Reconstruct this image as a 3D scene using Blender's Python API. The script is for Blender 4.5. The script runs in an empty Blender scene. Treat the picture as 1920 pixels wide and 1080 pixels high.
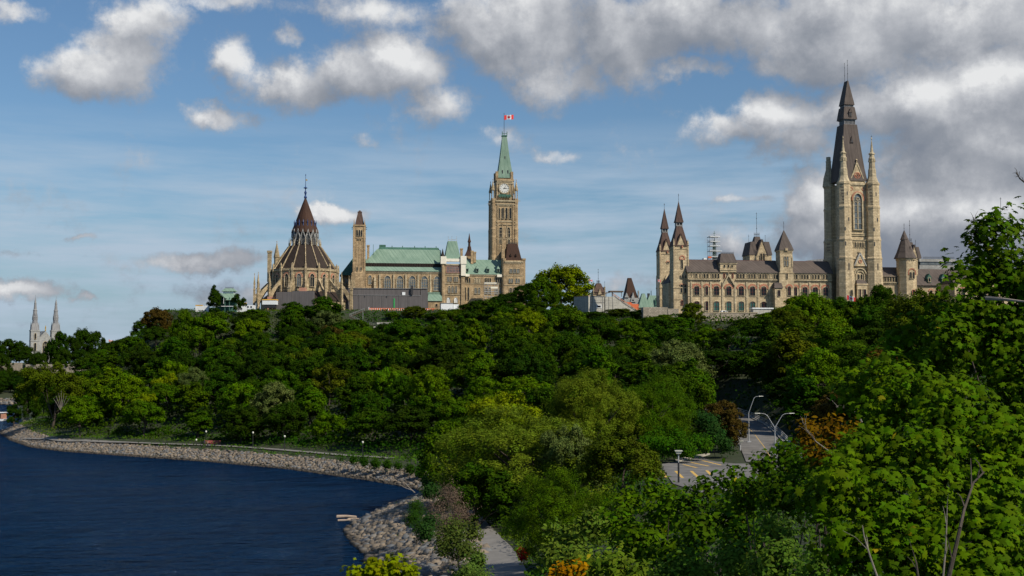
import bpy, bmesh, math, random
import numpy as np
from mathutils import Vector, Matrix
R = math.radians
sc = bpy.context.scene
COL = sc.collection
random.seed(7)
RNG = np.random.default_rng(7)

# ---------------------------------------------------------------- camera
CAMZ = 24.0
F = 2300.0
TH = math.atan(140 / F)
CT, ST = math.cos(TH), math.sin(TH)
cam = bpy.data.cameras.new('camera')
co = bpy.data.objects.new('camera', cam)
COL.objects.link(co)
co.location = (0, 0, CAMZ)
co.rotation_euler = (R(90) + TH, 0, 0)
cam.sensor_width = 36
cam.lens = F / 1920 * 36
cam.clip_start = 0.5
cam.clip_end = 20000
sc.camera = co

def ray(px, py):
    u = (px - 960) / F; v = (540 - py) / F
    return u, CT - v * ST, ST + v * CT
def P(px, py, D):
    x, y, z = ray(px, py)
    return Vector((x / y * D, D, CAMZ + z / y * D))
def G(px, py, z=0.0):
    x, y, zz = ray(px, py)
    t = (z - CAMZ) / zz
    return (x * t, y * t)
def zrow(py, D):
    x, y, z = ray(960, py)
    return CAMZ + z / y * D
def topx(x, y, z):
    X = x; Y = y * CT + (z - CAMZ) * ST; Z = -y * ST + (z - CAMZ) * CT
    return 960 + F * X / Y, 540 - F * Z / Y

# ---------------------------------------------------------------- materials
MATS = {}
def nodes_of(name):
    m = bpy.data.materials.new(name)
    m.use_nodes = True
    nt = m.node_tree
    b = nt.nodes['Principled BSDF']
    return m, nt, b
def N(nt, t, **kw):
    n = nt.nodes.new(t)
    for k, v in kw.items(): setattr(n, k, v)
    return n
def L(nt, a, b): nt.links.new(a, b)
def mixc(nt, fac, a, b, mode='MIX'):
    n = N(nt, 'ShaderNodeMix', data_type='RGBA', blend_type=mode)
    if isinstance(fac, (int, float)): n.inputs[0].default_value = fac
    else: L(nt, fac, n.inputs[0])
    for s, v in ((6, a), (7, b)):
        if isinstance(v, tuple): n.inputs[s].default_value = (*v, 1)
        else: L(nt, v, n.inputs[s])
    return n.outputs[2]
def ramp(nt, src, a, b, lo=0.0, hi=1.0):
    n = N(nt, 'ShaderNodeMapRange')
    L(nt, src, n.inputs[0])
    n.inputs[1].default_value = a; n.inputs[2].default_value = b
    n.inputs[3].default_value = lo; n.inputs[4].default_value = hi
    return n.outputs[0]
def noise(nt, vec, scale, detail=4, rough=.55):
    n = N(nt, 'ShaderNodeTexNoise')
    n.inputs['Scale'].default_value = scale; n.inputs['Detail'].default_value = detail
    n.inputs['Roughness'].default_value = rough
    if vec is not None: L(nt, vec, n.inputs['Vector'])
    return n.outputs['Fac']
def math1(nt, op, a, b=None, clamp=False):
    n = N(nt, 'ShaderNodeMath', operation=op); n.use_clamp = clamp
    for i, v in enumerate((a, b)):
        if v is None: continue
        if isinstance(v, (int, float)): n.inputs[i].default_value = v
        else: L(nt, v, n.inputs[i])
    return n.outputs[0]
def wallvec(nt, sx=1.0, sz=1.0):
    tc = N(nt, 'ShaderNodeTexCoord')
    s = N(nt, 'ShaderNodeSeparateXYZ'); L(nt, tc.outputs['Object'], s.inputs[0])
    a = math1(nt, 'ADD', s.outputs[0], s.outputs[1])
    a = math1(nt, 'MULTIPLY', a, sx); z = math1(nt, 'MULTIPLY', s.outputs[2], sz)
    c = N(nt, 'ShaderNodeCombineXYZ'); L(nt, a, c.inputs[0]); L(nt, z, c.inputs[1])
    return c.outputs[0], tc.outputs['Object']
def stone(name, c1, c2, mortar, dark, bw=1.3, bh=.55, dirt=.55):
    m, nt, b = nodes_of(name)
    v, o = wallvec(nt)
    br = N(nt, 'ShaderNodeTexBrick'); L(nt, v, br.inputs['Vector'])
    br.inputs['Scale'].default_value = 1.0
    br.inputs['Brick Width'].default_value = bw; br.inputs['Row Height'].default_value = bh
    br.inputs['Mortar Size'].default_value = .035; br.inputs['Bias'].default_value = 0
    br.inputs['Color1'].default_value = (*c1, 1); br.inputs['Color2'].default_value = (*c2, 1)
    br.inputs['Mortar'].default_value = (*mortar, 1)
    n1 = noise(nt, o, .35, 5, .65)
    c = mixc(nt, ramp(nt, n1, .35, .7, 0, dirt), br.outputs['Color'], dark)
    v2, _ = wallvec(nt, .9, .09)
    n2 = noise(nt, v2, 1.0, 4, .6)
    c = mixc(nt, ramp(nt, n2, .52, .72, 0, dirt), c, dark)
    n3 = noise(nt, o, 2.2, 3, .6)
    n4 = noise(nt, o, .9, 4, .6)
    c = mixc(nt, .55, c, mixc(nt, n3, (.3, .3, .3), (1.6, 1.6, 1.6)), 'MULTIPLY')
    c = mixc(nt, .5, c, mixc(nt, ramp(nt, n4, .3, .7), (.6, .58, .55), (1.3, 1.3, 1.3)), 'MULTIPLY')
    L(nt, c, b.inputs['Base Color'])
    b.inputs['Roughness'].default_value = .9
    bp = N(nt, 'ShaderNodeBump'); bp.inputs['Strength'].default_value = .5; bp.inputs['Distance'].default_value = .12
    L(nt, math1(nt, 'ADD', br.outputs['Fac'], n3), bp.inputs['Height']); bp.invert = True
    L(nt, bp.outputs[0], b.inputs['Normal'])
    MATS[name] = m
def roofm(name, c1, c2, dark, seam=.55, rough=.75, metal=0):
    m, nt, b = nodes_of(name)
    v, o = wallvec(nt)
    w = N(nt, 'ShaderNodeTexWave', wave_type='BANDS', bands_direction='X', wave_profile='SAW')
    w.inputs['Scale'].default_value = 1 / seam * .318 * .5; w.inputs['Distortion'].default_value = 0
    L(nt, v, w.inputs['Vector'])
    n1 = noise(nt, o, .25, 5, .65)
    v2, _ = wallvec(nt, 1.6, .12)
    n2 = noise(nt, v2, 1.0, 4, .6)
    c = mixc(nt, ramp(nt, n1, .3, .7), c1, c2)
    c = mixc(nt, ramp(nt, n2, .45, .75, 0, .6), c, dark)
    c = mixc(nt, ramp(nt, w.outputs['Fac'], .8, .95, 0, .55), c, dark)
    L(nt, c, b.inputs['Base Color']); b.inputs['Roughness'].default_value = rough; b.inputs['Metallic'].default_value = metal; b.inputs['Specular IOR Level'].default_value = .2
    bp = N(nt, 'ShaderNodeBump'); bp.inputs['Strength'].default_value = .6; bp.inputs['Distance'].default_value = .1
    L(nt, w.outputs['Fac'], bp.inputs['Height']); L(nt, bp.outputs[0], b.inputs['Normal'])
    MATS[name] = m
def plain(name, c, rough=.6, var=.25, scale=1.5, metal=0, spec=.5, c2=None, bump=0):
    m, nt, b = nodes_of(name)
    tc = N(nt, 'ShaderNodeTexCoord')
    n1 = noise(nt, tc.outputs['Object'], scale, 5, .6)
    a = c2 or tuple(x * (1 - var) for x in c)
    L(nt, mixc(nt, ramp(nt, n1, .3, .7), a, tuple(min(1, x * (1 + var * .6)) for x in c)), b.inputs['Base Color'])
    b.inputs['Roughness'].default_value = rough; b.inputs['Metallic'].default_value = metal
    b.inputs['Specular IOR Level'].default_value = spec
    if bump:
        bp = N(nt, 'ShaderNodeBump'); bp.inputs['Strength'].default_value = .8; bp.inputs['Distance'].default_value = bump
        L(nt, n1, bp.inputs['Height']); L(nt, bp.outputs[0], b.inputs['Normal'])
    MATS[name] = m
stone('stone_tan', (.62, .49, .31), (.34, .265, .145), (.22, .17, .10), (.15, .115, .07))
stone('stone_pale', (.70, .56, .35), (.54, .42, .25), (.27, .21, .14), (.21, .165, .11), dirt=.55)
stone('stone_rich', (.60, .44, .255), (.44, .31, .17), (.20, .145, .09), (.15, .105, .06), dirt=.7)
stone('stone_trim', (.60, .50, .33), (.49, .40, .26), (.33, .27, .17), (.18, .145, .09), bw=2, bh=1)
stone('stone_grey', (.42, .42, .40), (.33, .33, .32), (.25, .25, .24), (.22, .22, .21))
stone('stone_rubble', (.46, .40, .32), (.32, .28, .22), (.15, .13, .10), (.24, .20, .15), bw=1.0, bh=.45)
stone('concrete', (.47, .46, .41), (.44, .43, .385), (.36, .35, .32), (.34, .33, .30), bw=4, bh=2, dirt=.5)
stone('red_stone', (.58, .22, .13), (.48, .17, .10), (.3, .16, .10), (.26, .14, .09), bw=.6, bh=.4)
roofm('copper_green', (.24, .335, .26), (.165, .255, .195), (.075, .14, .105), .9)
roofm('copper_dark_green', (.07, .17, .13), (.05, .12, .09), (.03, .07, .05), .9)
roofm('copper_brown', (.070, .034, .022), (.048, .025, .017), (.022, .013, .009), .6)
roofm('copper_umber', (.042, .029, .023), (.028, .020, .016), (.014, .010, .008), .9)
roofm('slate', (.13, .104, .09), (.088, .070, .062), (.04, .032, .028), .6)
roofm('slate_brown', (.12, .075, .058), (.082, .050, .04), (.035, .024, .02), .6)
roofm('lead_grey', (.30, .30, .30), (.22, .22, .23), (.12, .12, .12), .8)
roofm('hoarding', (.135, .125, .125), (.115, .105, .106), (.075, .07, .07), 1.0)
plain('glass', (.012, .014, .017), .25, .5, .8, spec=.25)
plain('glass_pale', (.13, .15, .16), .25, .5, .5, spec=.4)
plain('glass_green', (.03, .09, .075), .15, .4, .8)
plain('sash_red', (.12, .03, .025), .6)
plain('iron', (.025, .025, .028), .5)
plain('iron_blue', (.03, .06, .17), .4)
plain('white_wrap', (.78, .73, .60), .7, .12)
plain('white_paint', (.75, .77, .78), .5, .12)
plain('yellow_paint', (.75, .42, .06), .6, .15)
plain('yellow_line', (.62, .40, .10), .7, .3, 3)
plain('orange_paint', (.62, .14, .05), .6, .3)
plain('red_cloth', (.62, .02, .02), .7, .1)
plain('white_cloth', (.85, .85, .85), .7, .05)
plain('galvanised', (.42, .43, .44), .45, .12, metal=.2)
plain('asphalt', (.16, .152, .142), .85, .45, .35, bump=.01)
plain('path_asphalt', (.19, .18, .165), .85, .2, .6, bump=.01)
plain('kerb_stone', (.40, .37, .31), .85, .25)
plain('bark', (.06, .046, .034), .9, .4, 6, bump=.03)
plain('bark_pale', (.22, .19, .155), .85, .35, 6)
plain('driftwood', (.42, .32, .24), .8, .3, 4)
plain('wood_dark', (.10, .065, .045), .8, .4)
plain('wood_orange', (.50, .25, .13), .7, .3)
plain('brick_pink', (.45, .22, .15), .8, .25)
plain('rust_red', (.22, .045, .03), .6, .2)
plain('gold', (.75, .48, .12), .35, .1, metal=.6)
plain('green_panel', (.03, .30, .08), .6, .1)
plain('lamp_glass', (.6, .6, .52), .2, .05)
plain('clock_white', (.62, .62, .58), .5, .05)
plain('skin', (.45, .28, .2), .6, .1)
plain('dark_cloth', (.02, .025, .04), .8, .3)

def foliage(name, trans=.25, rough=.5, spec=.35, accent=None):
    m, nt, b = nodes_of(name)
    oi = N(nt, 'ShaderNodeObjectInfo')
    at = N(nt, 'ShaderNodeAttribute'); at.attribute_name = 'v'
    r = ramp(nt, at.outputs['Fac'], 0, 1, .5, 1.6)
    cc = N(nt, 'ShaderNodeCombineColor'); L(nt, r, cc.inputs[0]); L(nt, r, cc.inputs[1]); L(nt, r, cc.inputs[2])
    c = mixc(nt, 1.0, oi.outputs['Color'], cc.outputs[0], 'MULTIPLY')
    at2 = N(nt, 'ShaderNodeAttribute'); at2.attribute_name = 'h'
    hs = N(nt, 'ShaderNodeHueSaturation'); L(nt, c, hs.inputs['Color']); hs.inputs['Saturation'].default_value = 1.12
    L(nt, ramp(nt, at2.outputs['Fac'], 0, 1, .478, .528), hs.inputs['Hue'])
    lc = hs.outputs[0]
    if accent: lc = mixc(nt, ramp(nt, at2.outputs['Fac'], .955, .965), lc, accent)
    L(nt, lc, b.inputs['Base Color'])
    b.inputs['Roughness'].default_value = rough; b.inputs['Specular IOR Level'].default_value = spec
    tr = N(nt, 'ShaderNodeBsdfTranslucent'); L(nt, lc, tr.inputs[0])
    mx = N(nt, 'ShaderNodeMixShader'); mx.inputs[0].default_value = trans
    L(nt, b.outputs[0], mx.inputs[1]); L(nt, tr.outputs[0], mx.inputs[2])
    out = nt.nodes['Material Output']; L(nt, mx.outputs[0], out.inputs[0])
    MATS[name] = m
foliage('leaf_far', .16, .8, .06)
foliage('leaf_near', .2, .75, .05, (.30, .25, .01))

def attrmat(name, ca, cb, cc_, rough=.85):
    m, nt, b = nodes_of(name)
    at = N(nt, 'ShaderNodeAttribute'); at.attribute_name = 'v'
    at2 = N(nt, 'ShaderNodeAttribute'); at2.attribute_name = 'h'
    tc = N(nt, 'ShaderNodeTexCoord')
    c = mixc(nt, at.outputs['Fac'], ca, cb)
    c = mixc(nt, ramp(nt, at2.outputs['Fac'], .55, .9), c, cc_)
    c = mixc(nt, .4, c, mixc(nt, noise(nt, tc.outputs['Object'], 3, 3), (.5, .5, .5), (1.4, 1.4, 1.4)), 'MULTIPLY')
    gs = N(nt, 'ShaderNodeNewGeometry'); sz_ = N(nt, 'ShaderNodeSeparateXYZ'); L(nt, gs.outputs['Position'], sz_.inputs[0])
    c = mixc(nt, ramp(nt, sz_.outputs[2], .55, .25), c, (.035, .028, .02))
    L(nt, c, b.inputs['Base Color']); b.inputs['Roughness'].default_value = rough
    MATS[name] = m
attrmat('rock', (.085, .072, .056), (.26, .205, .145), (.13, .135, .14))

# ---------------------------------------------------------------- object helpers
def link(o, parent=None):
    COL.objects.link(o)
    if parent is not None: o.parent = parent
    return o
def tag(o, label=None, cat=None, group=None, kind=None):
    if label: o['label'] = label
    if cat: o['category'] = cat
    if group: o['group'] = group
    if kind: o['kind'] = kind
    return o
def thing(name, label, cat, loc=(0, 0, 0), rotz=0, group=None):
    o = bpy.data.objects.new(name, None); link(o)
    o.empty_display_size = .5
    o.location = loc; o.rotation_euler = (0, 0, rotz)
    return tag(o, label, cat, group)
ident = lambda x, y, z: (x, y, z)
class MB:
    def __init__(s, tr=ident): s.v = []; s.f = []; s.tr = tr; s.pre = None
    def pt(s, x, y, z):
        if s.pre: x, y, z = s.pre(x, y, z)
        s.v.append(s.tr(x, y, z)); return len(s.v) - 1
    def hexa(s, pts):
        i = [s.pt(*p) for p in pts]
        for q in ((0, 3, 2, 1), (4, 5, 6, 7), (0, 1, 5, 4), (1, 2, 6, 5), (2, 3, 7, 6), (3, 0, 4, 7)):
            s.f.append([i[k] for k in q])
    def box(s, x0, x1, y0, y1, z0, z1):
        s.frus(x0, x1, y0, y1, z0, x0, x1, y0, y1, z1)
    def frus(s, x0, x1, y0, y1, z0, a0, a1, b0, b1, z1):
        s.hexa([(x0, y0, z0), (x1, y0, z0), (x1, y1, z0), (x0, y1, z0), (a0, b0, z1), (a1, b0, z1), (a1, b1, z1), (a0, b1, z1)])
    def prism(s, poly, y0, y1):
        n = len(poly)
        a = [s.pt(x, y0, z) for x, z in poly]; b = [s.pt(x, y1, z) for x, z in poly]
        s.f.append(a); s.f.append(b[::-1])
        for k in range(n): s.f.append([a[k], b[k], b[(k + 1) % n], a[(k + 1) % n]])
    def ring(s, cx, cy, prof, n=8, a0=None, sy=1.0):
        a0 = math.pi / n if a0 is None else a0
        rows = []
        for r, z in prof:
            if r <= 0.001: rows.append([s.pt(cx, cy, z)])
            else: rows.append([s.pt(cx + r * math.cos(a0 + 2 * math.pi * k / n), cy + sy * r * math.sin(a0 + 2 * math.pi * k / n), z) for k in range(n)])
        for a, b in zip(rows, rows[1:]):
            for k in range(n):
                k2 = (k + 1) % n
                if len(a) == 1 and len(b) == 1: continue
                if len(a) == 1: s.f.append([a[0], b[k], b[k2]])
                elif len(b) == 1: s.f.append([a[k], a[k2], b[0]])
                else: s.f.append([a[k], a[k2], b[k2], b[k]])
        for a in (rows[0], rows[-1]):
            if len(a) > 2: s.f.append(list(a))
    def tube(s, p0, p1, r0, r1=None, n=6):
        r1 = r0 if r1 is None else r1
        p0 = Vector(p0); p1 = Vector(p1); d = (p1 - p0)
        if d.length < 1e-6: return
        d.normalize(); a = d.orthogonal().normalized(); b = d.cross(a)
        A = []; B = []
        for k in range(n):
            t = 2 * math.pi * k / n; o = a * math.cos(t) + b * math.sin(t)
            A.append(s.pt(*(p0 + o * r0))); B.append(s.pt(*(p1 + o * r1)))
        for k in range(n): s.f.append([A[k], A[(k + 1) % n], B[(k + 1) % n], B[k]])
        s.f.append(A[::-1]); s.f.append(B)
    def path(s, pts, r0, r1, n=6):
        m = len(pts) - 1
        for k in range(m):
            s.tube(pts[k], pts[k + 1], r0 + (r1 - r0) * k / m, r0 + (r1 - r0) * (k + 1) / m, n)
    def sphere(s, c, r, nu=8, nv=5, sz=1.0):
        prof = [(r * math.sin(math.pi * k / nv), c[2] - r * sz * math.cos(math.pi * k / nv)) for k in range(nv + 1)]
        s.ring(c[0], c[1], prof, nu, 0)
    def build(s, name, mat, parent=None, smooth=False):
        me = bpy.data.meshes.new(name)
        me.from_pydata(s.v, [], s.f); me.update()
        if smooth: me.polygons.foreach_set('use_smooth', [True] * len(me.polygons))
        me.materials.append(MATS[mat] if isinstance(mat, str) else mat)
        return link(bpy.data.objects.new(name, me), parent)

def poly_mesh(name, co_, starts, verts_idx, mat, attrs=None):
    """fast mesh: co_ (N,3), constant polygon size given by starts"""
    me = bpy.data.meshes.new(name)
    me.vertices.add(len(co_)); me.vertices.foreach_set('co', np.ascontiguousarray(co_, dtype=np.float32).ravel())
    me.loops.add(len(verts_idx)); me.loops.foreach_set('vertex_index', verts_idx.astype(np.int32))
    me.polygons.add(len(starts)); me.polygons.foreach_set('loop_start', starts.astype(np.int32))
    me.update(calc_edges=True)
    for k, a in (attrs or {}).items():
        at = me.attributes.new(k, 'FLOAT', 'FACE'); at.data.foreach_set('value', a.astype(np.float32))
    me.materials.append(MATS[mat])
    return me

# ---------------------------------------------------------------- terrain
SHORE_PX = [(720, 1080), (712, 1060), (700, 1040), (672, 1015), (660, 1003), (662, 990), (690, 972), (742, 948), (785, 934), (805, 928)]
near = [(-55, -80), (-48, 20), (-30, 80), (-18, 118)]
s1 = [G(*p) for p in SHORE_PX]
far_px = [(812, 924), (785, 916), (740, 908), (700, 901), (550, 880), (400, 866), (300, 859), (200, 852), (120, 846), (60, 838), (25, 825), (5, 812)]
s2 = [G(*p) for p in far_px]
s3 = [(-176, 425), (-183, 455), (-199, 500), (-223, 560), (-258, 645), (-282, 700), (-305, 716), (-420, 735), (-700, 760)]
SHORE = near + s1 + s2 + s3
LAND = SHORE + [(-6000, 800), (-6000, 9000), (6000, 9000), (6000, -80)]
CREST = [(430, 340), (300, 385), (200, 398), (120, 415), (85, 424), (62, 428), (46, 436), (15, 462), (-10, 512), (-40, 533), (-78, 530), (-100, 508), (-122, 486), (-140, 497), (-150, 530), (-158, 570), (-130, 680), (80, 800), (430, 800)]
def segdist(X, Y, pts, closed=False):
    d = np.full(X.shape, 1e9)
    n = len(pts)
    for i in range(n if closed else n - 1):
        ax, ay = pts[i]; bx, by = pts[(i + 1) % n]
        vx, vy = bx - ax, by - ay
        t = np.clip(((X - ax) * vx + (Y - ay) * vy) / (vx * vx + vy * vy + 1e-9), 0, 1)
        d = np.minimum(d, np.hypot(X - ax - t * vx, Y - ay - t * vy))
    return d
def inside(X, Y, pts):
    c = np.zeros(X.shape, bool); n = len(pts)
    for i in range(n):
        ax, ay = pts[i]; bx, by = pts[(i + 1) % n]
        if ay == by: continue
        cond = ((ay > Y) != (by > Y)) & (X < (bx - ax) * (Y - ay) / (by - ay) + ax)
        c ^= cond
    return c
def sstep(a, b, x):
    t = np.clip((x - a) / (b - a), 0, 1); return t * t * (3 - 2 * t)
def vnoise(X, Y, s, seed=0):
    return (np.sin(X / s * 1.7 + seed) * np.cos(Y / s * 1.3 + seed * 2) + np.sin(X / s * .6 + Y / s * .9 + seed * 3)) * .5
PARK = [G(1236, 872, 8), G(1262, 908, 8), G(1330, 930, 8), G(1440, 900, 8), G(1480, 850, 8), G(1405, 842, 8), G(1330, 856, 8)]
ROADP = [(*G(1450, 868, 8.1), 8.1), (*G(1432, 838, 8.9), 8.9), (*G(1412, 812, 9.9), 9.9), (*G(1395, 797, 10.6), 10.6), (*G(1366, 781, 11.6), 11.6), (*G(1330, 769, 12.7), 12.7), (*G(1290, 758, 13.6), 13.6), (*G(1240, 748, 14.5), 14.5)]
def roadz(X, Y):
    d = np.full(X.shape, 1e9); z = np.zeros(X.shape)
    for (ax, ay, az_), (bx, by, bz_) in zip(ROADP, ROADP[1:]):
        vx, vy = bx - ax, by - ay
        t = np.clip(((X - ax) * vx + (Y - ay) * vy) / (vx * vx + vy * vy), 0, 1)
        q = np.hypot(X - ax - t * vx, Y - ay - t * vy); k = q < d
        d = np.where(k, q, d); z = np.where(k, az_ + t * (bz_ - az_), z)
    return d, z
def terr(X, Y):
    X = np.asarray(X, float); Y = np.asarray(Y, float)
    land = inside(X, Y, LAND)
    ds = segdist(X, Y, SHORE)
    dc = np.where(inside(X, Y, CREST), 0, segdist(X, Y, CREST, True))
    Zc = np.clip(41 + (Y - 440) / 100 * 6, 41, 47)
    e = np.maximum(0, ds - 15)
    t = e / (e + dc + 1e-6)
    z = 3.0 + (Zc - 3) * np.power(t, .95) + vnoise(X, Y, 14) * np.minimum(1, dc / 15) * np.minimum(1, e / 12) * 1.0
    farhill = 24 * sstep(745, 860, Y) * sstep(-190, -260, X)
    z = np.where((dc > 0) & (Y > 640), np.maximum(np.minimum(z, 6 + (Zc - 6) * sstep(-160, -60, X)), farhill), z)
    z = np.where(Y > 1000, np.maximum(z, 20), z)
    pk = inside(X, Y, PARK); dp = np.where(pk, 0, segdist(X, Y, PARK, True))
    w = sstep(14, 2, dp)
    z = z * (1 - w) + 8.0 * w
    rdd, rz = roadz(X, Y); w = sstep(13, 6, rdd); z = z * (1 - w) + rz * w
    nh = 21.3 - .30 * np.maximum(0, Y) - np.maximum(0, -X - 2) * .45
    nh = np.where(Y < 0, 21.3 - np.maximum(0, -X - 2) * .45, nh)
    z = np.where(Y < 100, np.maximum(z, nh), z)
    bank = np.where(ds < 7, ds / 7 * 2.6, 2.6 + (np.minimum(ds, 15) - 7) / 8 * .4)
    z = np.where(ds < 15, np.where(nh > bank, np.maximum(bank, np.where(Y < 100, nh, bank)), bank), z)
    return np.where(land, z, np.maximum(-4, -ds * .4))
def tz(x, y): return float(terr(np.array([x]), np.array([y]))[0])

def grid_mesh(name, xs, ys):
    X, Y = np.meshgrid(xs, ys)
    Z = terr(X, Y)
    ny, nx = X.shape
    co_ = np.stack([X, Y, Z], -1).reshape(-1, 3)
    i = np.arange(ny * nx).reshape(ny, nx)
    q = np.stack([i[:-1, :-1], i[:-1, 1:], i[1:, 1:], i[1:, :-1]], -1).reshape(-1, 4)
    return co_, q
xs = np.concatenate([np.array([-6000, -3000, -1500, -1000, -700, -500]), np.arange(-400, 260, 3.0), np.array([270, 290, 320, 360, 400, 440, 520, 700, 1000, 1500, 3000, 6000])])
ys = np.concatenate([np.array([-79, -50, -30, -15]), np.arange(-6, 520, 3.0), np.arange(520, 1000, 10.0), np.array([1000.5, 1100, 1300, 1700, 2500, 4000, 8500])])
gc, gq = grid_mesh('ground', xs, ys)
m, nt, b = nodes_of('earth')
tc = N(nt, 'ShaderNodeTexCoord')
n1 = noise(nt, tc.outputs['Object'], .12, 6, .65); n2 = noise(nt, tc.outputs['Object'], 1.2, 5, .6)
c = mixc(nt, ramp(nt, n1, .35, .65), (.014, .024, .006), (.03, .032, .013))
c = mixc(nt, ramp(nt, n2, .4, .7, 0, .7), c, (.03, .055, .01))
L(nt, c, b.inputs['Base Color']); b.inputs['Roughness'].default_value = .95
MATS['earth'] = m
me = poly_mesh('ground', gc, np.arange(len(gq)) * 4, gq.ravel(), 'earth')
tag(link(bpy.data.objects.new('ground', me)), 'earth and grass slope rising from the river to the hilltop', kind='structure')

# water
m, nt, b = nodes_of('river_water')
tc = N(nt, 'ShaderNodeTexCoord')
mp = N(nt, 'ShaderNodeMapping'); mp.inputs['Scale'].default_value = (.42, 1.0, 1); mp.inputs['Rotation'].default_value = (0, 0, .25)
L(nt, tc.outputs['Object'], mp.inputs[0])
na = noise(nt, mp.outputs[0], .42, 5, .62); nb = noise(nt, mp.outputs[0], 1.3, 3, .6)
nc = noise(nt, tc.outputs['Object'], .035, 4, .55)
h = math1(nt, 'ADD', math1(nt, 'MULTIPLY', na, 1.0), math1(nt, 'MULTIPLY', nb, .35))
nd = noise(nt, mp.outputs[0], .13, 4, .6)
h = math1(nt, 'ADD', h, math1(nt, 'MULTIPLY', nd, 2.6))
h = math1(nt, 'MULTIPLY', h, ramp(nt, nc, .3, .7, .55, 1.25))
bp = N(nt, 'ShaderNodeBump'); bp.inputs['Strength'].default_value = 1.0; bp.inputs['Distance'].default_value = 4.2
L(nt, h, bp.inputs['Height'])
df = N(nt, 'ShaderNodeBsdfDiffuse'); L(nt, mixc(nt, ramp(nt, nc, .35, .7), (.0016, .012, .038), (.0030, .022, .064)), df.inputs[0]); L(nt, bp.outputs[0], df.inputs['Normal'])
gl = N(nt, 'ShaderNodeBsdfGlossy'); gl.inputs['Roughness'].default_value = .04; gl.inputs[0].default_value = (.45, .70, 1, 1); L(nt, bp.outputs[0], gl.inputs['Normal'])
fr = N(nt, 'ShaderNodeFresnel'); fr.inputs['IOR'].default_value = 1.33; L(nt, bp.outputs[0], fr.inputs['Normal'])
mxs = N(nt, 'ShaderNodeMixShader'); L(nt, math1(nt, 'MULTIPLY', fr.outputs[0], 1.0), mxs.inputs[0]); L(nt, df.outputs[0], mxs.inputs[1]); L(nt, gl.outputs[0], mxs.inputs[2])
L(nt, mxs.outputs[0], nt.nodes['Material Output'].inputs[0])
MATS['water'] = m
w = MB(); w.v = [(-6000, -80, 0), (6000, -80, 0), (6000, 8000, 0), (-6000, 8000, 0)]; w.f = [[0, 1, 2, 3]]
tag(w.build('water', 'water'), 'dark blue rippled river water', kind='structure')

# ---------------------------------------------------------------- leaf scatter engine
def tmpl(kind):
    if kind == 'quad': return np.array([(-.5, 0), (-.05, -.36), (.5, 0), (.05, .36)])
    if kind == 'oval': return np.array([(-.5, 0), (-.2, -.26), (.2, -.22), (.55, 0), (.2, .22), (-.2, .26)])
    if kind == 'willow': return np.array([(-.5, 0), (0, -.14), (.5, 0), (0, .14)])
    # maple
    a = [(0, -.42), (.10, -.16), (.36, -.24), (.30, -.08), (.55, .06), (.38, .12), (.40, .28), (.19, .20), (.17, .34), (0, .58),
         (-.17, .34), (-.19, .20), (-.40, .28), (-.38, .12), (-.55, .06), (-.30, -.08), (-.36, -.24), (-.10, -.16)]
    return np.array(a)
def leaf_cloud(pos, nrm, size, kind, mat, name, v, h, rng):
    n = len(pos)
    nrm = nrm / (np.linalg.norm(nrm, axis=1, keepdims=True) + 1e-9)
    a = rng.normal(size=(n, 3)); t = np.cross(nrm, a); t /= (np.linalg.norm(t, axis=1, keepdims=True) + 1e-9)
    bt = np.cross(nrm, t)
    T = tmpl(kind); k = len(T)
    co_ = pos[:, None, :] + (T[None, :, 0, None] * t[:, None, :] + T[None, :, 1, None] * bt[:, None, :]) * size[:, None, None]
    if kind in ('maple', 'oval'):   # droop the tips
        rr = (T ** 2).sum(1)
        co_ -= nrm[:, None, :] * (rr[None, :, None] * size[:, None, None] * .55)
    co_ = co_.reshape(-1, 3)
    if kind == 'maple':    # fan from the centre
        ctr = pos; base = np.arange(n)[:, None] * k
        idx = np.arange(k); nxt = (idx + 1) % k
        tri = np.stack([base + idx[None], base + nxt[None], np.broadcast_to(n * k + np.arange(n)[:, None], (n, k))], -1).reshape(-1)
        co_ = np.concatenate([co_, ctr])
        return poly_mesh(name, co_, np.arange(n * k) * 3, tri, mat, {'v': np.repeat(v, k), 'h': np.repeat(h, k)})
    return poly_mesh(name, co_, np.arange(n) * k, np.arange(n * k), mat, {'v': v, 'h': h})

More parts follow.
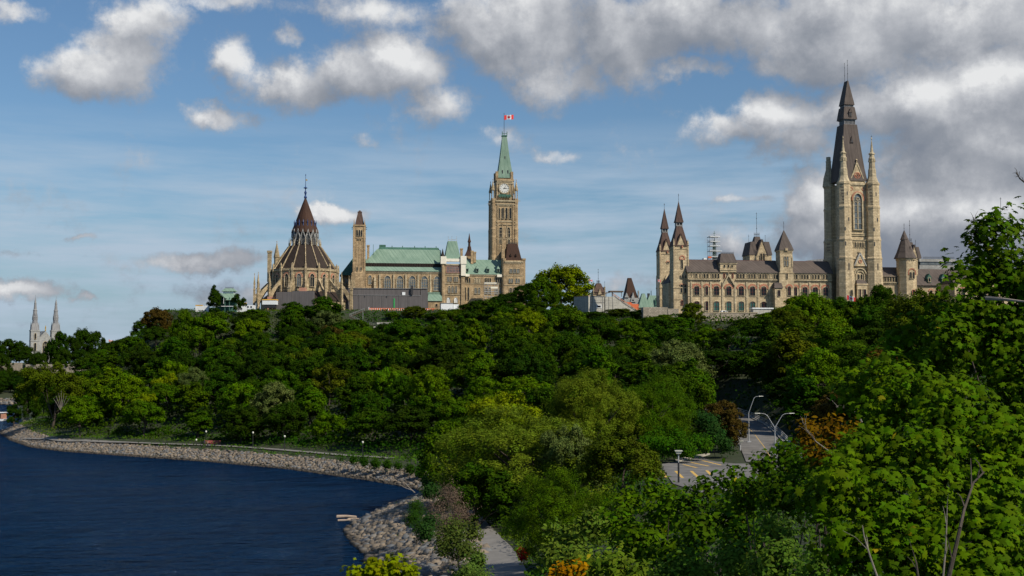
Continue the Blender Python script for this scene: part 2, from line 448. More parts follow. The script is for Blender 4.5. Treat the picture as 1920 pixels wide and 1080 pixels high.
def crown_points(lobes, nclump, nleaf, rc, rng, up=.5, shell=.72, flat=1.0, core=.55, und=-.45):
    lobes = np.array(lobes, float)
    w = (lobes[:, 3] * lobes[:, 4] + lobes[:, 5] ** 2); w /= w.sum()
    C = []; O = []; 
    while len(C) < nclump:
        i = rng.choice(len(lobes), p=w); l = lobes[i]
        d = rng.normal(size=3); d /= np.linalg.norm(d)
        if d[2] < und: d[2] *= -1
        rad = 1 - (1 - shell) * rng.random() ** 1.3 * 1.6
        p = l[:3] + d * l[3:] * rad
        q = ((p - lobes[:, :3]) / lobes[:, 3:]); q = (q ** 2).sum(1) ** .5; q[i] = 9
        if (q < core).any() and rng.random() < .85: continue
        C.append(p); O.append(d)
    C = np.array(C); O = np.array(O)
    cs = rng.uniform(.65, 1.35, len(C))
    g = rng.normal(size=(len(C), nleaf, 3)); g /= (np.linalg.norm(g, axis=2, keepdims=True) + 1e-9)
    g *= rng.random((len(C), nleaf, 1)) ** .45
    g[:, :, 2] *= flat
    pos = C[:, None, :] + g * rc * cs[:, None, None]
    nrm = O[:, None, :] * .5 + g * .6 + np.array([0, 0, up])[None, None] + rng.normal(size=g.shape) * .42
    cv = rng.random(len(C)); chue = rng.random(len(C))
    v = np.clip(cv[:, None] * .45 + rng.random((len(C), nleaf)) * .55 , 0, 1)
    h = np.clip(chue[:, None] * .5 + rng.random((len(C), nleaf)) * .5, 0, 1)
    return pos.reshape(-1, 3), nrm.reshape(-1, 3), v.ravel(), h.ravel(), C

def limbs(mb, base, targets, r0, rng, trunk_top=.45, zmin=None):
    """tapered trunk with limbs to target points"""
    base = Vector(base)
    T = [Vector(t) for t in targets]
    c = sum(T, Vector()) / len(T)
    top = base.lerp(c, .9)
    n = 5; pts = []
    for k in range(n + 1):
        f = k / n
        p = base.lerp(top, f)
        p += Vector((rng.normal() * .12, rng.normal() * .12, 0)) * (r0 * 4) * f
        pts.append(p)
    mb.path(pts, r0, r0 * .35, 7)
    for t in T:
        f = trunk_top * .6 + rng.random() * .4
        k = min(n - 1, int(f * n)); s = pts[k].lerp(pts[k + 1], f * n - k)
        mid = s.lerp(t, .5) + Vector((rng.normal() * .2, rng.normal() * .2, abs(rng.normal()) * .3))
        rr = r0 * .38 * (1 - f * .4)
        mb.path([s, mid, t], rr, rr * .25, 5)
# ---------------------------------------------------------------- buildings
class Bld:
    def __init__(s, name, label, cat, px0, D, row0, rot=8, group=None, z0=None, refrow=540):
        p = P(px0, refrow, D)
        s.X0, s.D, s.s = p.x, D, D / F
        s.z0 = zrow(row0, D) if z0 is None else z0
        s.c, s.sn = math.cos(R(rot)), math.sin(R(rot))
        s.ref = CT - (540 - refrow) / F * ST
        s.root = thing(name, label, cat, (s.X0, D, s.z0), R(rot), group)
        s.cnt = 0
    def u(s, px):
        k = (px - 960) / F / s.ref
        return (k * s.D - s.X0) / (s.c - k * s.sn)
    def tr(s, px, yd, row):
        return (s.u(px), yd * s.s, zrow(row, s.D) - s.z0)
    def mb(s, pre=None):
        m = MB(s.tr); m.pre = pre; return m
    def part(s, name, mat, fn, parent=None, pre=None, smooth=False):
        m = s.mb(pre); fn(m); return m.build(name, mat, parent or s.root, smooth)
def facet(cx, cy, ang):
    ca, sa = math.cos(ang), math.sin(ang)
    return lambda u, y, r: (cx + u * ca - y * sa, cy + u * sa + y * ca, r)
def arch(cx, w, rt, rb, rise, n=4):
    sp = rt + rise; pts = [(cx - w / 2, rb)]
    for k in range(n + 1):
        a = k / n
        if rise > w * .55:   # pointed
            x = -w / 2 + (w / 2) * (1 - math.cos(a * math.pi / 2 * .98)) * 1.03; y = sp - rise * math.sin(a * math.pi / 2) ** .9
            x = min(x, 0)
        else:
            x = -w / 2 * math.cos(a * math.pi / 2); y = sp - rise * math.sin(a * math.pi / 2)
        pts.append((cx + x, y))
    r = [(2 * cx - x, y) for x, y in pts[-2::-1]]
    return pts + r
def band(m, cx, w, rt, rb, rise, t, y0, y1):
    a = arch(cx, w, rt, rb, rise); b = arch(cx, w + 2 * t, rt - t * 1.15, rb, rise + t * 1.15)
    n = len(a)
    for k in range(n - 1):
        m.hexa([(a[k][0], y0, a[k][1]), (a[k + 1][0], y0, a[k + 1][1]), (a[k + 1][0], y1, a[k + 1][1]), (a[k][0], y1, a[k][1]),
                (b[k][0], y0, b[k][1]), (b[k + 1][0], y0, b[k + 1][1]), (b[k + 1][0], y1, b[k + 1][1]), (b[k][0], y1, b[k][1])])
def window(b, cx, w, rt, rb, y=0, style='pointed', trim='stone_trim', pane='glass', mull=0, trans=0, t=.9, hood=None, hood_t=2.2, out=1.0, sash=None, pre=None, simple=False):
    rise = {'pointed': w * .85, 'round': w * .5, 'flat': w * .06, 'low': w * .25}[style]
    def fr(m):
        band(m, cx, w, rt, rb, rise, t, y - out, y + .3)
        m.box(cx - w / 2 - t, cx + w / 2 + t, y - out * 1.3, y + .3, rb, rb + t * .8)
        if not sash: bars(m)
    def bars(m):
        for k in range(mull):
            x = cx - w / 2 + w * (k + 1) / (mull + 1)
            m.box(x - .22, x + .22, y - out * .5, y, rt + rise * .5, rb)
        for k in range(trans):
            r = rt + rise * .9 + (rb - rt - rise * .9) * k / max(1, trans)
            m.box(cx - w / 2, cx + w / 2, y - out * .48, y, r, r + .45)
    wo = b.part('window', trim, fr, pre=pre)
    b.part('pane', pane, lambda m: m.prism(arch(cx, w + .2, rt, rb, rise), y - .12, y + .2), wo, pre)
    if sash: b.part('sash', sash, bars, wo, pre)
    if hood:
        b.part('voussoir_arch', hood, lambda m: band(m, cx, w + 2 * t, rt - t, rt + rise, rise, hood_t, y - out * .9, y + .3), wo, pre)
    return wo
def gable_roof(m, x0, x1, y0, y1, re, rr, hl=0, hr=0, flat=0):
    ym = (y0 + y1) / 2
    m.frus(x0, x1, y0, y1, re, x0 + hl, x1 - hr, ym - flat - .1, ym + flat + .1, rr)
def finial(m, x, y, r0, r1, k=1.0, balls=2):
    m.ring(x, y, [(.45 * k, r0), (.3 * k, r1)], 5)
    for i in range(balls):
        r = r1 + (r0 - r1) * (.25 + .4 * i)
        m.ring(x, y, [(.2, r - .9 * k), (1.2 * k, r), (.2, r + .9 * k)], 6)
    m.box(x - 1.3 * k, x + 1.3 * k, y - .2, y + .2, r1 + 2 * k, r1 + 2.6 * k)
def pinnacle(m, x, y, rbase, rtop, r, n=8):
    h = rbase - rtop
    m.ring(x, y, [(r, rbase), (r, rbase - h * .35), (r * 1.25, rbase - h * .38), (r * 1.25, rbase - h * .42), (r * .8, rbase - h * .45), (.12, rtop + h * .06), (.45, rtop + h * .04), (.05, rtop)], n)
def cresting(m, x0, x1, y, r, h, step=2.5):
    m.box(x0, x1, y - .15, y + .15, r - .5, r)
    n = max(2, int((x1 - x0) / step))
    for k in range(n + 1):
        x = x0 + (x1 - x0) * k / n
        m.box(x - .22, x + .22, y - .15, y + .15, r - h, r)
    m.box(x0, x1, y - .12, y + .12, r - h * .6, r - h * .5)
def dentils(m, x0, x1, y, r0, r1, step=2.2):
    n = int((x1 - x0) / step)
    for k in range(n):
        x = x0 + step * (k + .25); m.box(x, x + step * .5, y - .9, y, r0, r1)
ROT = 8

# ======== round library
lib = Bld('round_library', 'round stone library with a brown conical ribbed roof and ring of flying buttresses', 'library', 571, 560, 590, 0)
LX, LY = 571, 0
NF = 16
RD = 62          # drum radius (px)
def fa(k): return 2 * math.pi * k / NF + math.pi / NF * 0
def dirk(k, half=0):
    a = 2 * math.pi * (k + half) / NF
    return math.sin(a), -math.cos(a), a      # k=0 faces the camera
lib.part('drum_wall', 'stone_tan', lambda m: m.ring(LX, LY, [(RD, 592), (RD, 556), (RD + 1.2, 555), (RD + 1.2, 553.5), (RD - .5, 552), (RD - .5, 512), (RD + 1.5, 511), (RD + 1.5, 507), (RD - 3, 506.5)], NF, math.pi / NF + math.pi / 2))
lib.part('lower_wall', 'stone_tan', lambda m: m.ring(LX, LY, [(80, 592), (80, 567), (81, 566), (80, 564)], NF, math.pi / NF + math.pi / 2))
lib.part('lower_roof', 'copper_umber', lambda m: m.ring(LX, LY, [(82, 566.5), (82, 565), (RD, 548.5)], NF, math.pi / NF + math.pi / 2))
lib.part('main_roof', 'copper_umber', lambda m: m.ring(LX, LY, [(60, 507.5), (57, 503), (44, 483), (31, 464), (29, 462)], NF, math.pi / NF + math.pi / 2))
lib.part('lantern', 'copper_umber', lambda m: m.ring(LX, LY, [(27, 466), (27, 462), (23, 461), (22.5, 438), (24, 437), (24, 434)], NF, math.pi / NF + math.pi / 2))
lib.part('cone_roof', 'copper_brown', lambda m: m.ring(LX, LY, [(26, 437), (23.5, 430), (17.5, 415), (13, 402), (7, 386), (1.2, 371)], NF, math.pi / NF + math.pi / 2))
def lf(m):
    m.ring(LX, LY, [(1.5, 373), (3.2, 370), (1.2, 366), (2.6, 361), (.8, 357), (1, 354), (4.2, 352.5), (1, 350.5), (.6, 348), (.35, 330), (.9, 328), (.1, 326)], 8)
lib.part('finial', 'iron_blue', lf)
lib.part('weathervane', 'gold', lambda m: m.prism([(571.4, 336), (574.5, 336.6), (574, 339), (571.4, 338.6)], LY - .3, LY + .3))
for k in range(-5, 6):
    sx, sy, a = dirk(k); pre = facet(LX, LY, a)
    yw = -RD * math.cos(math.pi / NF) + .4
    window(lib, 0, 7.6, 517.5, 541, yw, 'pointed', 'stone_trim', 'glass_pale' if k == 0 else 'glass', 1, 1, .9, 'red_stone', 2.0, 1.6, pre=pre)
    yl = -22.8
    def gab(m):
        m.prism([(-4.6, 446), (0, 431), (4.6, 446), (3.4, 446), (0, 435.5), (-3.4, 446)], yl - 2.6, yl + 1)
    lib.part('lantern_gable', 'stone_grey', gab, pre=pre)
    window(lib, 0, 4.2, 442, 459.5, yl + .4, 'pointed', 'stone_grey', 'glass', 1, 0, .6, pre=pre)
    # blue and gold knob on each fold of the cone
    lib.part('roof_knob', 'iron_blue', lambda m: m.ring(0, -20.5, [(.9, 428), (.7, 420), (1.1, 418), (.1, 413)], 6), pre=pre)
for k in range(-6, 6):
    sx, sy, a = dirk(k, .5); pre = facet(LX, LY, a)
    def rib(m):
        for r0, z0, r1, z1 in ((61.5, 507.5, 58.5, 503), (58.5, 503, 45.2, 483), (45.2, 483, 31, 463)):
            m.hexa([(-.75, -r0 - .7, z0), (.75, -r0 - .7, z0), (.75, -r0 + 2, z0), (-.75, -r0 + 2, z0), (-.6, -r1 - .7, z1), (.6, -r1 - .7, z1), (.6, -r1 + 2, z1), (-.6, -r1 + 2, z1)])
    lib.part('roof_rib', 'stone_tan', rib, pre=pre)
    lib.part('lantern_pinnacle', 'stone_trim', lambda m: pinnacle(m, 0, -29.5, 466, 446, 1.3, 4), pre=pre)
    def lb(m):
        m.hexa([(-.6, -29, 458), (.6, -29, 458), (.6, -28, 458), (-.6, -28, 458), (-.6, -24, 444), (.6, -24, 444), (.6, -22.5, 444), (-.6, -22.5, 444)])
    lib.part('lantern_buttress', 'stone_grey', lb, pre=pre)
    # drum pier with pinnacle
    def pier(m):
        m.box(-1.6, 1.6, -RD - 2.0, -RD + 3, 592, 512)
        m.box(-2.2, 2.2, -RD - 2.6, -RD + 3, 512, 507)
        m.frus(-2.2, 2.2, -RD - 2.6, -RD + 2, 507, -1.6, 1.6, -RD - 2.2, -RD + 1, 505)
        m.box(-1.5, 1.5, -RD - 2, -RD + .6, 505, 501)
        m.frus(-1.8, 1.8, -RD - 2.4, -RD + .8, 501, -.3, .3, -RD - 1, -RD - .5, 496.5)
    lib.part('pier', 'stone_tan', pier, pre=pre)
    if k in (-1, 0): ro = 78
    else: ro = 92
    def flyer(m):
        n = 5
        for i in range(n):
            f0, f1 = i / n, (i + 1) / n
            R0, R1 = RD + 2 + (ro - RD - 4) * f0, RD + 2 + (ro - RD - 4) * f1
            t0, t1 = 527 + 24 * f0 + 2 * f0 * f0, 527 + 24 * f1 + 2 * f1 * f1
            b0, b1 = 537 + 34 * f0 ** 1.6, 537 + 34 * f1 ** 1.6
            m.hexa([(-1.3, -R0, b0), (1.3, -R0, b0), (1.3, -R1, b1), (-1.3, -R1, b1), (-1.3, -R0, t0), (1.3, -R0, t0), (1.3, -R1, t1), (-1.3, -R1, t1)])
    lib.part('flying_buttress', 'stone_tan', flyer, pre=pre)
    def outer(m):
        m.box(-2.4, 2.4, -ro - 2.4, -ro + 2.4, 592, 562)
        m.box(-2.0, 2.0, -ro - 2.0, -ro + 2.0, 562, 545)
        m.box(-2.6, 2.6, -ro - 2.6, -ro + 2.6, 545, 543)
        m.box(-1.6, 1.6, -ro - 1.6, -ro + 1.6, 543, 534)
        m.frus(-2, 2, -ro - 2, -ro + 2, 534, -.2, .2, -ro - .2, -ro + .2, 516)
        m.ring(0, -ro, [(.2, 517), (.8, 515), (.1, 513)], 6)
    lib.part('buttress_pinnacle', 'stone_tan', outer, pre=pre)
    yl2 = -80 * math.cos(math.pi / NF) + .3
pre = None
def tur(m):
    m.ring(519, -4, [(5, 530), (5, 484), (6, 483), (5.5, 480), (.3, 455), (1, 453.5), (.1, 452)], 8)
    m.box(505.5, 512, -24, -16, 530, 474); m.box(504.8, 512.7, -25, -15, 476, 472)
lib.part('stair_turret', 'stone_tan', tur)
lib.part('entry_block', 'brick_pink', lambda m: m.box(519, 534, -88, -70, 592, 561)); lib.part('entry_block', 'brick_pink', lambda m: m.box(577, 588, -94, -74, 592, 545))
lib.part('service_block', 'hoarding', lambda m: (m.box(537, 566, -100, -80, 592, 553), m.box(566, 603, -98, -80, 592, 551.5)))

# ======== main neo-gothic block
cb = Bld('gothic_block', 'long sandstone gothic building with a pale green copper roof beside the clock tower', 'government building', 800, 585, 592, ROT)
def cbw(m):
    m.box(686, 828, 0, 70, 592, 509)
    m.box(871, 943, 0, 60, 592, 513)
    m.box(641, 686, 22, 60, 592, 516)
cb.part('wall', 'stone_rich', cbw)
def cbr(m):
    m.frus(683, 829, -3, 78, 509, 684, 829, 6, 70, 500.5)          # lower skirt roof
    m.frus(684, 830, 8, 70, 493.5, 707, 828, 26, 54, 466)
    m.frus(870, 944, -2, 62, 513.5, 872, 944, 22, 38, 484)
    m.frus(637, 688, 16, 66, 516, 668, 690, 36, 46, 484)
cb.part('roof', 'copper_green', cbr)
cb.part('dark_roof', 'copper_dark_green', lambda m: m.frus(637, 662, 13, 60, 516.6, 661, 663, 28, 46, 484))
def clr(m):
    m.box(685, 829, 8.5, 60, 501, 493.5)
    for k in range(46):
        x = 686 + k * 3.1; m.box(x, x + .7, 7.6, 9, 500.5, 493.6)
cb.part('clerestory', 'copper_umber', clr)
def cap(m):
    m.frus(709, 826, 27, 53, 466.1, 712, 824, 30, 50, 461.5)
    for x in (736, 756, 779, 799, 820): m.box(x - .7, x + .7, 32, 33, 461.6, 458.5)
    m.box(712, 724, 34, 46, 461.6, 456.8); m.box(699.6, 700.3, 18, 19, 478, 458)
cb.part('ridge_deck', 'copper_dark_green', cap)
def corn(m):
    m.box(684, 829, -1.6, 0, 511.3, 509.2); dentils(m, 686, 828, 0, 513.5, 511.3)
    m.box(871, 943, -1.4, 0, 515.4, 513.6); dentils(m, 872, 942, 0, 517, 515.4)
    m.box(871, 943, -.7, 0, 531.5, 530.5)
    for x in (712, 738, 761, 784, 807): m.box(x - 1.5, x + 1.5, -2, 0, 592, 515)
    m.box(686, 828, -.8, 0, 524.6, 523.8)
cb.part('cornice', 'stone_trim', corn)
window(cb, 693.5, 6, 517.5, 534, 0, 'pointed', 'stone_trim', 'glass_pale', 1, 2)
for x in (726.5, 750, 773, 796, 819.5):
    window(cb, x, 12.2, 517.8, 545, 0, 'pointed', 'stone_trim', 'glass_pale', 2, 3, 1.1, out=1.4)
for x in (648.5, 652.5, 656.5): window(cb, x, 2, 522.5, 531, 22, 'pointed', 'stone_trim', 'glass_pale', t=.5)
cb.part('chimney', 'stone_rich', lambda m: (m.box(688, 692.5, 14, 20, 500, 460), m.box(687.4, 693.1, 13.4, 20.6, 462, 459.4)))
def statue(m):
    m.box(701, 705, -5, 0, 592, 528); m.frus(700.4, 705.6, -5.6, 0, 528, 702.9, 703.1, -3, -2.8, 517)
cb.part('buttress', 'stone_trim', statue)
# annex with small green roof
cb.part('annex_wall', 'stone_rich', lambda m: m.box(802, 827, -14, 0, 592, 565))
cb.part('annex_roof', 'copper_green', lambda m: (m.frus(800.5, 828, -16, 0, 565, 803, 828, -3, 0, 551), m.box(802, 828, -4, 0, 551, 548)))
window(cb, 817.5, 3.6, 570.5, 575, -14, 'flat', t=.5)
# pavilion under scaffold wrap
def pav(m):
    m.box(827.5, 864, -6, 40, 592, 495)
    m.box(864, 871, -8, 20, 592, 495)
    m.ring(830, -5, [(3.4, 592), (3.4, 494)], 8)
cb.part('pavilion_wall', 'stone_rich', pav)
cb.part('pavilion_roof', 'copper_green', lambda m: (m.frus(833, 866, -5, 36, 485, 835.5, 862, 0, 32, 477), m.frus(835.5, 862, 0, 32, 477, 840.5, 857.5, 10, 24, 450.5)))
def wrap(m):
    m.box(825.5, 836, -9.5, 2, 495, 481); m.box(836, 862.5, -8.6, 0, 490.5, 485)
    m.box(862.5, 873.5, -11, 6, 495, 480); m.box(863.5, 872.2, -10, 4, 517, 495); m.box(872.2, 880, -6, 0, 518, 513.5)
cb.part('scaffold_wrap', 'white_wrap', wrap)
cb.part('scaffold_wrap', 'white_wrap', lambda m: m.box(931.5, 941, -5, -1, 518.4, 513.5))
def prail(m):
    for x in (841, 848, 857): m.box(x - .3, x + .3, 10, 11, 452, 441)
    m.box(841, 857, 10, 10.6, 448, 447.2); m.box(841, 857, 10, 10.6, 451, 450)
cb.part('roof_railing', 'galvanised', prail)
wn = window(cb, 849, 24.5, 498, 511, -6, 'flat', 'brick_pink', 'glass_pale', 8, 4, .9)
for x in (840, 844.4, 852.5, 856.8): window(cb, x, 3.1, 519, 528, -6, 'flat', 'stone_trim', 'glass_pale', 1, t=.5)
for x in (842, 848.3, 854.6): window(cb, x, 3.8, 536.5, 549, -6, 'pointed', 'stone_trim', 'glass_pale', 1, 1, t=.6)
for x in (840.5, 854.3): window(cb, x, 6.4, 557.5, 568, -6, 'pointed', 'stone_trim', 'white_paint', 2, 0, t=.8)
def pc(m):
    for r in (515, 532, 553): m.box(828, 864, -7, -6, r, r - 1.2)
    m.box(826.5, 865, -7.6, -6, 497.4, 495)
cb.part('string_course', 'stone_trim', pc)
def smallcone(m): m.ring(829.5, -3, [(3.6, 481), (2.6, 476), (.2, 466)], 8)
cb.part('turret_cap', 'copper_umber', smallcone)
# connecting wing
for x in (875.8, 894.8, 914.8, 934): 
    d = cb.part('dormer', 'copper_green', lambda m: (m.box(x - 2.5, x + 2.5, -2, 8, 509, 503), m.frus(x - 3.2, x + 3.2, -3, 10, 503, x - .1, x + .1, 1, 10, 497)))
    cb.part('pane', 'glass', lambda m: m.box(x - 1.7, x + 1.7, -2.2, -1.8, 508.4, 503.8), d)
for x in (872, 876, 880.5, 890.8, 895, 899.3, 911, 915, 919, 931, 935, 938.6):
    window(cb, x, 2.7, 520.3, 529.5, 0, 'pointed' if x < 905 else 'flat', 'stone_trim', 'glass' if x < 885 or x > 905 else 'stone_trim', t=.5)
for x in (872.4, 878.6): window(cb, x, 2.5, 538, 562, 0, 'pointed', t=.6)
for x in (892, 898.4, 911.5, 918, 931, 937.5): window(cb, x, 3.8, 538.5, 550, 0, 'pointed', 'stone_trim', 'glass_pale', 1, 1, t=.7)
for x0, x1, r0, r1 in ((864.5, 869, 464, 492), (884.5, 889, 468, 493), (889.5, 894, 470, 490)):
    cb.part('chimney', 'stone_rich', lambda m: (m.box(x0, x1, 14, 20, r1, r0), m.box(x0 - .6, x1 + .6, 13.4, 20.6, r0 + 2, r0 - .5)))
def fle(m):
    m.frus(874, 892, 30, 46, 478, 880, 887.5, 35, 41, 464)
    m.ring(883.7, 38, [(4.6, 466), (3.4, 458), (2.4, 457), (2.2, 450), (3.6, 449), (2.2, 444), (.2, 432)], 8)
cb.part('fleche', 'copper_brown', fle)
cb.part('fleche_base', 'stone_rich', lambda m: m.box(872.5, 894, 30, 46, 490, 476.5))
# corner pavilion
def cp(m):
    m.box(944, 980, -8, 40, 592, 487)
    m.ring(980.5, -4, [(4.2, 592), (4.2, 487), (5, 486), (5, 483)], 8)
    m.ring(944, -4, [(3.6, 592), (3.6, 487), (4.2, 486), (4.2, 483)], 8)
    m.box(940.5, 946.5, 0, 7, 500, 464.5)
cb.part('corner_wall', 'stone_rich', cp)
def cpr(m):
    m.frus(947.5, 978, -6, 36, 487, 948.5, 976.5, -3, 33, 480)
    m.frus(948.5, 976.5, -3, 33, 480, 953, 971.5, 8, 24, 454)
cb.part('corner_roof', 'copper_brown', cpr)
cb.part('roof_cresting', 'iron', lambda m: cresting(m, 953, 971.5, 8, 454, 3, 1.6))
def cc(m):
    m.box(945, 980, -9.6, -8, 491, 488.5); dentils(m, 946, 979, -8, 493.5, 491)
    for r in (516, 534): m.box(944, 980, -8.8, -8, r, r - 1)
cb.part('string_course', 'stone_trim', cc)
for x in (957, 963.8, 970.6): window(cb, x, 4.6, 503, 511, -8, 'flat', 'stone_trim', 'glass_pale', 1, 0, t=.6)
for x in (954.5, 958.8, 967.5, 971.6): window(cb, x, 3, 521, 529.5, -8, 'pointed', 'stone_trim', 'glass_pale', t=.6)
for x in (956.6, 962.6, 969): window(cb, x, 3.8, 538.6, 549.5, -8, 'pointed', 'stone_trim', 'glass', 1, t=.7)
for x in (957, 967):
    d = cb.part('dormer', 'copper_umber', lambda m: m.prism([(x - 1.6, 479), (x, 474), (x + 1.6, 479)], -5, 4))
# scaffold on the wing
sf = Bld('facade_scaffold', 'metal scaffold standing against the stone wing left of the corner pavilion', 'scaffold', 920, 582, 592, ROT)
def sfm(m):
    for x in (908, 914.5, 921, 927.5, 934):
        for y in (-1, 6): m.tube((x, y, 592), (x, y, 529), .22, .22, 4)
    for r in (530.5, 538.5, 547, 557): m.box(908, 934 if r > 540 else 931, -1, 6, r, r - .8)
    for r in (534, 543, 551): m.box(908, 934, -1.1, -.8, r, r - .4)
sf.part('scaffold_frame', 'galvanised', sfm)
sf.part('deck_sheet', 'white_wrap', lambda m: (m.box(920, 933, -1.4, -1, 541, 537.5), m.box(908, 931, -1.4, -1, 531.8, 530)))

# ======== slender ventilation tower
vt = Bld('ventilation_tower', 'slender square stone tower with a small domed cap behind the grey hoarding', 'tower', 673, 575, 592, ROT)
def vtb(m):
    m.box(660, 685.5, -1, 24, 592, 511); m.frus(660, 685.5, -1, 24, 511, 661, 685, 0, 23, 509)
    m.box(661.2, 685, 0, 23, 510, 422)
    for x in (661.2, 681.2): m.box(x, x + 3.8, -.9, 1, 510, 424)
    for x in (667.5, 673, 678.4): m.box(x - .5, x + .5, -.5, 0, 505, 452)
    m.box(661, 685.3, -1.4, 24, 424, 421.4); m.box(661, 685.3, -1, 24, 447, 445.5)
    for x in (663, 683): m.frus(x - 1.4, x + 1.4, -1, 2, 422, x - .1, x + .1, .4, .6, 409)
vt.part('shaft', 'stone_rich', vtb)
vt.part('cap_roof', 'slate_brown', lambda m: (m.frus(664.5, 682.5, 2, 21, 422, 666, 681, 4, 19, 415), m.frus(666, 681, 4, 19, 415, 670, 677.5, 9, 14, 398), m.box(669.5, 678, 8.5, 14.5, 398, 395.6), m.ring(673.8, 11.5, [(3, 395.8), (2, 393.5), (0, 393)], 8)))
for x in (668.6, 673, 677.4): window(vt, x, 2.8, 431, 443, 0, 'pointed', 'stone_trim', 'glass', t=.5)
for x in (669.4, 676.6): window(vt, x, 2.4, 500.5, 507.5, 0, 'pointed', 'stone_trim', 'glass', t=.6)
for x in (669.5, 672, 675.5): window(vt, x, 1.4, 447.8, 450.3, 0, 'flat', 'stone_trim', 'glass', t=.3)
def garg(m):
    for x, s in ((661, -1), (685, 1)):
        for r in (426, 429): m.box(min(x, x + 2.6 * s), max(x, x + 2.6 * s), 1, 2, r + .9, r)
vt.part('gargoyle', 'copper_umber', garg)

# ======== clock tower
ct = Bld('clock_tower', 'tall stone clock tower with a pale green copper spire and flagpole', 'clock tower', 945, 598, 594, ROT)
def ctb(m):
    m.box(923, 968.5, 0, 44, 594, 378)
    m.box(931, 964, 7, 37, 378, 334)
    m.box(930, 965, 6, 38, 338, 335.4)
    for x in (925, 967.5):
        for y in (3, 41):
            m.ring(x, y, [(5.6, 594), (5.4, 482), (4.8, 478), (4.8, 432), (5.2, 430), (4.4, 426), (4.2, 382), (4.8, 380), (4.8, 372)], 8)
    for x in (941.8, 950.6): m.box(x - .8, x + .8, -1, 0, 470, 418)
    for x in (933.5, 962): m.box(x - 1.3, x + 1.3, -1.3, 0, 520, 382)
    for x in (932.5, 961): 
        for y in (10, 34): m.box(x - 2.4, x + 2.4, y - 3, y + 3, 336, 320.5)
ct.part('shaft', 'stone_rich', ctb)
def ctt(m):
    m.box(930, 966, -1.6, 0, 384, 382); dentils(m, 932, 964, 0, 387, 384, 2)
    m.box(929, 966, -2, 46, 378, 375.5); m.box(930, 965.5, -1, 0, 416, 414.6); m.box(930, 965.5, -1, 0, 422, 421)
    m.box(930, 965.5, -.8, 0, 448, 447)
    dentils(m, 932, 963, 6, 341.5, 337.4, 1.8); m.box(931, 964, 5.4, 7, 343.4, 342)
    for x in (933, 937, 957, 961): m.box(x - .6, x + .6, 6, 7, 366, 343)
ct.part('string_course', 'stone_trim', ctt)
for x in (924.5, 968.5):
    for y in (4, 40):
        def pn(m):
            for dx, dy in ((-2, -2), (2, -2), (2, 2), (-2, 2)): m.box(x + dx - .45, x + dx + .45, y + dy - .45, y + dy + .45, 372, 356)
            m.ring(x, y, [(3.6, 357), (3.6, 354), (3.0, 352), (.3, 338), (.8, 336.5), (.1, 334.5)], 8)
        ct.part('pinnacle', 'stone_tan', pn)
ct.part('balcony', 'copper_dark_green', lambda m: (m.box(935, 958.5, 3.5, 6, 367.4, 364), [m.frus(936 + k * 5, 939 + k * 5, 2.5, 4, 369.6, 935.4 + k * 5, 939.6 + k * 5, 3, 4, 368) for k in range(5)]))
def cpre(x, y, r): return (x + 2, y, 680 - (680 - r) * 1.0096)
def spi(m):
    m.frus(932, 961.5, 8, 36, 335.5, 933.8, 959.8, 9.5, 34.5, 325)
    m.frus(933.8, 959.8, 9.5, 34.5, 325, 937.6, 955.6, 13, 31, 298)
    m.frus(937.6, 955.6, 13, 31, 298, 942.4, 950.6, 18, 26, 256)
ct.part('spire', 'copper_green', spi, pre=cpre)
def sph(m):
    m.box(941.4, 951.4, 17, 27, 256.4, 254)
    for x in (941.9, 950.9): m.box(x - .6, x + .6, 17, 18, 254, 247.5)
    m.box(941.9, 950.9, 17, 17.6, 252, 251)
ct.part('spire_crown', 'copper_dark_green', sph, pre=cpre)
for x in (941.4, 951.6): ct.part('spire_louvre', 'iron', lambda m: m.box(x - .9, x + .9, 9, 11.6, 327.5, 321), pre=cpre)
ct.part('spire_louvre', 'iron', lambda m: m.box(945.8, 947.2, 12.6, 14.5, 300, 294.5), pre=cpre)
dial = ct.part('clock_face', 'clock_white', lambda m: m.prism([(946.2 + 9 * math.cos(t * math.pi / 14), 352.2 + 9 * math.sin(t * math.pi / 14)) for t in range(28)], 5.6, 7))
def crim(m):
    n = 28
    for k in range(n):
        a, b_ = 2 * math.pi * k / n, 2 * math.pi * (k + 1) / n
        q = lambda r, t, y: (946.2 + r * math.cos(t), y, 352.2 + r * math.sin(t))
        m.hexa([q(8.8, a, 5), q(8.8, b_, 5), q(8.8, b_, 7), q(8.8, a, 7), q(10.6, a, 5), q(10.6, b_, 5), q(10.6, b_, 7), q(10.6, a, 7)])
ct.part('clock_rim', 'stone_trim', crim, dial)
def cn(m):
    for k in range(12):
        a = k * math.pi / 6; c_, s_ = math.cos(a), math.sin(a)
        for w_, r0, r1 in ((.42, 6.1, 8.2),):
            pts = [(946.2 + c_ * r + s_ * o, 352.2 + s_ * r - c_ * o) for r, o in ((r0, -w_), (r1, -w_), (r1, w_), (r0, w_))]
            m.prism(pts, 5.45, 5.6)
ct.part('hour_mark', 'iron', cn, dial)
def chand(m):
    for ang, ln, w_ in ((R(30), 7.0, .38), (R(92), 5.6, .55)):
        c_, s_ = math.sin(ang), -math.cos(ang)
        pts = [(946.2 + c_ * r - s_ * o, 352.2 + s_ * r + c_ * o) for r, o in ((-1.6, -w_), (ln * .6, -w_), (ln, 0), (ln * .6, w_), (-1.6, w_))]
        m.prism(pts, 5.2, 5.4)
ct.part('clock_hand', 'iron', chand, dial)
for x in (935.4, 942.8, 949.8, 957.2): window(ct, x, 3.4, 389.5, 410, 0, 'pointed', 'stone_trim', 'glass', t=.7, out=1.3)
